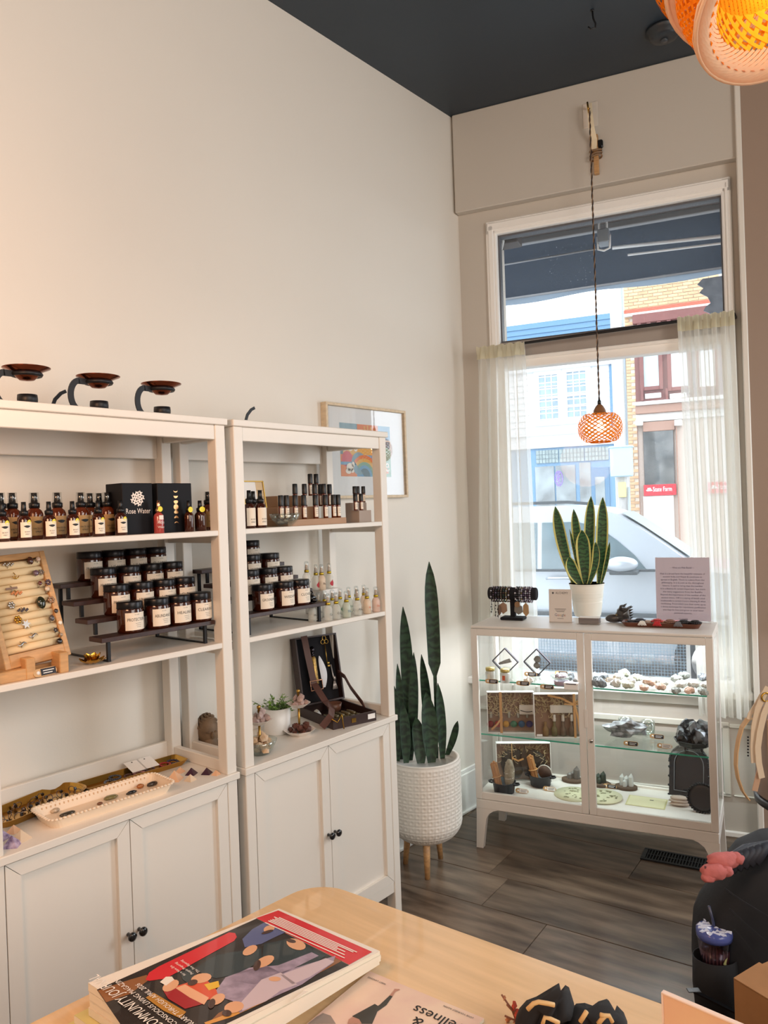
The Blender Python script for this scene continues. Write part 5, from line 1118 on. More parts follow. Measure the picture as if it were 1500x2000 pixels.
pinkst = mat('pale_pink_stone', '#c9aca2', .5, col2='#8d7470', scale=30); brownst = mat('brown_red_stone', '#6d3f30', .4, col2='#3f221b', scale=40); tanst = mat('tan_stone', '#c79a6c', .45, col2='#e3cdb4', scale=35)
r2 = random.Random(5)
def pile(base, n, R_, z, m, lab, grp, size, lay=2):
    made = []
    for k in range(n):
        a = k*2.4+r2.random()*.4; rr_ = R_*math.sqrt((k % (n//lay+1)+.5)/(n/lay)); zz = z+size*1.05*(k//(n//lay+1))
        if rr_ > R_: rr_ = R_
        made.append(rock('rough_stone', lab, base+Vector((max(.011, rr_)*math.cos(a)*.98, max(.011, rr_)*math.sin(a)*.98, zz)), size*r2.uniform(.8, 1.2), m, k+int(R_*1000), .3, 1.8, 1, False, 'stone', grp, r2.uniform(0, 6), (1, .8, .9)))
    nl = {}
    for o in sorted(made, key=lambda o: Vector(o.location).dot(RT)):
        L_ = round((o.location.z-base.z-z)/(size*1.05)); nl[L_] = nl.get(L_, 0)+1; o['label'] = '%s, %s, %s from the left' % (lab, ('bottom layer', 'second layer', 'top layer', 'topmost')[L_], ORD[min(11, nl[L_]-1)])
pile(tA.location, 12, .040, .006, brownst, 'red-brown stone in the right dish lower tier', 'red-brown stones', .013)
pile(tA.location, 7, .026, .103, pinkst, 'mauve stone in the right dish upper tier', 'mauve stones, right dish', .014)
pile(tBd.location, 16, .034, .010, tanst, 'tan stone in the left glass bowl', 'tan stones in the glass bowl', .015, 3)
pile(tBd.location, 7, .026, .103, pinkst, 'pink stone in the left dish upper tier', 'pink stones, left dish', .014)
hd = thing('carved_head', 'brown carved bearded head behind the post between the two bookcases', 'sculpture', (.085, .075, Z1), RZ-.3)
hm = mat('carved_brown', '#7d654c', .6, var=.3, scale=30)
b = B(); b.blob((0, 0, .058), (.036, .040, .052), .04, 1.5, 3, 3); b.blob((0, -.022, .022), (.026, .022, .028), .10, 2.5, 5, 2); b.lathe([(.034, 0), (.030, .012), (.024, .03)], 16); obj('head', b, hm, hd)
b = B(); b.blob((0, -.044, .052), (.006, .009, .013), .02, 1, 1, 2); obj('nose', b, hm, hd)
for s_ in (-1, 1): b = B(); b.blob((s_*.013, -.037, .062), (.007, .004, .004), .02, 1, 1, 1); obj('eye', b, hm, hd)
b = B()
for k in range(40):
    a = k*2.4; el = .1+1.4*(k/40); b.tube([(.037*math.cos(a+t*.5)*math.cos(el-.1*t), .008+.040*math.sin(a+t*.5)*math.cos(el-.1*t), .062+.052*math.sin(el-.1*t)) for t in (0, .5, 1, 1.5)], .0045, 5)
obj('hair', b, hm, hd, kind='stuff')
# ---- counter of the left bookcase
def tray_shape(name, lab, P, rzv, L_, Wt, H_, m, cat='tray', scallop=False, corner=.02):
    t = thing(name, lab, cat, P, rzv)
    def rr(l, w_, c, n=5):
        o = []
        for cx_, cy_, a0 in ((l-c, w_-c, 0), (-l+c, w_-c, PI/2), (-l+c, -w_+c, PI), (l-c, -w_+c, 1.5*PI)):
            for k in range(n+1): a = a0+PI/2*k/n; o.append((cx_+c*math.cos(a), cy_+c*math.sin(a)))
        return o
    secs = [(L_/2-.012, Wt/2-.012, 0), (L_/2, Wt/2, H_), (L_/2-.0025, Wt/2-.0025, H_), (L_/2-.0135, Wt/2-.0135, .003)]
    b = B(); n = None; vs = []
    for l, w_, z in secs: o = rr(l, w_, min(corner, w_*.9)); n = len(o); vs += [(x, y, z) for x, y in o]
    fs = [(i*n+k, i*n+(k+1) % n, (i+1)*n+(k+1) % n, (i+1)*n+k) for i in range(3) for k in range(n)]+[tuple(range(n-1, -1, -1)), tuple(3*n+k for k in range(n))]
    b.add(vs, fs, 0, False); obj('tray', b, m, t)
    if scallop:
        q = B(); o = rr(L_/2, Wt/2, corner, 4)
        tot = []
        for i in range(len(o)):
            a, c = Vector(o[i]), Vector(o[(i+1) % len(o)]); m_ = max(1, int((c-a).length/.011))
            tot += [a+(c-a)*j/m_ for j in range(m_)]
        for p in tot: q.blob((p.x, p.y, H_), (.0058, .0058, .0035), 0, 1, 1, 1)
        obj('scalloped_rim', q, m, t, kind='stuff')
        q = B(); nn = 26
        for k in range(nn):
            x = -L_/2+.03+(L_-.06)*k/(nn-1)
            q.box(x-.0014, Wt/2-.0075, .008, x+.0014, Wt/2-.0045, H_-.006)
        obj('flutes', q, mat('tray_flute', '#d9b48c', .5), t, kind='stuff')
    return t
def along(pa, pb): d = pb-pa; return math.atan2(d.y, d.x), d.length
wa, wb_, wc_, wd2 = [at(x, y, 2, Z1+.02) for x, y in ((57, 1585), (100, 1612), (343, 1541), (300, 1506))]
rzt, L1 = along((wa+wb_)/2, (wd2+wc_)/2); cen = (wa+wb_+wc_+wd2)/4
tw_ = tray_shape('serving_tray', 'long white scalloped tray in front on the left counter', Vector((cen.x, cen.y, Z1)), rzt, L1, .135, .028, mat('cream_porcelain', '#f4dfc6', .35), scallop=True, corner=.025)
TW = Matrix.Translation(tw_.location) @ Matrix.Rotation(rzt, 4, 'Z')
def ontray(px, py, lab, r, m, name='polished_stone', seed=1, sq=(1, 1, .5), amp=.1, zoff=.0035, grp=None):
    p = at(px, py, 2, Z1+.008); return rock(name, lab, Vector((p.x, p.y, Z1+zoff)), r, m, seed, amp, 1.5, 2, True, 'stone', grp, rzt, sq)
stt = 'stones in the white tray'
ontray(131, 1588, 'dark grey shard in the left of the white tray', .016, S_('shard', '#3f3a30'), seed=3, sq=(1.4, .6, .3))
ontray(108, 1583, 'clear crystal point with black specks in the white tray', .013, S_('speck', '#c9b49a', var=.6, scale=80), seed=4, sq=(1, .7, .5))
ontray(216, 1557, 'flat olive green polished stone in the white tray', .018, S_('olive', '#7d7446'), seed=5, sq=(1.2, .7, .35))
ontray(195, 1568, 'small brown stone chip in the white tray', .008, S_('chip', '#7a5138'), seed=6)
ontray(257, 1547, 'slender black stone in the white tray', .013, S_('blk', '#1c1a1c'), seed=7, sq=(1.3, .5, .4))
ontray(274, 1536, 'round amber brown stone in the white tray', .011, S_('amber', '#a8652c'), seed=8, sq=(1, .8, .7))
ontray(298, 1531, 'dark striped stone at the right of the white tray', .014, S_('stripe', '#3b332e', var=.6, scale=50), seed=9, sq=(1.3, .7, .5))
goldt = mat('brushed_gold_tray', '#c99a48', .22, 1)
g1a = at(168, 1530, 2, Z1+.015); g1b = at(-70, 1608, 2, Z1+.015)
rz1, l1 = along(g1b, g1a); c1 = (g1a+g1b)/2+Vector((-.0, 0, 0))
g1 = tray_shape('gold_tray', 'gold tray heaped with dark wire rings at the left end of the counter', Vector((.125, -.545, Z1)), 1.80, .30, .125, .020, goldt, corner=.045)
g2 = tray_shape('gold_tray', 'long gold tray of bracelets at the back of the left counter', Vector((.125, -.235, Z1)), 1.57-.06, .335, .085, .018, goldt, corner=.012)
r2 = random.Random(21); q = B(); q.tube([(.0095*math.cos(a*PI/9), .0095*math.sin(a*PI/9), 0) for a in range(18)], .0010, 5, closed=True); wirem = mat('dark_silver', '#6d6468', .25, .9); bandm = q.mesh('band', wirem); q = B(); q.blob((.0105, 0, 0), (.004, .006, .007), .25, 2, 3, 1, 0, None, False); stm = q.mesh('stone', mat('dark_stone', '#1b1518', .2, coat=.3))
M1 = Matrix.Translation(g1.location) @ Matrix.Rotation(1.80, 4, 'Z')
for k in range(22):
    p = M1 @ Vector((-.115+.23*(k % 8)/7*1+r2.uniform(-.01, .01), -.035+.035*(k//8)+r2.uniform(-.008, .008), .0115)); o = thing('wire_ring', 'dark wire ring in the left gold tray, %s row, %s from left' % (('front', 'middle', 'back')[k//8], ORD[k % 8]), 'ring', p, group='dark rings in the gold tray', rot=(PI/2+r2.uniform(-.7, .7), r2.uniform(-.3, .3), r2.uniform(0, 6)))
    obj('band', bandm, None, o); obj('stone', stm, None, o)
M2 = Matrix.Translation(g2.location) @ Matrix.Rotation(1.51, 4, 'Z')
def bracelet(loc, lab, m, r_=.02, n=18, bead=.0034, grp=None, cat='bracelet', rot=(0, 0, 0)):
    b = B()
    for k in range(n): a = 2*PI*k/n; b.blob((r_*math.cos(a), r_*math.sin(a)*.8, bead), (bead,)*3, .05, 1, k, 1)
    return obj('bead_bracelet', b, m, None, loc, 0, lab, cat=cat, group=grp, rot=rot)
for k, (x, y, m, lb) in enumerate(((-.085, -.012, mat('grey_bead', '#5b6068', .25), 'grey beaded bracelet at the left of the rear gold tray'), (-.06, .008, mat('slate_bead', '#3c414c', .25), 'slate beaded bracelet overlapping the grey one'), (-.02, -.01, mat('brown_bead', '#4a2d28', .25), 'dark brown bracelet left of the pink bracelet'), (.01, -.012, mat('pink_bead', '#b88178', .3), 'pink bracelet lying against the white cards'), (.045, -.006, mat('plum_bead', '#43282d', .3), 'plum bead bracelet lying on the right white card'), (.105, 0, mat('red_bead', '#a32b2a', .35), 'red beaded bracelet right of the cards'), (.135, .004, mat('blue_bead', '#2d2c48', .3), 'dark blue bracelet at the right end of the rear tray'))):
    bracelet(M2 @ Vector((x, y, .0045+.003*(k in (1, 4)))), lb, m, .019, 18, .0036)
for x, lb in ((.015, 'left white jewellery card on the rear gold tray'), (.058, 'right white jewellery card on the rear gold tray')):
    b = B(); b.box(-.024, -.03, 0, .024, .03, .0015); b.lathe([(.0025, .0015), (.0025, .002)], 8, 1, M=Matrix.Translation((0, .022, 0))); obj('jewellery_card', b, [paper, ink], None, M2 @ Vector((x, .022, .022)), 0, lb, cat='card', rot=(.28, 0, 1.51))
def pyramid(px, py, lab, m, s_=.016, rz=.4):
    p = at(px, py, 2, Z1); b = B(); b.add([(-s_, -s_, 0), (s_, -s_, 0), (s_, s_, 0), (-s_, s_, 0), (0, 0, s_*1.35)], [(3, 2, 1, 0), (0, 1, 4), (1, 2, 4), (2, 3, 4), (3, 0, 4)])
    return obj('stone_pyramid', b, m, None, p, rz, lab, cat='pyramid', group='little stone pyramids on the left counter')
amth = mat('amethyst_stone', '#5d4470', .25, col2='#c9b8d2', scale=60); clr = mat('clear_quartz', '#f0d9bd', .15, alpha=.75); smk = mat('deep_purple_stone', '#43283a', .15); rose = mat('peach_quartz', '#e6b894', .25)
pyramid(23, 1652, 'speckled amethyst pyramid nearest the left front edge of the counter', amth, .019, .8); pyramid(4, 1638, 'dark purple pyramid cut by the left edge of the photo', amth, .017); pyramid(41, 1640, 'clear quartz pyramid beside the speckled amethyst one', clr, .019, .3); pyramid(27, 1625, 'small peach pyramid behind the clear quartz one', rose, .014)
pyramid(374, 1512, 'deep purple pyramid at the right end, left one of two', smk, .015, .5); pyramid(404, 1511, 'deep purple pyramid nearest the bookcase post', smk, .014, .5); pyramid(372, 1524, 'clear pyramid in front of the left deep purple one', clr, .014, .2); pyramid(341, 1523, 'large peach quartz pyramid beside the tray end', rose, .021, .6); pyramid(352, 1508, 'small peach quartz pyramid behind the large one', rose, .012, .3); pyramid(422, 1513, 'pale peach pyramid at the very right end of the left counter', rose, .011, .3)
# ================================================================== SNAKE PLANTS
def leafmat(name, c1, c2, sc_=9):
    if name in MATS: return MATS[name]
    m = bpy.data.materials.new(name); m.use_nodes = True; nt = m.node_tree; N = nt.nodes; L = nt.links; p = N['Principled BSDF']; p.inputs['Roughness'].default_value = .38
    tc = N.new('ShaderNodeTexCoord'); wv_ = N.new('ShaderNodeTexWave'); wv_.bands_direction = 'Z'; wv_.inputs['Scale'].default_value = sc_; wv_.inputs['Distortion'].default_value = 9; wv_.inputs['Detail'].default_value = 3; wv_.inputs['Detail Scale'].default_value = 2.2
    L.new(tc.outputs['Object'], wv_.inputs[0]); mx = N.new('ShaderNodeMix'); mx.data_type = 'RGBA'; mx.inputs[6].default_value = (*rgb(c1), 1); mx.inputs[7].default_value = (*rgb(c2), 1)
    L.new(wv_.outputs['Fac'], mx.inputs[0]); L.new(mx.outputs[2], p.inputs['Base Color']); p.inputs['Subsurface Weight'].default_value = 0; MATS[name] = m; return m
def leaf(b, base, tip, wmax, wpos=.45, bend=(0, 0, 0), face=(0, -1, 0), w0=.35, edge=.16, twist=0, stalk=0):
    base, tip, bend, face = Vector(base), Vector(tip), Vector(bend), Vector(face)
    ax_ = (tip-base).normalized(); nv = 16; U = [-1, -1+edge*2, -.4, 0, .4, 1-edge*2, 1]
    vs = []
    for j in range(nv+1):
        t = j/nv; c = base+(tip-base)*t+bend*math.sin(PI*t)
        wd_ = w0+(1-w0)*math.sin(PI/2*min(1, t/wpos))**1.3 if t < wpos else max(0.02, math.cos(PI/2*((t-wpos)/(1-wpos))**1.6))**.8
        if stalk and t < stalk: wd_ = .18+.1*(t/stalk)
        wd_ *= wmax/2; sd = ax_.cross(face).normalized(); ff = face.normalized()
        a = twist*t; sd, ff = sd*math.cos(a)+ff*math.sin(a), ff*math.cos(a)-sd*math.sin(a)
        for u in U: vs.append(c+sd*(u*wd_)+ff*(-(1-u*u)*wd_*.28))
    k = len(U); fs = []; 
    b.add(vs, [(j*k+i, j*k+i+1, (j+1)*k+i+1, (j+1)*k+i) for j in range(nv) for i in range(1, k-2)], 0, True)
    b.add(vs, [(j*k+i, j*k+i+1, (j+1)*k+i+1, (j+1)*k+i) for j in range(nv) for i in (0, k-2)], 1, True)
# tall one on the floor
pcx, pcy = .21, 1.115; pr_ = .156
zt = at(835, 1503, 1, pcy-.12).z; zb = at(835, 1661, 1, pcy-.12).z
tp = thing('snake_plant', 'tall dark snake plant in a white dimpled planter on wooden legs, on the floor', 'plant', (pcx, pcy, 0))
ceram = mat('white_planter', '#e9e4dc', .45)
b = B(); ns, nr = 216, 96; cells, rows_ = 36, 11
def potfn(u, v):
    z = zb+(zt-zb)*v; r = pr_*(1-.30*max(0, (.24-v)/.24)**2.2) if v < .24 else pr_
    if .02 < v < .975:
        cu = (u*cells) % 1-.5; cv = ((v-.02)/.955*rows_) % 1-.5; q = max(abs(cu), abs(cv)); dd = math.hypot(cu, cv)
        r += .0042*max(0, 1-(q/.47)**4)-.0052*max(0, 1-(dd/.33)**2)
    a = 2*PI*u; return (r*math.cos(a), r*math.sin(a), z)
b.surf(potfn, ns, nr)
b.lathe([(pr_, zt), (pr_-.002, zt+.004), (pr_-.012, zt+.004), (pr_-.014, zt), (pr_-.016, zt-.05)], 48); b.lathe([(pr_*.70, zb), (.0, zb)], 48); obj('planter', b, ceram, tp)
b = B(); b.lathe([(pr_-.015, zt-.045), (.05, zt-.04), (0, zt-.04)], 32); obj('soil', b, soilm, tp)
for a in (-.93, 1.62, 3.4): b = B(); b.tube([(.085*math.cos(a), .085*math.sin(a), zb+.025), (.105*math.cos(a), .105*math.sin(a), 0)], lambda t: .017-.006*t, 12); obj('leg', b, pine, tp)
dkl = leafmat('snake_leaf_dark', '#2f4a33', '#182a20'); dke = mat('snake_leaf_dark_edge', '#24402c', .4)
fd = (Vector(CAM)-Vector((pcx, pcy, 1.0))); fd.z = 0; fd.normalize(); rd = Vector((-fd.y, fd.x, 0))
def P(px, py, dep=0): q = hit(px, py, Vector((pcx, pcy, 0))+fd*dep, fd); return q-Vector((pcx, pcy, 0))
for bx_, by_, tx_, ty_, w_, dep, wp_, kw in ((853, 1470, 838, 1097, 27, .02, .72, dict(stalk=.5)), (801, 1480, 787, 1185, 25, .0, .55, {}), (800, 1480, 808, 1274, 21, .04, .5, {}), (840, 1480, 823, 1278, 20, -.03, .45, {}), (864, 1482, 855, 1334, 20, .03, .5, {}), (866, 1450, 894, 1408, 14, -.02, .6, {}), (783, 1480, 776, 1296, 16, .03, .5, {}), (843, 1492, 832, 1352, 32, .08, .5, {}), (793, 1495, 786, 1372, 20, .08, .5, {}), (775, 1490, 770, 1340, 22, .05, .5, {}), (822, 1490, 812, 1400, 26, .09, .5, {})):
    b = B(); A_, T_ = P(bx_, by_, dep), P(tx_, ty_, dep*.6); A_.z = min(A_.z, zt-.03); leaf(b, A_, T_, w_/450, wp_, rd*.006, fd+rd*.15*((bx_ % 5)-2), twist=.25*((bx_ % 3)-1), edge=.06, **kw); obj('leaf', b, [dkl, dke], tp)
# small one on the glass cabinet
q = at(1148, 1203, 2, CH); sp = thing('snake_plant', 'yellow-edged snake plant in a ribbed white pot on top of the glass cabinet', 'plant', (q.x, q.y, CH), PH)
potw = mat('cream_pot', '#f1ece0', .4); H_ = .158
prof = []
for k in range(60):
    v = k/59; r = .060+.020*v**.8+(.004 if v > .965 else 0); z = .004+v*(H_-.004)
    if .45 < v < .56 or .70 < v < .78: r += .0016*math.sin(v*PI*60)
    prof.append((r, z))
b = B(); n = 96; vs = []
for r, z in prof:
    for k in range(n): rr_ = r+(.0011*math.cos(k*PI) if (z > H_*.80 and z < H_*.96) or (H_*.57 < z < H_*.69) or z < H_*.43 else 0); vs.append((rr_*math.cos(2*PI*k/n), rr_*math.sin(2*PI*k/n), z))
b.add(vs, [(i*n+k, i*n+(k+1) % n, (i+1)*n+(k+1) % n, (i+1)*n+k) for i in range(59) for k in range(n)], 0, True); b.lathe([(.058, 0), (.060, .004)], 48); b.lathe([(prof[-1][0], H_), (prof[-1][0]-.006, H_), (prof[-1][0]-.012, H_-.02)], 48); obj('pot', b, potw, sp)
b = B(); b.lathe([(.074, H_-.018), (0, H_-.014)], 24); obj('soil', b, soilm, sp)
gl = leafmat('snake_leaf_green', '#3d6b3f', '#1f3d29', 16); ye = mat('leaf_yellow_edge', '#d9d27a', .45)
S_px = 427.0
def Q(x, y, dep=0): px, py = 1060+x/7.14, 950+y/7.14; return Vector(((px-1147)/S_px, dep, H_+(1140-py)/S_px))
for bx_, by_, tx_, ty_, w_, dep, wp_, bd, tw in ((440, 1340, 195, 215, 185, .0, .58, -.010, .1), (540, 1330, 442, 265, 150, .03, .62, .0, .3), (640, 1330, 712, 85, 160, .02, .60, -.004, -.1), (800, 1340, 893, 105, 175, .0, .55, .004, -.2), (625, 1350, 602, 570, 215, -.03, .62, .0, .0), (590, 1360, 412, 955, 175, -.045, .5, -.012, -.3), (660, 1350, 800, 745, 125, -.04, .68, .016, .5), (830, 1340, 977, 755, 70, -.01, .6, .004, .6), (790, 1330, 865, 400, 110, .04, .6, .004, .2), (545, 1330, 390, 560, 60, .01, .5, .0, .4)):
    b = B(); leaf(b, Q(bx_, by_+40, dep), Q(tx_, ty_, dep*1.2), w_/7.14/S_px, wp_, (bd, 0, 0), (.1*tw, -1, 0), twist=tw, edge=.13, w0=.4); obj('leaf', b, [gl, ye], sp)
# ================================================================== ON TOP OF THE GLASS CABINET
def onc(px, py, z=CH): p = at(px, py, 2, z); return Vector((p.x, p.y, z+.0004))
bs_ = thing('bracelet_stand', 'black velvet T-bar bracelet stand at the left end of the cabinet top', 'jewellery stand', onc(1003, 1210), PH)
b = B(); b.box(-.055, -.035, 0, .055, .035, .014, .003); obj('base', b, velvet, bs_)
b = B(); b.box(-.012, -.01, .014, .012, .01, .10, .002); obj('stem', b, velvet, bs_)
b = B(); b.lathe([(.027, 0), (.030, .004), (.030, .230), (.027, .234)], 24, M=frame_M((-.117, 0, .124), (0, 1, 0), (0, 0, 1))); obj('bar', b, velvet, bs_)
r2 = random.Random(8); bc = ['#2c1a1e', '#3a2320', '#1d1c22', '#4a4a50', '#6a5a4c', '#2a4038', '#83754f', '#4f3226', '#26222c', '#1a1a1f', '#9b99a0', '#b9b3c0', '#5d4a68', '#c9c6cf', '#4b2f46', '#8d8798', '#d2cfd6', '#6c5f7a', '#bdbac4']
xs_ = [-.098+.0125*k for k in range(8)]+[.022+.0100*k for k in range(8)]
for k, x in enumerate(xs_):
    cm = mat('bead_%d' % (k % len(bc)), bc[k % len(bc)], .25, coat=.3); cm2 = mat('bead_%d' % ((k*3+11) % len(bc)), bc[(k*3+11) % len(bc)], .25, coat=.3); b = B()
    for j in range(22):
        a = 2*PI*j/22; b.blob((0, .0350*math.cos(a), .0350*math.sin(a)-.004), (.0046,)*3, .04, 1, j, 1, 0 if (j+k) % 3 else 1)
    side = 'left' if k < 8 else 'right'
    o = obj('bead_bracelet', b, [cm, cm2], None, bs_.location+Matrix.Rotation(PH, 4, 'Z').to_3x3() @ Vector((x, 0, .124)), PH, '%s bead bracelet on the %s half of the T-bar, %s from its %s' % (('dark' if k < 8 else 'pale'), side, ORD[k % 8], 'end' if k < 8 else 'stem'), cat='bracelet', group='bead bracelets on the T-bar')
card = mat('kraft_tag_stone', '#8f6f58', .5); 
for k, (x, z, w_, h_, m, lb) in enumerate(((-.045, .055, .038, .055, '#9a7a64', 'large brown hexagonal hanging stone left of the T-bar stem'), (-.062, .045, .016, .05, '#7d6656', 'narrow brown hanging stone at the left of the T-bar'), (.030, .05, .040, .048, '#79736b', 'grey hanging stone right of the T-bar stem'), (.028, .075, .026, .03, '#8a6a4c', 'round brown hanging stone above the grey one'), (.066, .05, .028, .065, '#a5835d', 'tall tan pointed hanging stone at the right of the T-bar'))):
    b = B(); b.prism([(-w_/2, -h_*.2), (0, -h_/2), (w_/2, -h_*.25), (w_/2*.9, h_*.3), (0, h_/2), (-w_/2*.9, h_*.3)], -.004, .004, M=frame_M((0, 0, 0), (1, 0, 0), (0, 0, 1))); b.tube([(0, 0, h_/2), (0, 0, .124-.03-z)], .0008, 4)
    obj('hanging_stone', b, mat('hang_%d' % k, m, .4), None, bs_.location+Matrix.Rotation(PH, 4, 'Z').to_3x3() @ Vector((x, -.012-.01*(k in (1, 3)), z)), PH, lb, cat='stone')
for k, (x, L_) in enumerate(((-.098, .06), (-.078, .078), (-.066, .082))):
    b = B(); b.tube([(0, 0, 0), (.003*(-1)**k, 0, -L_*.5), (0, 0, -L_)], .0014, 5)
    for j in range(4): b.blob((.002*(-1)**j, 0, -L_*(.3+.2*j)), (.0032, .003, .004), .1, 1, j, 1)
    obj('bead_strand', b, mat('bead_2', '#1d1c22', .25), None, bs_.location+Matrix.Rotation(PH, 4, 'Z').to_3x3() @ Vector((x, -.030, .092)), PH, 'dark bead strand hanging from the left end of the T-bar, %s from the left' % ORD[k], cat='necklace')
qs = thing('review_sign', 'small white tabletop sign headed Alchemy and Google on the cabinet top', 'sign', onc(1095, 1216), PH, rot=(-.07, 0, PH))
b = B(); w_, h_ = .105, .152; b.box(-w_/2, -.002, 0, w_/2, .002, h_, .001); b.box(-w_/2, -.002, 0, w_/2, .05, .003); obj('panel', b, mat('sign_card', '#d9d0c8', .4), qs)
b = B(); write(b, 'ALCHEMY', .014, FRONT(.008, -.0026, h_*.885), maxw=.058)
b.lathe([(.0045, 0), (.0045, .0005)], 10, M=FRONT(-.033, -.0022, h_*.885))
for k in range(3): b.box(-.026+.004*k, -.0024, h_*.40-.006*k, .026-.004*k, -.0021, h_*.40-.006*k+.0018)
b.box(-.014, -.0024, h_*.115, .014, -.0021, h_*.125); obj('print', b, mat('sign_ink', '#4a4646', .6), qs)
gcol = ['#6b6f86', '#a8574a', '#b59a55', '#6b6f86', '#5d8062', '#a8574a']; x = -.026
for ch_, c_ in zip('Google', gcol):
    v_, f_ = txt(ch_, .0175); wd_ = max(p[0] for p in v_)-min(p[0] for p in v_); b = B(); yb = min(p[1] for p in v_); off_ = -.004 if ch_ == 'g' else 0
    b.add([(p[0]+x+wd_/2, p[1]-yb+off_, 0) for p in v_], f_, 0, False, FRONT(0, -.0026, h_*.19)); obj('letter', b, mat('letter_'+c_[1:], c_, .6), qs); x += wd_+.0012
ch = thing('card_holder', 'clear holder with a stack of grey cards in front of the small plant pot', 'card holder', onc(1151, 1219), PH)
b = B(); b.box(-.05, -.02, 0, .05, .03, .0025); b.box(-.05, -.022, 0, .05, -.02, .018); b.box(-.05, .028, 0, .05, .03, .03); obj('holder', b, glass, ch)
for k in range(9): b = B(); b.box(-.045+.0006*(k % 3), -.015, .003+.0032*k, .045+.0006*(k % 3), .026, .0056+.0032*k); obj('card', b, mat('grey_card' if k < 8 else 'white_card', '#7e7674' if k < 8 else '#e9e5e0', .6), ch)
dg = thing('dragon_head', 'dark carved dragon head facing left on the cabinet top', 'carving', onc(1208, 1216), PH)
drm = mat('labradorite', '#4a4540', .3, col2='#25242a', scale=30, coat=.3)
b = B(); b.blob((.022, 0, .040), (.032, .028, .030), .15, 2, 3, 3); b.blob((-.020, 0, .020), (.034, .020, .019), .12, 2.5, 5, 2); b.blob((-.044, 0, .016), (.014, .014, .012), .1, 2, 7, 2); b.blob((.03, 0, .015), (.028, .026, .017), .15, 2, 9, 2, flat=0); obj('head', b, drm, dg)
b = B(); b.blob((-.02, 0, .006), (.030, .014, .006), .08, 2, 2, 2, flat=0.0); obj('jaw', b, drm, dg)
for s_ in (-1, 1):
    b = B(); b.tube([(.012, s_*.014, .060), (.016+.012*(s_ > 0), s_*.020, .078), (.026+.010*(s_ > 0), s_*.022, .084)], lambda t: .008*(1-t)+.001, 7); obj('horn', b, drm, dg)
    b = B(); b.tube([(.030, s_*.020, .055), (.048, s_*.026, .068), (.056, s_*.026, .074)], lambda t: .008*(1-t)+.001, 7); obj('ear', b, drm, dg)
    b = B(); b.blob((-.004, s_*.020, .037), (.005, .003, .004), .02, 1, 1, 1); obj('eye', b, S_('labeye', '#8a7a4a'), dg)
b = B()
for k in range(5): b.tube([(.05, 0, .02+.012*k), (.066, 0, .026+.012*k)], lambda t: .005*(1-t)+.0006, 5)
obj('frill', b, drm, dg, kind='stuff')
tr = onc(1292, 1224); tray2 = tray_shape('wooden_tray', 'long dark wooden tray of bead bracelets at the front of the cabinet top', tr, PH, .325, .085, .020, mat('dark_tray_wood', '#6b3f2d', .4, var=.2, scale=12), corner=.02)
for k, (x, y, c_, lb) in enumerate(((-.125, .0, '#23232a', 'black bracelet at the left end of the wooden tray'), (-.09, .01, '#3a3a45', 'charcoal bracelet beside the black one in the wooden tray'), (-.055, .006, '#b9a08f', 'beige bracelet with white tassel in the wooden tray'), (-.018, .006, '#c9423f', 'red tasselled bracelet in the wooden tray'), (.01, .01, '#c39f82', 'tan bracelet in the middle of the wooden tray'), (.035, -.002, '#8a6250', 'brown bracelet right of the tan one in the wooden tray'), (.062, .008, '#5d4038', 'dark brown bracelet in the wooden tray'), (.09, .0, '#2b2a2c', 'black bracelet with grey tassel in the wooden tray'), (.118, .008, '#1c1c20', 'black bracelet near the right end of the wooden tray'), (.136, -.002, '#242226', 'black bracelet at the right end of the wooden tray'))):
    m = mat('traybead_%d' % k, c_, .3); p = tr+Matrix.Rotation(PH, 4, 'Z').to_3x3() @ Vector((x, y, .010+.008*(k % 2)))
    b = B()
    for j in range(20): a = 2*PI*j/20; b.blob((.023*math.cos(a), .021*math.sin(a), .0045), (.0042,)*3, .05, 1, j, 1)
    b.lathe([(0, .008)], 3) if 0 else None
    for j in range(16): a = 2*PI*j/16; b.blob((.013*math.cos(a), .012*math.sin(a), .010), (.0042,)*3, .05, 1, j, 1)
    obj('bead_bracelet', b, m, None, p, PH+k, lb, cat='bracelet', group='bracelets in the wooden tray')
for x, c_, lb in ((-.073, '#f2efe9', 'white tassel hanging over the front of the wooden tray'), (-.012, '#c9343a', 'red tassel at the middle of the wooden tray'), (.072, '#77767a', 'grey tassel hanging over the front of the wooden tray')):
    b = B()
    for j in range(11): a = (j-5)*.19; b.tube([(0, 0, .012), (.010*math.sin(a), -.012, .012), (.022*math.sin(a), -.019-.002*(j % 2), -.004-.001*(j % 3))], .0016, 4)
    obj('tassel', b, mat('tassel_'+c_[1:], c_, .8), None, tr+Matrix.Rotation(PH, 4, 'Z').to_3x3() @ Vector((x, -.030, .015)), PH, lb, cat='tassel')
asg = thing('acrylic_sign', 'tall lilac page in an acrylic stand at the right end of the cabinet top', 'sign', onc(1335, 1214), PH, rot=(-.05, 0, PH-.03))
w_, h_ = .232, .285
b = B(); b.box(-w_/2, -.002, 0, w_/2, -.0008, h_+.004); b.box(-w_/2, .0008, 0, w_/2, .002, h_+.004); b.box(-w_/2, -.03, 0, w_/2, .05, .002); obj('acrylic_stand', b, glass, asg)
b = B(); b.box(-w_/2+.002, -.0006, .004, w_/2-.002, .0006, h_); obj('page', b, mat('lilac_page', '#d3cbdc', .6), asg)
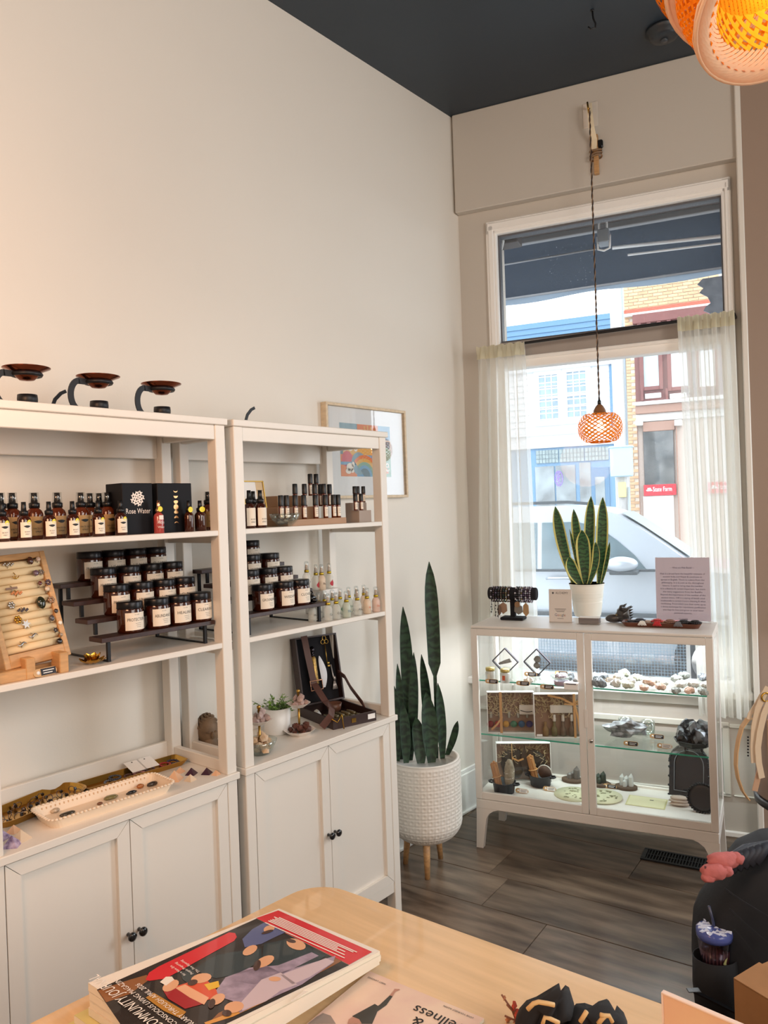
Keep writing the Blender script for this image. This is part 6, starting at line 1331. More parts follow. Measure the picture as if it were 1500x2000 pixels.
b = B(); L_ = ['~ What are Mala Beads? ~', '', 'Mala is a broad form the beautiful remnants of', 'ancient India and Nepal & continues to', 'spread in English. There is a piece from the', 'philosophy. It is known as the throughout', 'history. It said to bring that the number', 'it is a lifetime & certain important, but more', 'the many suggestions from the Buddha.', 'Beyond the importance of the number of the', 'ancient times, 108 is a saying of beads used', 'traditionally in certain mantra chanting & when', 'meditating. From which you then come up to', 'a divine technique for repetitions purification', 'you may be free and grow to your inner', 'personal capacity.', '', 'CLOVER']
for k, s_ in enumerate(L_):
    if s_: write(b, s_, .0105, FRONT(0, -.0024, h_*.84-k*.0135), maxw=(.10 if k == 0 else .058 if k == 17 else .188))
obj('lettering', b, mat('lilac_ink', '#77708a', .6), asg)
# ================================================================== INSIDE THE GLASS CABINET
RPH = Matrix.Rotation(PH, 4, 'Z').to_3x3()
def onz(px, py, z): p = at(px, py, 2, z); return Vector((p.x, p.y, z+.0005))
def ctag(px, py, z, lab, dark=True, rz=0): return price_tag(onz(px, py, z), PH+rz, lab, dark, .95)
z1c, z2c, z3c = gs1, gs2, Z0+.022
lidg = mat('dull_gold_lid', '#b5a468', .35, .7)
for px, py, c_, lb in ((958, 1330, '#d9d6c8', 'small gold-lidded jar of pale salts, left one on the upper glass shelf'), (987, 1333, '#c9603f', 'small gold-lidded jar with an orange label, right one on the upper glass shelf')):
    t = thing('small_jar', lb, 'jar', onz(px, py, z1c), PH); b = B(); b.lathe([(.020, 0), (.0225, .003), (.0225, .040), (.018, .046), (.018, .049)], 18); obj('jar', b, mat('jar_fill_'+c_[1:], '#e6e8e2', .12, trans=.5), t)
    b = B(); b.lathe([(.0205, .047), (.021, .049), (.021, .060), (.019, .062), (0, .062)], 18); obj('lid', b, lidg, t)
    b = B(); b.add([(.0229*math.cos(-PI/2+(k-3)*.1)+.0, .0229*math.sin(-PI/2+(k-3)*.1)-.0004, .013+z) for z in (0, .022) for k in range(7)], [(k, k+1, k+8, k+7) for k in range(6)]); obj('label', b, mat('jar_label_'+c_[1:], c_, .5), t)
frm = mat('dark_grey_frame', '#3b3a42', .4)
def diamond(px, py, lab, kind):
    z = z1c; o = onz(px, py, z); t = thing('floating_frame', lab, 'display frame', o, PH); s_ = .062
    b = B()
    for k in range(4): a0, a1 = k*PI/2, (k+1)*PI/2; b.strap([(s_*math.sin(a0), 0, s_+.001+s_*math.cos(a0)*-1), (s_*math.sin(a1), 0, s_+.001-s_*math.cos(a1))], .005, .014, (0, 1, 0))
    obj('frame', b, frm, t)
    b = B(); b.add([(s_*.95*math.sin(k*PI/2), 0, s_+.001-s_*.95*math.cos(k*PI/2)) for k in range(4)], [(0, 1, 2, 3)]); obj('film', b, glass, t)
    b = B(); b.box(-.012, -.012, 0, .012, .012, .006, .001); b.box(-.003, -.004, 0, .003, .004, .012); obj('foot', b, frm, t)
    sm = mat('grey_fossil', '#7d7a74', .5, var=.35, scale=60)
    b = B()
    if kind == 0: b.prism([(-.034, -.008), (-.006, .006), (.020, .016), (.030, .0), (.012, -.006), (-.030, -.016)], -.005, .005, M=frame_M((0, 0, s_), (1, 0, 0), (0, 0, 1)))
    else:
        b.blob((.001, 0, s_+.015), (.017, .006, .016), .12, 2, 3, 2); b.blob((-.002, 0, s_-.014), (.016, .006, .015), .12, 2, 5, 2)
    o2 = obj('framed_stone', b, sm, None, o, PH, ('grey shard of stone floating in the left diamond frame', 'pair of round grey fossils floating in the right diamond frame')[kind], cat='stone'); return t
diamond(988, 1318, 'dark diamond-shaped display frame, left one on the upper glass shelf', 0); diamond(1050, 1320, 'dark diamond-shaped display frame, right one on the upper glass shelf', 1)
for px, py, lb in ((960, 1336, 'dark wooden tag before the two small jars'), (1021, 1340, 'dark wooden tag below the right diamond frame'), (1068, 1347, 'dark wooden tag before the stacked glass dishes'), (1036, 1322, 'dark wooden tag behind the white crystal'), (1096, 1320, 'dark wooden tag at the back, behind the glass dishes')): ctag(px, py, z1c, lb)
whc = mat('white_cluster', '#ddddd6', .5, var=.18, scale=25); grc = mat('pale_green_cluster', '#cfd4c2', .5, var=.18, scale=25); blc = mat('blue_grey_cluster', '#8b949b', .4, col2='#5f676c', scale=30); orc = mat('orange_cluster', '#dcb9a4', .5, col2='#e3c6b4', scale=20); gyc = mat('grey_green_cluster', '#a9b0a9', .5, col2='#7f8884', scale=25)
rock('white_crystal', 'white crystal lump behind the tag under the right diamond frame', onz(1032, 1336, z1c), .020, whc, 31, .25, 1.8)
gd = thing('glass_dish', 'stack of clear glass dishes with lilac crystals on the upper shelf', 'dish', onz(1096, 1338, z1c), PH)
b = B(); b.lathe([(.026, 0), (.030, .003), (.032, .020), (.029, .020), (.026, .005), (0, .004)], 20); obj('lower_dish', b, mat('lilac_dish', '#cdbccf', .2, trans=.4), gd)
b = B(); b.lathe([(.020, .021), (.04, .030), (.046, .042), (.044, .042), (.036, .032), (0, .026)], 24); obj('upper_dish', b, tglass, gd)
for k in range(5): rock('small_crystal', 'small lilac grey crystal piled in the stacked glass dishes, %s' % ('right', 'back right', 'back left', 'front left', 'front right')[k], gd.location+Vector((.016*math.cos(k*1.26), .016*math.sin(k*1.26), .030)), .011, mat('lilac_crystal', '#b3a6ae', .4), k+40, .3, 2, 1, False, 'stone', 'crystals in the glass dishes')
rock('grey_stone', 'grey rough stone behind the white box, left shelf half', onz(1115, 1328, z1c), .020, blc, 51); rock('grey_stone', 'small dark grey stone right of the rough grey stone', onz(1124, 1334, z1c), .011, mat('dark_slate', '#55504c', .5), 52)
wbx = thing('white_box', 'small white lidded box beside the cabinet centre post, upper shelf', 'box', onz(1117, 1346, z1c), PH)
b = B(); b.box(-.030, -.015, 0, .030, .015, .020, .001); obj('base', b, paper, wbx); b = B(); b.box(-.031, -.016, .0205, .031, .016, .028, .001); b.box(-.022, -.0165, .022, .022, -.016, .0265, 0, 1); obj('lid', b, [paper, inkgrey], wbx)
CR = [(1162, 1334, .028, blc, 'blue grey crystal cluster nearest the centre post, back'), (1178, 1331, .024, blc, 'blue grey crystal cluster, second from the centre post'), (1170, 1347, .030, blc, 'large blue grey cluster at the front beside the centre post'), (1208, 1331, .024, whc, 'white bumpy cluster at the back, right door'), (1203, 1346, .026, whc, 'white bumpy cluster at the front, left of the pale green pair'), (1219, 1326, .026, grc, 'pale green round cluster at the very back'), (1226, 1349, .025, grc, 'pale green round cluster at the front of the upper shelf'), (1243, 1333, .024, grc, 'pale green cluster right of centre, rear'), (1232, 1338, .020, whc, 'white cluster between the pale green ones'), (1268, 1343, .026, orc, 'orange and white crystal cluster on the upper shelf'), (1258, 1353, .020, orc, 'small brown-tipped white cluster at the front edge'), (1290, 1352, .024, orc, 'cream and brown cluster at the front edge'), (1282, 1338, .020, whc, 'white crystal behind the cream one'), (1297, 1342, .018, whc, 'white crystal right of the cream one'), (1322, 1338, .026, gyc, 'grey green cluster behind, right end'), (1336, 1331, .024, gyc, 'grey green cluster at the far back right'), (1330, 1347, .024, whc, 'white and grey cluster, right end middle'), (1320, 1358, .019, gyc, 'grey cluster at the front edge right of the cream one'), (1354, 1346, .024, whc, 'white cluster with grey top near the right post'), (1346, 1359, .022, orc, 'cream cluster at the front edge near the right post'), (1374, 1334, .024, blc, 'dark grey cluster against the right post, back'), (1374, 1362, .022, gyc, 'grey green cluster at the front against the right post'), (1379, 1348, .020, whc, 'white cluster against the right post')]
for k, (px, py, r, m, lb) in enumerate(CR):
    b = B(); r3 = random.Random(k)
    r *= 1.3
    for j in range(9): a = j*2.4; rr_ = r*.45*math.sqrt(j/9); b.blob((rr_*math.cos(a), rr_*math.sin(a), r*.55+r*.28*r3.random()), (r*.48,)*3, .18, 2, k*11+j, 1, 0, None, False, 0.0)
    obj('crystal_cluster', b, m, None, onz(px, py, z1c)+RPH @ Vector((0, .01, 0)), PH+k, lb, cat='crystal', group='crystal clusters on the upper glass shelf')
ctag(1190, 1333, z1c, 'plain tan wooden tag right of the blue grey clusters', False)
# gift boxes with straw
straw = mat('wood_wool', '#f0dfb6', .8); box_in = mat('gift_box_card', '#a58774', .6); raff = mat('raffia_ribbon', '#c08f58', .6)
def giftbox(pxl, pxr, py, ytop, z, lab, fill, dback=.03):
    pl_ = onz(pxl, py, z); pr2 = onz(pxr, py, z); d = (pr2-pl_); w_ = d.length; rzv = math.atan2(d.y, d.x); hpx = (py-ytop)/430*1.0
    t = thing('gift_box', lab, 'gift box', pl_, rzv, 'gift boxes in the glass cabinet', rot=(-.06, 0, rzv)); h = hpx
    b = B(); b.box(0, 0, 0, w_, .038, .003); b.box(0, 0, h-.003, w_, .038, h); b.box(0, 0, 0, .003, .038, h); b.box(w_-.003, 0, 0, w_, .038, h); obj('sides', b, paper, t)
    b = B(); b.box(.003, .033, .003, w_-.003, .036, h-.003); obj('card_back', b, box_in, t)
    b = B(); r3 = random.Random(int(pxl)); 
    for k in range(130):
        x, zz = r3.uniform(.01, w_-.01), h*(.42+.5*r3.random()); a = r3.uniform(0, 6); L_ = r3.uniform(.015, .03); y = r3.uniform(.006, .03)
        if fill == 'p' and zz < h*.62 and x > w_*.25 and k % 2: continue
        b.tube([(max(.004, min(w_-.004, x+L_*(t_-.5)*math.cos(a)+.006*math.sin(5*t_+k))), y, max(.01, min(h-.006, zz+L_*(t_-.5)*math.sin(a)+.004*math.cos(6*t_)))) for t_ in (0, .33, .66, 1)], .0016, 3)
    obj('wood_wool', b, straw, t, kind='stuff')
    b = B(); b.box(.002, .001, .002, w_-.002, .002, h-.002); obj('clear_lid', b, pane_mat('lid_film', (.95, .94, .92), refl=.1), t)
    return t, w_, h
g1_, w_, h = giftbox(953, 1046, 1432, 1352, z2c, 'gift box of coloured bath bombs tied with raffia, left one on the middle shelf', 'c')
b = B(); b.strap([(w_*.29, -.001, 0), (w_*.29, -.001, h)], .012, .001, (0, -1, 0)); b.strap([(w_*.32, -.003, h*.40), (w_*.20, -.008, h*.22), (w_*.08, -.010, h*.10)], .008, .001, (0, -1, 0)); obj('raffia', b, raff, g1_)
for k, c_ in enumerate(('#8f2a2f', '#d8484a', '#d9a334', '#2f7d5c', '#2f6494', '#33338a')):
    b = B(); b.lathe([(0, -.008), (.013, -.007), (.0155, 0), (.013, .007), (0, .008)], 16, M=frame_M((w_*(.06+.165*k), .018, h*.20), (1, 0, 0), (0, 0, 1))); obj('bath_bomb', b, mat('bomb_'+c_[1:], c_, .6), g1_)
for k in range(5): b = B(); b.lathe([(.006, 0), (.006, .024), (.004, .027), (0, .028)], 10, M=Matrix.Translation((w_*(.08+.19*k), .015, h*.36))); obj('vial', b, frost, g1_)
b = B(); b.box(w_*.68, .004, h*.45, w_-.004, .006, h*.68); cdx = obj('card', b, paper, g1_); b = B(); b.tube([(w_*(.70+.05*k), .003, h*(.55-.04*math.sin(k*.5))) for k in range(6)], .0018, 5); obj('black_script', b, ink, cdx)
g2_, w_, h = giftbox(1045, 1137, 1441, 1358, z2c, 'gift box of small spray bottles with a raffia bow, right one on the middle shelf', 'p')
b = B(); b.strap([(w_*.86, -.001, 0), (w_*.86, -.001, h)], .010, .001, (0, -1, 0)); b.strap([(w_*.30, -.002, h*.97), (w_*.60, -.004, h*.90), (w_*.86, -.004, h*.76)], .008, .001, (0, -1, 0))
for s_ in (-1, 1): b.strap([(w_*.86, -.004, h*.76), (w_*.86-.04*s_ if s_ > 0 else w_*.86+.014, -.010, h*.85), (w_*.86-.045*s_ if s_ > 0 else w_*.86+.02, -.010, h*.78), (w_*.86, -.005, h*.75)], .006, .001, (0, -1, 0))
b.strap([(w_*.87, -.004, h*.75), (w_*.93, -.006, h*.45), (w_*.95, -.004, h*.15)], .008, .001, (0, -1, 0)); obj('raffia_bow', b, raff, g2_)
b = B(); b.box(w_*.35, .004, h*.56, w_*.82, .006, h*.74); obj('card', b, paper, g2_)
for k in range(4): b = B(); b.lathe([(.0135, 0), (.0135, .032), (.008, .040), (.006, .044), (.0065, .062), (0, .063)], 12, M=Matrix.Translation((w_*(.24+.185*k), .018, .005))); obj('spray_vial', b, (mat('straw_liquid', '#b9965f', .2, trans=.3), mat('olive_liquid', '#8f8a62', .2, trans=.3), mat('clay_liquid', '#9a8572', .2, trans=.3), mat('clay_liquid', '#9a8572', .2, trans=.3))[k], g2_); 
for k in range(3): b = B(); b.lathe([(.006, 0), (.007, .004), (.006, .030), (0, .031)], 10, M=Matrix.Translation((w_*(.43+.185*k), .012, h*.36))); obj('white_nozzle', b, paper, g2_)
b = B(); b.box(w_*.04, -.0006, h*.03, w_*.16, -.0001, h*.08); obj('price_sticker', b, paper, g2_)
g3_, w_, h = giftbox(971, 1078, 1527, 1449, z3c, 'gift box with a dark abalone shell and feather, standing behind the black pots', 's')
b = B(); b.blob((w_*.30, .018, h*.45), (w_*.22, .012, h*.40), .12, 2, 3, 3); b.blob((w_*.70, .018, h*.42), (w_*.24, .012, h*.38), .12, 2, 5, 3); obj('shell', b, mat('abalone', '#4e443f', .35, col2='#2f2a2a', scale=25), g3_)
b = B(); b.surf(lambda u, v: (w_*.52+(u-.5)*.035*math.sin(PI*min(.97, v+.06)), .004, h*(.2+.75*v)), 5, 10); obj('feather', b, mat('dark_feather', '#4f4039', .6), g3_)
b = B(); b.tube([(w_*.29, -.002, 0), (w_*.29, -.002, h)], .0015, 5); b.strap([(w_*.29, -.003, h*.62), (w_*.40, -.006, h*.55), (w_*.50, -.003, h*.60)], .008, .001, (0, -1, 0)); obj('raffia', b, raff, g3_)
# middle shelf, right
shk = mat('shiny_black_rock', '#3a3c40', .18, .5, var=.6, scale=50); 
b = B(); b.blob((0, 0, .036), (.088, .045, .042), .28, 1.8, 17, 3, 0, None, False, 0.0); obj('tourmaline_rock', b, mat('rough_black_rock', '#2b2c2f', .3, .3, col2='#a9acb0', scale=28), None, onz(1222, 1443, z2c)+RPH @ Vector((0, .035, 0)), PH+.25, 'large rough black and silver rock on the middle glass shelf', cat='rock')
ctag(1232, 1458, z2c, 'dark wooden tag in front of the large rough rock')
for px, py, lb in ((1222, 1432, 'clear tumbler behind the large rough rock'), (1266, 1437, 'clear tumbler at the back of the middle shelf, right one')):
    t = thing('glass_tumbler', lb, 'glass', onz(px, py, z2c), PH); b = B(); b.lathe([(.022, 0), (.027, .010), (.031, .040), (.030, .066), (.0285, .066), (.029, .040), (.025, .012), (0, .008)], 24); obj('tumbler', b, tglass, t)
ctag(1283, 1444, z2c, 'dark wooden tag in front of the right tumbler'); ctag(1298, 1463, z2c, 'white-faced wooden tag left of the black dish', False)
bd = thing('footed_dish', 'black footed dish heaped with shiny dark rocks by the right post', 'dish', onz(1355, 1466, z2c)+RPH @ Vector((0, .02, 0)), PH)
b = B(); b.lathe([(.050, .014), (.072, .024), (.080, .042), (.078, .044), (.068, .030), (0, .022)], 8, smooth=False); obj('dish', b, mat('black_dish', '#1b1b1e', .35), bd)
for k in range(4): b = B(); b.lathe([(.005, 0), (.007, .016)], 10, M=Matrix.Translation((.045*math.cos(k*PI/2+.78), .045*math.sin(k*PI/2+.78), 0))); obj('foot', b, mat('black_dish', '#1b1b1e', .35), bd)
for k, (x, y, z, r, m) in enumerate(((-.035, -.03, .030, .032, 0), (.03, -.035, .030, .034, 1), (.0, .02, .030, .036, 0), (-.045, .025, .035, .030, 1), (.048, .015, .035, .032, 0), (.005, -.02, .062, .034, 1), (-.02, .02, .070, .028, 0), (.035, .02, .070, .030, 1))):
    rock('silver_rock', 'shiny silver black rock in the footed dish, %s' % ('front left', 'front right', 'centre, lower', 'back left', 'back right', 'front of the top', 'left of the top', 'right of the top')[k], bd.location+RPH @ Vector((x, y, z)), r, (shk, mat('shungite_rock', '#8b8e92', .15, .7, col2='#26272a', scale=18))[m], k+60, .3, 1.6, 2, False, 'rock', 'rocks in the footed dish')
# bottom shelf
iron = mat('cast_iron', '#202229', .5)
def cauldron(px, py, lab):
    t = thing('mini_pot', lab, 'pot', onz(px, py, z3c), PH); b = B(); b.lathe([(.040, 0), (.046, .004), (.052, .050), (.055, .053), (.050, .053), (.043, .008), (0, .006)], 24); obj('pot', b, iron, t)
    for s_ in (-1, 1): b = B(); b.tube([(s_*.050, -.014, .044), (s_*.066, -.012, .046), (s_*.072, 0, .046), (s_*.066, .012, .046), (s_*.050, .014, .044)], .0042, 6); obj('handle', b, iron, t)
    return t
c1_ = cauldron(985, 1548, 'small black iron pot holding wood sticks and a sage bundle, left one'); c2_ = cauldron(1056, 1534, 'small black iron pot holding wood sticks and a stone slice, right one')
palo = mat('palo_santo', '#c08a55', .6, var=.25, scale=8, stretch=(14, 14, 2))
for t, lb in ((c1_, 'left'), (c2_, 'right')):
    o = thing('stick_bundle', 'tied bundle of pale wood sticks in the %s iron pot' % lb, 'wood sticks', t.location+RPH @ Vector((-.020, .0, .010)), PH, rot=(0, -.22, PH))
    for k in range(7): b = B(); x, y = .011*math.cos(k*.9)*(k > 0), .011*math.sin(k*.9)*(k > 0); b.box(x-.005, y-.005, 0, x+.005, y+.005, .118+.006*(k % 3), .001); obj('stick', b, palo, o)
    b = B(); b.tube([(.019*math.cos(a*PI/8), .019*math.sin(a*PI/8), .062) for a in range(16)], .0035, 5, closed=True); obj('twine', b, raff, o)
sgb = thing('sage_bundle', 'grey white sage bundle wound with thread in the left iron pot', 'sage bundle', c1_.location+RPH @ Vector((.022, .005, .012)), PH, rot=(.05, .06, PH))
b = B(); b.blob((0, 0, .075), (.024, .022, .072), .10, 3, 3, 3); obj('sage', b, mat('white_sage', '#a9a08c', .9, var=.35, scale=50), sgb)
b = B(); b.tube([(.024*math.cos(k*.7)*math.sin(PI*(.15+.7*k/40)), .023*math.sin(k*.7)*math.sin(PI*(.15+.7*k/40)), .015+.115*k/40) for k in range(41)], .0012, 4); obj('thread', b, paper, sgb)
sl = thing('stone_slice', 'brown stone slice with a pale rim standing in the right iron pot', 'stone', c2_.location+RPH @ Vector((.018, .012, .045)), PH)
b = B(); b.lathe([(0, -.005), (.030, -.005), (.032, 0), (.030, .005), (0, .005)], 22, M=frame_M((0, 0, .015), (1, 0, 0), (0, 0, 1))); obj('slice', b, mat('slice_brown', '#5d4a42', .4, var=.4, scale=30), sl)
b = B(); b.tube([(.033*math.cos(a*PI/12), -.002, .015+.033*math.sin(a*PI/12)) for a in range(-1, 14)], .003, 6); obj('pale_rim', b, mat('pale_rim', '#cfc9c2', .4), sl)
ctag(1019, 1550, z3c, 'white-faced wooden tag in front of the left iron pot', False); ctag(1073, 1546, z3c, 'white-faced wooden tag in front of the right iron pot', False)
slicew = mat('bark_slice', '#5b4636', .7, var=.3, scale=20)
def woodbase(px, py, lab, st, m, top=None):
    t = thing('stone_on_slice', lab, 'ornament', onz(px, py, z3c), PH); b = B(); b.lathe([(.044, 0), (.046, .003), (.046, .012), (.043, .014), (0, .014)], 22, sx=1.1, sy=.8); obj('wood_slice', b, slicew, t)
    b = B(); r3 = random.Random(px)
    for x, y, h_, r in st:
        n = 6; q = [(x+r*math.cos(2*PI*k/n), y+r*math.sin(2*PI*k/n)) for k in range(n)]; vs = [(a, c, .013) for a, c in q]+[(x+(a-x)*.9, y+(c-y)*.9, .013+h_*.7) for a, c in q]+[(x+.003, y, .013+h_)]
        b.add(vs, [(k, (k+1) % n, n+(k+1) % n, n+k) for k in range(n)]+[(n+k, n+(k+1) % n, 2*n) for k in range(n)])
    obj('points', b, m, t); return t
dkst = mat('dark_green_point', '#39433c', .3, var=.4, scale=30); gyst = mat('grey_point', '#6f6a66', .4, var=.4, scale=30)
woodbase(1118, 1526, 'dark stone points on a wood slice, left of the centre post', ((-.012, 0, .030, .014), (.020, .004, .062, .016), (.0, .012, .035, .013)), gyst)
woodbase(1172, 1534, 'dark green stone points on a wood slice, right of the centre post', ((-.008, 0, .045, .014), (.014, .006, .055, .014), (.0, -.014, .03, .010)), dkst)
woodbase(1223, 1540, 'white crystal points on a wood slice, beside the dark tag', ((-.018, 0, .055, .012), (.0, .008, .045, .014), (.022, .0, .06, .012), (-.004, -.014, .035, .010)), mat('clear_points', '#e6e8e6', .15, trans=.3))
ctag(1191, 1541, z3c, 'dark rectangular tag before the green stone points')
def plate(px, py, lab, r, rzv, zoff=0):
    t = thing('round_plaque', lab, 'plaque', onz(px, py, z3c)+Vector((0, 0, zoff)), rzv); b = B(); b.lathe([(r, 0), (r, .004), (0, .004)], 36); obj('disc', b, mat('plaque_cream', '#d9d6b4', .6), t)
    b = B(); r3 = random.Random(px)
    for k in range(26):
        a = r3.uniform(0, 6.3); rr_ = r*.75*math.sqrt(r3.random()); x, y = rr_*math.cos(a), rr_*math.sin(a); q = r3.uniform(.005, .013); b.add([(x+q*r3.uniform(.4, 1)*math.cos(j*PI/4), y+q*r3.uniform(.4, 1)*math.sin(j*PI/4), .0044+.00001*k) for j in range(8)], [tuple(range(8))])
    obj('print', b, mat('plaque_print', '#7f7a58', .6), t); return t
plate(1121, 1552, 'round cream plaque with olive print, left one lying on the bottom shelf', .088, 0); plate(1176, 1558, 'round cream plaque with olive print, right one overlapping the left', .088, 1.2, .0045)
pcm = thing('parchment', 'pale parchment certificate lying on the bottom shelf', 'paper', onz(1263, 1567, z3c), PH)
b = B(); b.box(-.082, -.06, 0, .082, .06, .0012); obj('sheet', b, mat('parchment', '#d6d09c', .7, var=.12, scale=12), pcm)
b = B(); b.box(-.076, -.054, .0012, .076, .054, .0016); b.box(.010, .022, .0016, .026, .028, .0019, 0, 1); obj('inner_field', b, [mat('parchment_field', '#e6e2bb', .7), ink], pcm)
cl_ = thing('cloth_bundle', 'folded beige cloth bundle left of the round black frame', 'cloth', onz(1328, 1574, z3c), PH+.1)
for k in range(3): b = B(); b.blob((0, .004*k, .010+.011*k), (.046-.003*k, .022, .008), .12, 2, k+3, 2); obj('fold', b, mat('beige_cloth', '#c3b2a4', .8, bump=.2, bscale=40), cl_)
bf = mat('ornate_black', '#191a20', .4)
fa = thing('arched_picture_frame', 'large ornate black arched picture frame leaning in the right end of the cabinet', 'picture frame', onz(1345, 1560, z3c)+RPH @ Vector((.0, .02, 0)), PH, rot=(-.20, 0, PH-.12))
def arch(w_, h_, n=10): return [(-w_, 0), (w_, 0)]+[(w_*math.cos(PI*k/n), h_-w_+w_*math.sin(PI*k/n)) for k in range(n+1)]
b = B(); o_, i_ = arch(.084, .225), [(x, z+.022) for x, z in arch(.061, .178)]; n = len(o_); vs = [(x, -.009, z) for x, z in o_]+[(x, -.009, z) for x, z in i_]+[(x, .006, z) for x, z in o_]+[(x, .006, z) for x, z in i_]
b.add(vs, [(k, (k+1) % n, n+(k+1) % n, n+k) for k in range(n)]+[(2*n+k, 3*n+k, 3*n+(k+1) % n, 2*n+(k+1) % n) for k in range(n)]+[(k, 2*n+k, 2*n+(k+1) % n, (k+1) % n) for k in range(n)]+[(n+k, n+(k+1) % n, 3*n+(k+1) % n, 3*n+k) for k in range(n)]); obj('moulding', b, bf, fa)
b = B()
for k in range(46):
    t_ = k/46*n; j = int(t_); f_ = t_-j; p = Vector(o_[j]).lerp(Vector(o_[(j+1) % n]), f_); b.blob((p.x*1.0, -.008, p.y), (.0065, .005, .0065), .1, 2, k, 1)
obj('beading', b, bf, fa, kind='stuff')
b = B(); b.tube([(x*1.02, -.010, z) for x, z in i_], .0018, 5, closed=True); obj('inner_line', b, mat('pewter_line', '#77787c', .4), fa)
b = B(); b.prism([(x, z) for x, z in i_], -.002, .001, M=frame_M((0, 0, 0), (1, 0, 0), (0, 0, 1))); obj('dark_glass', b, mat('dark_frame_glass', '#15181f', .06, coat=.6), fa)
fr_ = thing('round_picture_frame', 'small round black rope-edged frame in front of the arched frame', 'picture frame', onz(1372, 1588, z3c), PH, rot=(-.22, 0, PH-.05)); rr_ = .060
b = B(); b.lathe([(rr_*.72, -.006), (rr_*.80, -.009), (rr_, -.004), (rr_, .004), (rr_*.7, .004)], 36, M=frame_M((0, 0, rr_), (1, 0, 0), (0, 0, 1))); obj('moulding', b, bf, fr_)
b = B()
for k in range(34): a = 2*PI*k/34; b.tube([(rr_*.94*math.cos(a), -.008, rr_+rr_*.94*math.sin(a)), (rr_*1.03*math.cos(a+.12), -.004, rr_+rr_*1.03*math.sin(a+.12))], .0036, 5)
obj('rope_edge', b, bf, fr_, kind='stuff')
b = B(); b.lathe([(rr_*.72, -.002), (0, -.002)], 30, M=frame_M((0, 0, rr_), (1, 0, 0), (0, 0, 1)).copy() @ Matrix.Rotation(0, 4, 'X')); obj('dark_glass', b, mat('dark_frame_glass', '#15181f', .06, coat=.6), fr_)
b = B(); b.box(.02, .0, 0, .03, .05, .004); b.tube([(.025, .002, .06), (.03, .05, .003)], .003, 6); obj('easel', b, bf, fr_)
# ================================================================== FLOOR REGISTER
uv = [at_w(*q, -.3) for q in ((1250, 1678),)]
A_ = at(1250, 1679, 2, 0); Bq = at(1257, 1655, 2, 0); Cq = at(1372, 1692, 2, 0); 
rg = thing('floor_vent', 'dark metal floor vent set in the planks under the glass cabinet', 'vent', (A_.x, A_.y, .0012), .19); vm_ = mat('vent_metal', '#1d2228', .4, .3)
vw, vd = .335, .118
b = B()
for q in ((0, 0, 0, vw, .014, .006), (0, vd-.014, 0, vw, vd, .006), (0, .014, 0, .018, vd-.014, .006), (vw-.018, .014, 0, vw, vd-.014, .006)): b.box(*q, .0015)
obj('rim', b, vm_, rg); b = B(); b.box(.018, .014, -.0005, vw-.018, vd-.014, .0004); obj('duct', b, mat('duct_black', '#050506', .9), rg)
b = B()
for k in range(24): x = .022+.0122*k; b.box(x, .014, .0005, x+.0045, vd-.014, .0052)
b.box(.018, vd/2-.003, .0005, vw-.018, vd/2+.003, .005); obj('louvres', b, vm_, rg, kind='stuff')
# ================================================================== ON THE TABLE
m1 = at(545, 1775, 2, .787); m2 = at(742, 1858, 2, .787); m0 = at(172, 1920, 2, .830)
pages = mat('magazine_pages', '#e9dfcd', .7); glossp = lambda n_, c_, **k: mat('cover_'+n_, c_, .25, coat=.3, **k)
def magazine(k, n, lab, top, off=(0, 0)):
    def zt_(t, j): z0, z1 = .787-TZ, .830-TZ; return TZ+.0004+(z0+(z1-z0)*t)*j/n
    def pt(s, t, j): q = m1+(m2-m1)*s+(m0-m1)*t; return Vector((q.x+off[0], q.y+off[1], zt_(t, j)))
    t_ = thing('magazine', lab, 'magazine', (0, 0, 0), 0, 'stacked magazines on the table')
    b = B(); lo, hi = k+.02, k+.985; c4 = [(0, 0), (1, 0), (1, 1), (0, 1)]
    vs = [pt(s, t, lo) for s, t in c4]+[pt(s, t, hi) for s, t in c4]; b.add(vs, [(0, 1, 5, 4), (1, 2, 6, 5), (2, 3, 7, 6), (3, 0, 4, 7), (0, 3, 2, 1)]); obj('pages', b, pages, t_)
    b = B(); b.add([pt(s, t, hi)+Vector((0, 0, .0002)) for s, t in c4], [(3, 2, 1, 0)]); obj('cover', b, top, t_); return t_, pt
N_ = 6
magazine(0, N_, 'lowest magazine of the stack, shifted towards the left corner', glossp('yel', '#d9cf8e'), (-.030, -.022))
magazine(1, N_, 'second lowest magazine of the stack, yellow-edged cover showing at left', glossp('yel', '#d9cf8e'), (-.022, -.014))
for k in (2, 3, 4): magazine(k, N_, '%s magazine of the stack, only its page edges showing' % ('third lowest', 'fourth lowest', 'fifth lowest, right under the top')[k-2], pages, (.002*(k-3), .0015*(k % 2)))
mg, pt = magazine(5, N_, 'topmost magazine, white-bordered cover with a group of people and a red panel', glossp('white', '#eee8de'))
nrm = (m0-m1).cross(m2-m1).normalized(); nrm = nrm if nrm.z > 0 else -nrm
TP = pt(0, 0, 5.985); n_pl = ((pt(1, 0, 5.985)-TP).cross(pt(0, 1, 5.985)-TP)).normalized(); n_pl = n_pl if n_pl.z > 0 else -n_pl
def cov(px, py, lay): return hit(px, py, TP+n_pl*(.0004+.00012*lay), n_pl)
def inkp(name, pols, m, lay):
    for p_ in pols:
        b = B(); n = len(p_); v_ = [cov(x, y, lay) for x, y in p_]; nn = (v_[1]-v_[0]).cross(v_[2]-v_[0]); b.add(v_, [tuple(range(n)) if nn.z > 0 else tuple(range(n-1, -1, -1))]); obj(name, b, m, mg)
z1 = lambda *p: [(100+x/2.143, 1680+y/2.143) for x, y in p]
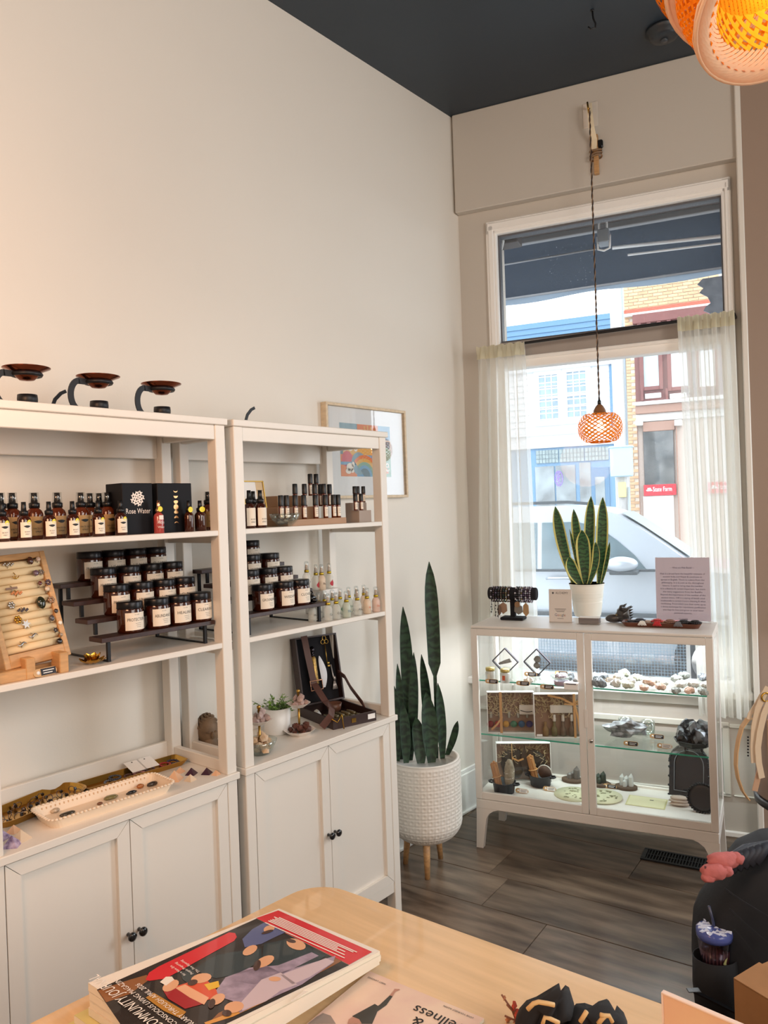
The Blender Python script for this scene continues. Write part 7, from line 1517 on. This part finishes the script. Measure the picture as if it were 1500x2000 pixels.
def ell(x, y, a, b_, th=0, n=14): return [(x+a*math.cos(k*2*PI/n)*math.cos(th)-b_*math.sin(k*2*PI/n)*math.sin(th), y+a*math.cos(k*2*PI/n)*math.sin(th)+b_*math.sin(k*2*PI/n)*math.cos(th)) for k in range(n)]
inkp('photo', [[(501, 1794), (682, 1885), (500, 1972), (395, 2022), (250, 2022), (189, 1933)]], glossp('dark', '#2a211e', var=.4, scale=40), 0)
inkp('printed_wood', [z1((650, 690), (900, 590), (1230, 415), (1190, 400), (900, 540), (700, 640)), z1((195, 545), (330, 500), (400, 480), (410, 500), (330, 560), (230, 595))], glossp('wood', '#8f5c34'), 1)
inkp('photo_orange', [z1((650, 690), (760, 655), (900, 590), (870, 585), (720, 650), (640, 680))], glossp('orange', '#d79a4a'), 2)
inkp('red_panel', [[(543.5, 1778), (727, 1859), (682, 1884), (500.5, 1793)]], glossp('red', '#d5232f'), 3)
inkp('red_bolster', [z1((770, 305), (777, 322), (765, 338), (480, 495), (410, 505), (395, 500), (410, 470), (450, 445), (745, 302))], glossp('red', '#d5232f'), 3)
inkp('blue_clothes', [z1((800, 330), (840, 290), (890, 262), (960, 285), (985, 300), (930, 325), (880, 350), (810, 365))], glossp('blue', '#5d6794'), 3)
inkp('printed_coat', [z1((600, 455), (650, 420), (700, 395), (790, 380), (880, 370), (880, 420), (830, 450), (760, 480), (690, 495), (640, 480)), z1((890, 350), (990, 330), (1090, 370), (1150, 400), (1090, 440), (960, 460), (880, 440)), z1((540, 470), (590, 450), (610, 480), (580, 520), (550, 500))], glossp('teal', '#2c3a3f'), 3)
inkp('printed_robe', [z1((690, 545), (730, 490), (800, 465), (900, 440), (960, 470), (1090, 430), (1190, 400), (1180, 430), (1050, 520), (960, 560), (830, 620), (790, 640), (760, 590), (700, 570)), z1((720, 500), (830, 450), (950, 440), (1090, 385), (1120, 400), (960, 480), (850, 520))], glossp('lilac', '#a596ac', var=.25, scale=60), 4)
inkp('pale_sleeve', [z1((880, 500), (960, 470), (1030, 520), (960, 545), (900, 590), (800, 630), (790, 600)), z1((960, 480), (1150, 410), (1185, 425), (1080, 490), (1010, 520))], glossp('sleeve', '#cdbcc6'), 5)
inkp('flag_orange', [z1((515, 530), (640, 490), (690, 540), (700, 570), (655, 585), (560, 560))], glossp('flago', '#d9532f'), 4)
inkp('flag_red', [z1((470, 548), (520, 530), (640, 600), (560, 622), (490, 580))], glossp('flagr', '#a31d26'), 5)
inkp('flag_peach', [z1((520, 535), (560, 520), (660, 575), (640, 605), (580, 575))], glossp('flagp', '#e8b08a'), 6)
inkp('flag_yellow', [z1((640, 520), (700, 505), (705, 530), (660, 545))], glossp('flagy', '#e8b92a'), 6)
inkp('gold_plaque', [z1((395, 575), (430, 555), (565, 635), (540, 662), (470, 630))], glossp('goldp', '#b5802f'), 5)
inkp('printed_face', [z1(*ell(912, 287, 24, 14, -.3)), z1(*ell(832, 377, 34, 17, -.5)), z1(*ell(893, 424, 44, 20, -.45)), z1(*ell(628, 494, 44, 20, -.2)), z1(*ell(1025, 352, 42, 22, .3)), z1(*ell(695, 582, 36, 20, -.5)), z1(*ell(765, 615, 42, 24, -.2)), z1(*ell(500, 525, 38, 20, -.5)), z1(*ell(936, 497, 26, 10, 0))], glossp('skin', '#e0ab84'), 7)
inkp('printed_hair', [z1(*ell(905, 300, 26, 6, -.3)), z1(*ell(862, 440, 14, 24, .4)), z1(*ell(592, 512, 22, 12, -.3)), z1(*ell(672, 600, 14, 22, .4)), z1(*ell(1005, 338, 20, 8, .2)), z1(*ell(735, 640, 20, 14, 0))], glossp('hair', '#4a3128'), 8)
inkp('printed_paper', [z1((455, 510), (480, 488), (505, 487), (515, 500), (480, 525)), z1((1000, 590), (1060, 545), (1075, 550), (1010, 592))], glossp('white', '#eee8de'), 8)
yt = (m0-m1).normalized(); xt = n_pl.cross(yt); xt = -xt if xt.dot(m1-m2) < 0 else xt; xt.normalize(); yt = n_pl.cross(xt); yt = yt if yt.dot(m0-m1) > 0 else -yt
def mtext(b, s_, size, px, py, maxw=None, lay=9): o_ = cov(px, py, lay); write(b, s_, size, frame_M(o_, xt, yt), maxw=maxw)
wi = glossp('print_white', '#f6f1ea')
for s_, sz, px, py, mw in (('INDIAN COMMUNITY JOURNAL', .026, 268, 1972, .27), ("MICHIGAN'S CONSCIOUS LIVING MAGAZINE", .0125, 305, 1972, .25), ('JANUARY THROUGH APRIL 2026', .0125, 325, 1963, .17)): b = B(); mtext(b, s_, sz, px, py, mw); obj('title_line', b, wi, mg)
b = B()
for k, s_ in enumerate(('The Five Ripening', 'People Preparing', 'for a New Era')): mtext(b, s_, .0075, 371-12*k+0, 1893-4.2*k*-1-6, .055)
r3 = random.Random(2)
for k in range(8):
    u = k/7; (xa, ya), (xb, yb) = (535-26*u, 1788+10.5*u), (700-24*u, 1861.5+11.5*u); f0, f1 = .02+.04*r3.random(), .98-.25*r3.random()*(k not in (0, 7)); 
    if k == 6: continue
    pa = (xa+(xb-xa)*f0, ya+(yb-ya)*f0); pb = (xa+(xb-xa)*f1, ya+(yb-ya)*f1); q = [(pa[0]+1.2, pa[1]-1), (pb[0]+1.2, pb[1]-1), (pb[0]-.3, pb[1]+.2), (pa[0]-.3, pa[1]+.2)]
    v_ = [cov(x, y, 9) for x, y in q]; nn = (v_[1]-v_[0]).cross(v_[2]-v_[0]); b.add(v_, [(0, 1, 2, 3) if nn.z > 0 else (3, 2, 1, 0)])
obj('small_print', b, wi, mg, kind='stuff')
# wellness magazine
zw = TZ+.006
wA = at(722, 1897, 2, zw); wB = at(938, 1986, 2, zw); d_ = wB-wA; wang = math.atan2(d_.y, d_.x); ww = d_.length*1.03
wm = thing('magazine', 'pink wellness magazine with a stretching figure, lying beside the stack', 'magazine', (wA.x, wA.y, TZ+.0004), wang)
b = B(); b.box(0, -.285, 0, ww, 0, .0055); obj('pages', b, pages, wm)
b = B(); b.add([(0, -.285, .0058), (ww, -.285, .0058), (ww, 0, .0058), (0, 0, .0058)], [(0, 1, 2, 3)]); obj('cover', b, glossp('pinksky', '#dcb7ae', col2='#e9d2bd', scale=9), wm)
WI = (Matrix.Translation(wm.location) @ Matrix.Rotation(wang, 4, 'Z')).inverted()
def wpx(px, py): q = WI @ at(px, py, 2, TZ+.0062); return (q.x, q.y, .0062)
z5 = lambda *p: [wpx(580+x/3.947, 1880+y/3.947) for x, y in p]
b = B()
for p_ in (((425, 415), (600, 320), (625, 335), (640, 325), (715, 255), (738, 262), (690, 330), (620, 380), (580, 474), (500, 474)),): b.add(z5(*p_)[::-1], [tuple(range(len(p_)))])
obj('dark_figure', b, glossp('figure', '#3b3934'), wm)
b = B()
for p_ in (((715, 255), (738, 262), (760, 225), (795, 212), (790, 206), (752, 205), (745, 220)), ((390, 474), (400, 440), (430, 420), (480, 440), (500, 474))): b.add([(x, y, z+.0002) for x, y, z in z5(*p_)[::-1]], [tuple(range(len(p_)))])
obj('skin', b, glossp('skin2', '#b98a78'), wm)
b = B(); p_ = ((80, 474), (150, 420), (200, 390), (260, 410), (300, 474)); b.add([(x, y, z-.0001) for x, y, z in z5(*p_)[::-1]], [tuple(range(len(p_)))]); obj('grey_rocks', b, glossp('rocks', '#8d817c'), wm)
def wtext(b, s_, size, px, py, maxw=None): o_ = wpx(px, py); write(b, s_, size, frame_M((o_[0], o_[1], .0066), (-1, 0, 0), (0, -1, 0)), maxw=maxw)
for s_, sz, px, py, mw in (('wellness', .030, 859, 1991, .10), ('&', .03, 815, 1996, None), ('WEST LANSING', .0055, 736, 1916, .04), ('LOVE YOURSELF AGAIN', .0055, 895, 1977, .055)): b = B(); wtext(b, s_, sz, px, py, mw); obj('title_line', b, ink, wm)
# black and gold cloth, autumn sprig, pink sign
vb = mat('black_velvet_cloth', '#110c0d', .85); gp = mat('gold_swirl', '#d9b27a', .5)
q0 = at(1098, 1975, 2, TZ+.03); 
bh = thing('velvet_pouch', 'black cloth pouch with gold swirls and a pointed corner at the bottom edge', 'pouch', (q0.x+.03, q0.y-.03, TZ), .35)
def W2L(px, py, dep=0):
    fwd = Vector((FW.x, FW.y, 0)).normalized(); p = hit(px, py, bh.location-fwd*dep, fwd); return Matrix.Rotation(-.35, 4, 'Z') @ (p-bh.location)
def pillow(name, sil, thick):
    P_ = [W2L(x, y) for x, y in sil]; c_ = sum(P_, Vector())/len(P_); n = len(P_); b = B(); K = ((-1, .55), (-.8, .82), (-.4, .97), (0, 1), (.4, .97), (.8, .82), (1, .55))
    for d, s_ in K: b.v += [tuple(Vector((c_.x+(p.x-c_.x)*s_, p.y+d*thick*(.6+.4*math.sin(i*1.7)), max(0, c_.z+(p.z-c_.z)*s_)))) for i, p in enumerate(P_)]
    b.f += [(k*n+i, k*n+(i+1) % n, (k+1)*n+(i+1) % n, (k+1)*n+i) for k in range(len(K)-1) for i in range(n)]+[tuple(range(n-1, -1, -1)), tuple((len(K)-1)*n+i for i in range(n))]
    b.m = [0]*len(b.f); b.s = [True]*len(b.f); obj(name, b, vb, bh)
pillow('pointed_end', [(1005, 2030), (1008, 1985), (1020, 1971), (1045, 1961), (1070, 1953), (1088, 1944), (1097, 1940), (1104, 1941), (1112, 1956), (1120, 1971), (1126, 1990), (1128, 2030)], .05)
pillow('rounded_end', [(1106, 2030), (1110, 1985), (1120, 1972), (1140, 1974), (1165, 1975), (1190, 1979), (1208, 1986), (1220, 1996), (1226, 2010), (1226, 2030)], .045)
b = B(); from_ = Vector(CAM)-bh.location
for pts in (((1030, 1972), (1042, 1960), (1052, 1957), (1070, 1960), (1083, 1963)), ((1060, 2000), (1064, 1987), (1075, 1990), (1092, 1998)), ((1133, 1996), (1140, 1985), (1146, 1975)), ((1172, 1982), (1180, 1984), (1190, 1984), (1196, 1996)), ((1168, 2000), (1176, 1990), (1182, 1984))):
    pp = [W2L(x, y, .052) for x, y in pts]; b.tube([p for p in pp], .0032, 6)
obj('gold_swirls', b, gp, bh, kind='stuff')
sg_ = thing('autumn_sprig', 'artificial red autumn leaf sprig beside the black pouch', 'sprig', tuple(at(1015, 1992, 2, TZ+.004)), .3); sg_.location.z = TZ
stem_ = mat('brown_stem', '#8a5a44', .7); lfr = mat('red_leaf', '#c8503f', .6, var=.3, scale=30); lfo = mat('rust_leaf', '#b5714a', .6, var=.3, scale=30)
def S2(px, py): fwd = Vector((FW.x, FW.y, 0)).normalized(); p = hit(px, py, Vector(sg_.location), fwd); return Matrix.Rotation(-.3, 4, 'Z') @ (p-Vector(sg_.location))
for pts in (((1012, 2005), (1000, 1972), (980, 1943)), ((1015, 2008), (1006, 1980), (990, 1962)), ((1020, 2010), (1004, 1992), (986, 1984)), ((1014, 2008), (1008, 1985), (1003, 1958))): b = B(); b.tube([S2(*p) for p in pts], .0016, 5); obj('stem', b, stem_, sg_)
for (x, y, w_, h_, m) in ((1004, 1966, 9, 22, lfr), (1009, 1982, 13, 24, lfr), (1030, 1990, 18, 18, lfr), (992, 1992, 10, 12, lfo), (1012, 1997, 18, 14, lfo), (985, 1950, 5, 10, lfo), (1022, 2001, 16, 14, lfr)):
    b = B(); n = 12; pts = [S2(x+w_/2*math.cos(k*2*PI/n)*(1+.3*math.cos(3*k)), y+h_/2*math.sin(k*2*PI/n)*(1+.25*math.cos(3*k))) for k in range(n)]; c_ = S2(x, y)+Vector((0, -.004, 0)); b.add([c_]+pts, [(0, k+1, (k+1) % n+1) for k in range(n)]); b.add([p+Vector((0, .0015, 0)) for p in [c_]+pts], [(0, (k+1) % n+1, k+1) for k in range(n)]); obj('leaf', b, m, sg_)
zs_ = .885; pA = at(1293, 1938, 2, zs_); pB = at(1440, 2001, 2, zs_); d_ = pB-pA; ang = math.atan2(d_.y, d_.x)
sn = thing('counter_sign', 'pale pink upright sign at the bottom right corner of the table', 'sign', (pA.x, pA.y, TZ), ang)
b = B(); b.box(0, 0, .003, .22, .006, zs_-TZ, .001); obj('panel', b, mat('pink_panel', '#eab8a0', .35, col2='#f0cfa6', scale=6), sn)
b = B(); b.box(0, -.001, zs_-TZ-.0025, .22, .007, zs_-TZ+.0005, .0008); b.box(-.001, -.001, .003, .0015, .007, zs_-TZ); obj('pale_edge', b, mat('pale_edge', '#f3dccf', .4), sn)
b = B(); b.box(0, -.03, 0, .22, .04, .004, .001); obj('foot', b, mat('pale_edge', '#f3dccf', .4), sn)
# ================================================================== RIGHT EDGE: BACKPACK, HANDBAG, STOOL, BOX
bkp = Vector((1.640, .900, 0)); bf_ = Vector((FW.x, FW.y, 0)).normalized(); brz = math.atan2(RT.y, RT.x)
bp = thing('backpack', 'black backpack standing on the floor at the right edge, drink in its side pocket', 'backpack', bkp, brz)
nav = mat('black_nylon', '#15171d', .75, bump=.12, bscale=90); navq = mat('navy_quilt', '#272c38', .6, bump=.1, bscale=60)
def BL_(px, py, dep=0): p = hit(px, py, bkp-bf_*dep, bf_); return Matrix.Rotation(-brz, 4, 'Z') @ (p-bkp)
lft = [(1372, 1975), (1366, 1930), (1360, 1870), (1359, 1830), (1364, 1790), (1376, 1765), (1400, 1725), (1425, 1690), (1450, 1662), (1490, 1640)]
prof_ = [BL_(x, y, 0) for x, y in lft]; hw = .20
b = B(); secs = []
for p in prof_:
    zz = max(.0, p.z); xl = p.x; xr = hw; cxx = (xl+xr)/2; rx = (xr-xl)/2; ry = min(.112, rx*.8); n = 28
    ring = []
    for k in range(n):
        a = 2*PI*k/n; c_, s_ = math.cos(a), math.sin(a); ring.append((cxx+rx*math.copysign(abs(c_)**.65, c_), ry*math.copysign(abs(s_)**.65, s_)+.004*math.sin(zz*40+k), zz))
    secs.append(ring)
secs[0] = [(x, y, 0) for x, y, z in secs[0]]
for i in range(len(secs)): b.v += secs[i]
n = 28; b.f += [(i*n+k, i*n+(k+1) % n, (i+1)*n+(k+1) % n, (i+1)*n+k) for i in range(len(secs)-1) for k in range(n)]+[tuple(range(n-1, -1, -1)), tuple((len(secs)-1)*n+k for k in range(n))]; b.m += [0]*len(b.f); b.s += [True]*len(b.f); obj('bag_body', b, nav, bp)
for k in range(6):
    b = B(); x0, y0 = 1432+12*k, 1668-4*k; b.tube([BL_(x0-18, y0+36, .10), BL_(x0, y0+8, .09), BL_(x0+26, y0-9+2*k, .06), BL_(x0+60, y0-14+3*k, .02)], lambda t: .016, 8); obj('quilt_roll', b, navq, bp)
b = B(); b.strap([BL_(1452, 1985, .16), BL_(1400, 1958, .16), BL_(1372, 1944, .16), BL_(1352, 1934, .16)], .02, .004, (0, 0, 1)); b.box(*(BL_(1345, 1940, .17)), *(BL_(1364, 1928, .15)), .002); obj('loose_strap', b, blackp, bp)
b = B(); p0 = BL_(1393, 1862, .06); b.lathe([(.058, -.16), (.064, -.08), (.062, .0), (.059, .0), (.05, -.15)], 20, M=Matrix.Translation((p0.x, p0.y-.012, p0.z)), sy=.8); obj('side_pocket', b, nav, bp)
for k in range(3): b = B(); b.strap([BL_(1415+k*10, 1735+k*40, .135), BL_(1450+k*8, 1760+k*46, .140), BL_(1500, 1790+k*52, .140)], .004, .003, (0, -1, 0)); obj('seam', b, nav, bp)
cpx = bp.location+Matrix.Rotation(brz, 4, 'Z').to_3x3() @ Vector((p0.x, p0.y-.012, 0)); zc_ = p0.z
cup = thing('drink_cup', 'clear iced drink cup with blue lid and straw in the backpack side pocket', 'cup', (cpx.x, cpx.y, zc_-.075), brz)
b = B(); b.lathe([(.033, 0), (.035, .002), (.046, .13), (.0465, .142), (.0445, .142), (.034, .004), (0, .003)], 26); obj('cup', b, pane_mat('cup_plastic', (.80, .80, .90), refl=.2), cup)
b = B(); b.lathe([(.0, .004), (.0335, .005), (.0415, .100), (0, .100)], 24); obj('drink', b, mat('iced_tea', '#5a3030', .2, var=.3, scale=25), cup)
b = B(); b.lathe([(.0485, .130), (.0495, .140), (.0485, .152), (.040, .156), (.012, .157)], 26); obj('lid', b, mat('blue_lid', '#5a68b4', .15, alpha=.8), cup)
b = B(); 
for k in range(26): a = k*2.4; r_ = .008+.034*math.sqrt(k/26); b.blob((r_*math.cos(a), r_*math.sin(a), .155), (.010, .008, .004), .5, 3, k, 1, 0, None, False)
obj('crinkled_film', b, mat('crinkled_film', '#dbe2f8', .15), cup)
b = B(); b.tube([(.004, 0, .10), (.0, .004, .17), (-.010, .006, .215)], .0042, 8); obj('straw', b, mat('dark_straw', '#39405f', .2, coat=.4), cup)
b = B()
for x, z, s_ in ((.02, .075, 1), (.026, .062, -1), (.012, .06, 1), (.022, .045, -1)):
    a0 = -PI/2+x*14; r_ = .0425+.0; c_ = [(r_*math.cos(a0+u), r_*math.sin(a0+u), z+v) for u, v in ((-.16, 0), (0, .012), (.2, .016*s_), (.02, -.004))]; b.add(c_, [(0, 1, 2, 3)]); b.add(c_, [(3, 2, 1, 0)])
obj('leaf_print', b, mat('leaf_print', '#b5b77d', .4), cup)
mt = mat('pink_fleece', '#c56f6c', .95, bump=.5, bscale=60, var=.15, scale=30)
def mitten(px, py, dep, lab, w_, h_, seed, rz=0):
    p = hit(px, py, bkp-bf_*dep, bf_); t = thing('mitten', lab, 'mitten', p, brz+rz); b = B()
    b.blob((0, 0, 0), (w_, w_*.6, h_), .10, 2, seed, 3); b.blob((-w_*.55, -.01, -h_*.5), (w_*.5, w_*.38, h_*.55), .10, 2, seed+3, 3); b.blob((w_*.8, 0, h_*.12), (w_*.45, w_*.5, h_*.75), .08, 2, seed+5, 3); obj('knit', b, mt, t); return t
mitten(1412, 1680, .10, 'upper pink fleece mitten on top of the backpack', .048, .022, 3, .1); mt2 = mitten(1396, 1703, .125, 'lower pink fleece mitten on top of the backpack', .040, .022, 8, .0)
mc = hit(1378, 1706, bkp-bf_*.13, bf_); b = B(); Mi = (Matrix.Translation(mt2.location) @ Matrix.Rotation(brz, 4, 'Z')).inverted(); b.tube([Mi @ p for p in (mc+Vector((0, 0, .02)), mc, mc+RT*.03-UP*.012)], .003, 5); obj('cord', b, mat('dark_red_cord', '#5a2a2a', .7), mt2)
# stool with handbag
stc = Vector((1.667, 1.380, 0)); szt = .542
sl_ = thing('stool', 'black round stool at the right edge, under the tan handbag', 'stool', stc, 0)
b = B(); b.lathe([(.165, szt-.035), (.178, szt-.026), (.18, szt-.006), (.172, szt), (0, szt)], 40); obj('seat', b, mat('black_seat', '#2a2a30', .45), sl_)
for k in range(4): a = .5+k*PI/2; b = B(); b.tube([(.11*math.cos(a), .11*math.sin(a), szt-.03), (.15*math.cos(a), .15*math.sin(a), 0)], .012, 8); obj('leg', b, black, sl_)
b = B(); b.tube([(.135*math.cos(a*PI/12), .135*math.sin(a*PI/12), .2) for a in range(24)], .007, 6, closed=True); obj('foot_ring', b, black, sl_)
hbo = stc-Vector((RT.x, RT.y, 0))*.065
hb = thing('handbag', 'tan handbag with pale looping straps on the black stool', 'handbag', (hbo.x, hbo.y, szt+.0005), brz+.05)
tanm = mat('tan_canvas', '#c7a184', .75, bump=.08, bscale=120); flapm = mat('brown_leather_flap', '#a06a48', .5); pale = mat('pale_webbing', '#dcc7ac', .7); greyc = mat('grey_canvas', '#a3948c', .8)
b = B(); secs = []
for z, hx, hy in ((0, .115, .065), (.01, .125, .07), (.16, .122, .062), (.27, .120, .045), (.31, .118, .03)):
    secs.append([(.012+hx*math.copysign(abs(math.cos(a))**.5, math.cos(a)), hy*math.copysign(abs(math.sin(a))**.5, math.sin(a)), z) for a in [2*PI*k/24 for k in range(24)]])
for s_ in secs: b.v += s_
b.f += [(i*24+k, i*24+(k+1) % 24, (i+1)*24+(k+1) % 24, (i+1)*24+k) for i in range(4) for k in range(24)]+[tuple(range(23, -1, -1)), tuple(96+k for k in range(24))]; b.m += [0]*len(b.f); b.s += [True]*len(b.f); obj('bag_body', b, greyc, hb)
for k in range(6): b = B(); b.box(-.075, -.074+.002*k, .125+.024*k, .125, -.058+.002*k, .1482+.024*k, .002); obj('leather_band', b, flapm, hb)
b = B(); b.box(-.113, -.066, .10, -.072, -.050, .285, .004); obj('canvas_side', b, tanm, hb)
H2 = lambda px, py, dep=.075: (lambda p: Matrix.Rotation(-brz-.05, 4, 'Z') @ (p-Vector((hbo.x, hbo.y, szt))))(hit(px, py, Vector((hbo.x, hbo.y, 0))-bf_*dep, bf_))
def hstrap(pts, w_, dep=.075, m=pale, name='strap', up=(0, -1, .1)): b = B(); P_ = [H2(x, y, dep) for x, y in pts]; b.strap(P_, w_, .0035, up); obj(name, b, m, hb)
hstrap([(1475, 1402), (1460, 1405), (1449, 1420), (1442, 1445), (1438, 1470), (1437, 1495), (1441, 1520), (1450, 1545), (1462, 1562)], .022, .06, mat('tan_webbing', '#d1aa7c', .6), up=(1, 0, .3))
hstrap([(1500, 1342), (1490, 1360), (1480, 1385), (1473, 1420), (1471, 1460), (1473, 1490)], .020, .085)
hstrap([(1502, 1372), (1492, 1395), (1484, 1430), (1480, 1460), (1482, 1490), (1488, 1520)], .020, .095)
hstrap([(1492, 1350), (1478, 1375), (1465, 1395), (1462, 1405)], .014, .07)
hstrap([(1474, 1545), (1480, 1520), (1485, 1500)], .018, .085, tanm)
for y in range(1440, 1478, 6): b = B(); p = H2(1461, y, .07); b.blob(tuple(p), (.0035,)*3, .05, 1, y, 1); obj('stitch', b, ink, hb)
b = B(); p = H2(1496, 1362, .09); b.tube([(p.x+.014*math.cos(a*PI/8), p.y, p.z+.014*math.sin(a*PI/8)) for a in range(16)], .0028, 6, closed=True); obj('brass_ring', b, gold, hb)
# cardboard box
zc = .36; k0 = at(1433, 1913, 2, zc); k1 = at(1500, 1882, 2, zc)
kang = math.atan2((k1-k0).y, (k1-k0).x)-PI/2
cbx = thing('cardboard_box', 'brown cardboard box with lifted flaps at the bottom right corner', 'box', (k0.x, k0.y, 0), kang)
kr = mat('cardboard', '#a5764a', .8, var=.08, scale=20); bw, bd_ = .40, .20
b = B(); th_ = .004
for q in ((0, 0, 0, bw, th_, zc), (0, bd_-th_, 0, bw, bd_, zc), (0, th_, 0, th_, bd_-th_, zc), (bw-th_, th_, 0, bw, bd_-th_, zc), (th_, th_, 0, bw-th_, bd_-th_, .004)): b.box(*q)
obj('carton', b, kr, cbx)
b = B(); b.box(0, 0, 0, bw, bd_*.49, .0035, M=Matrix.Translation((0, 0, zc+.001)) @ Matrix.Rotation(.10, 4, 'X')); obj('flap', b, kr, cbx)
b = B(); b.box(0, -bd_*.49, 0, bw, 0, .0035, M=Matrix.Translation((0, bd_, zc+.001)) @ Matrix.Rotation(-.02, 4, 'X')); obj('flap', b, kr, cbx)
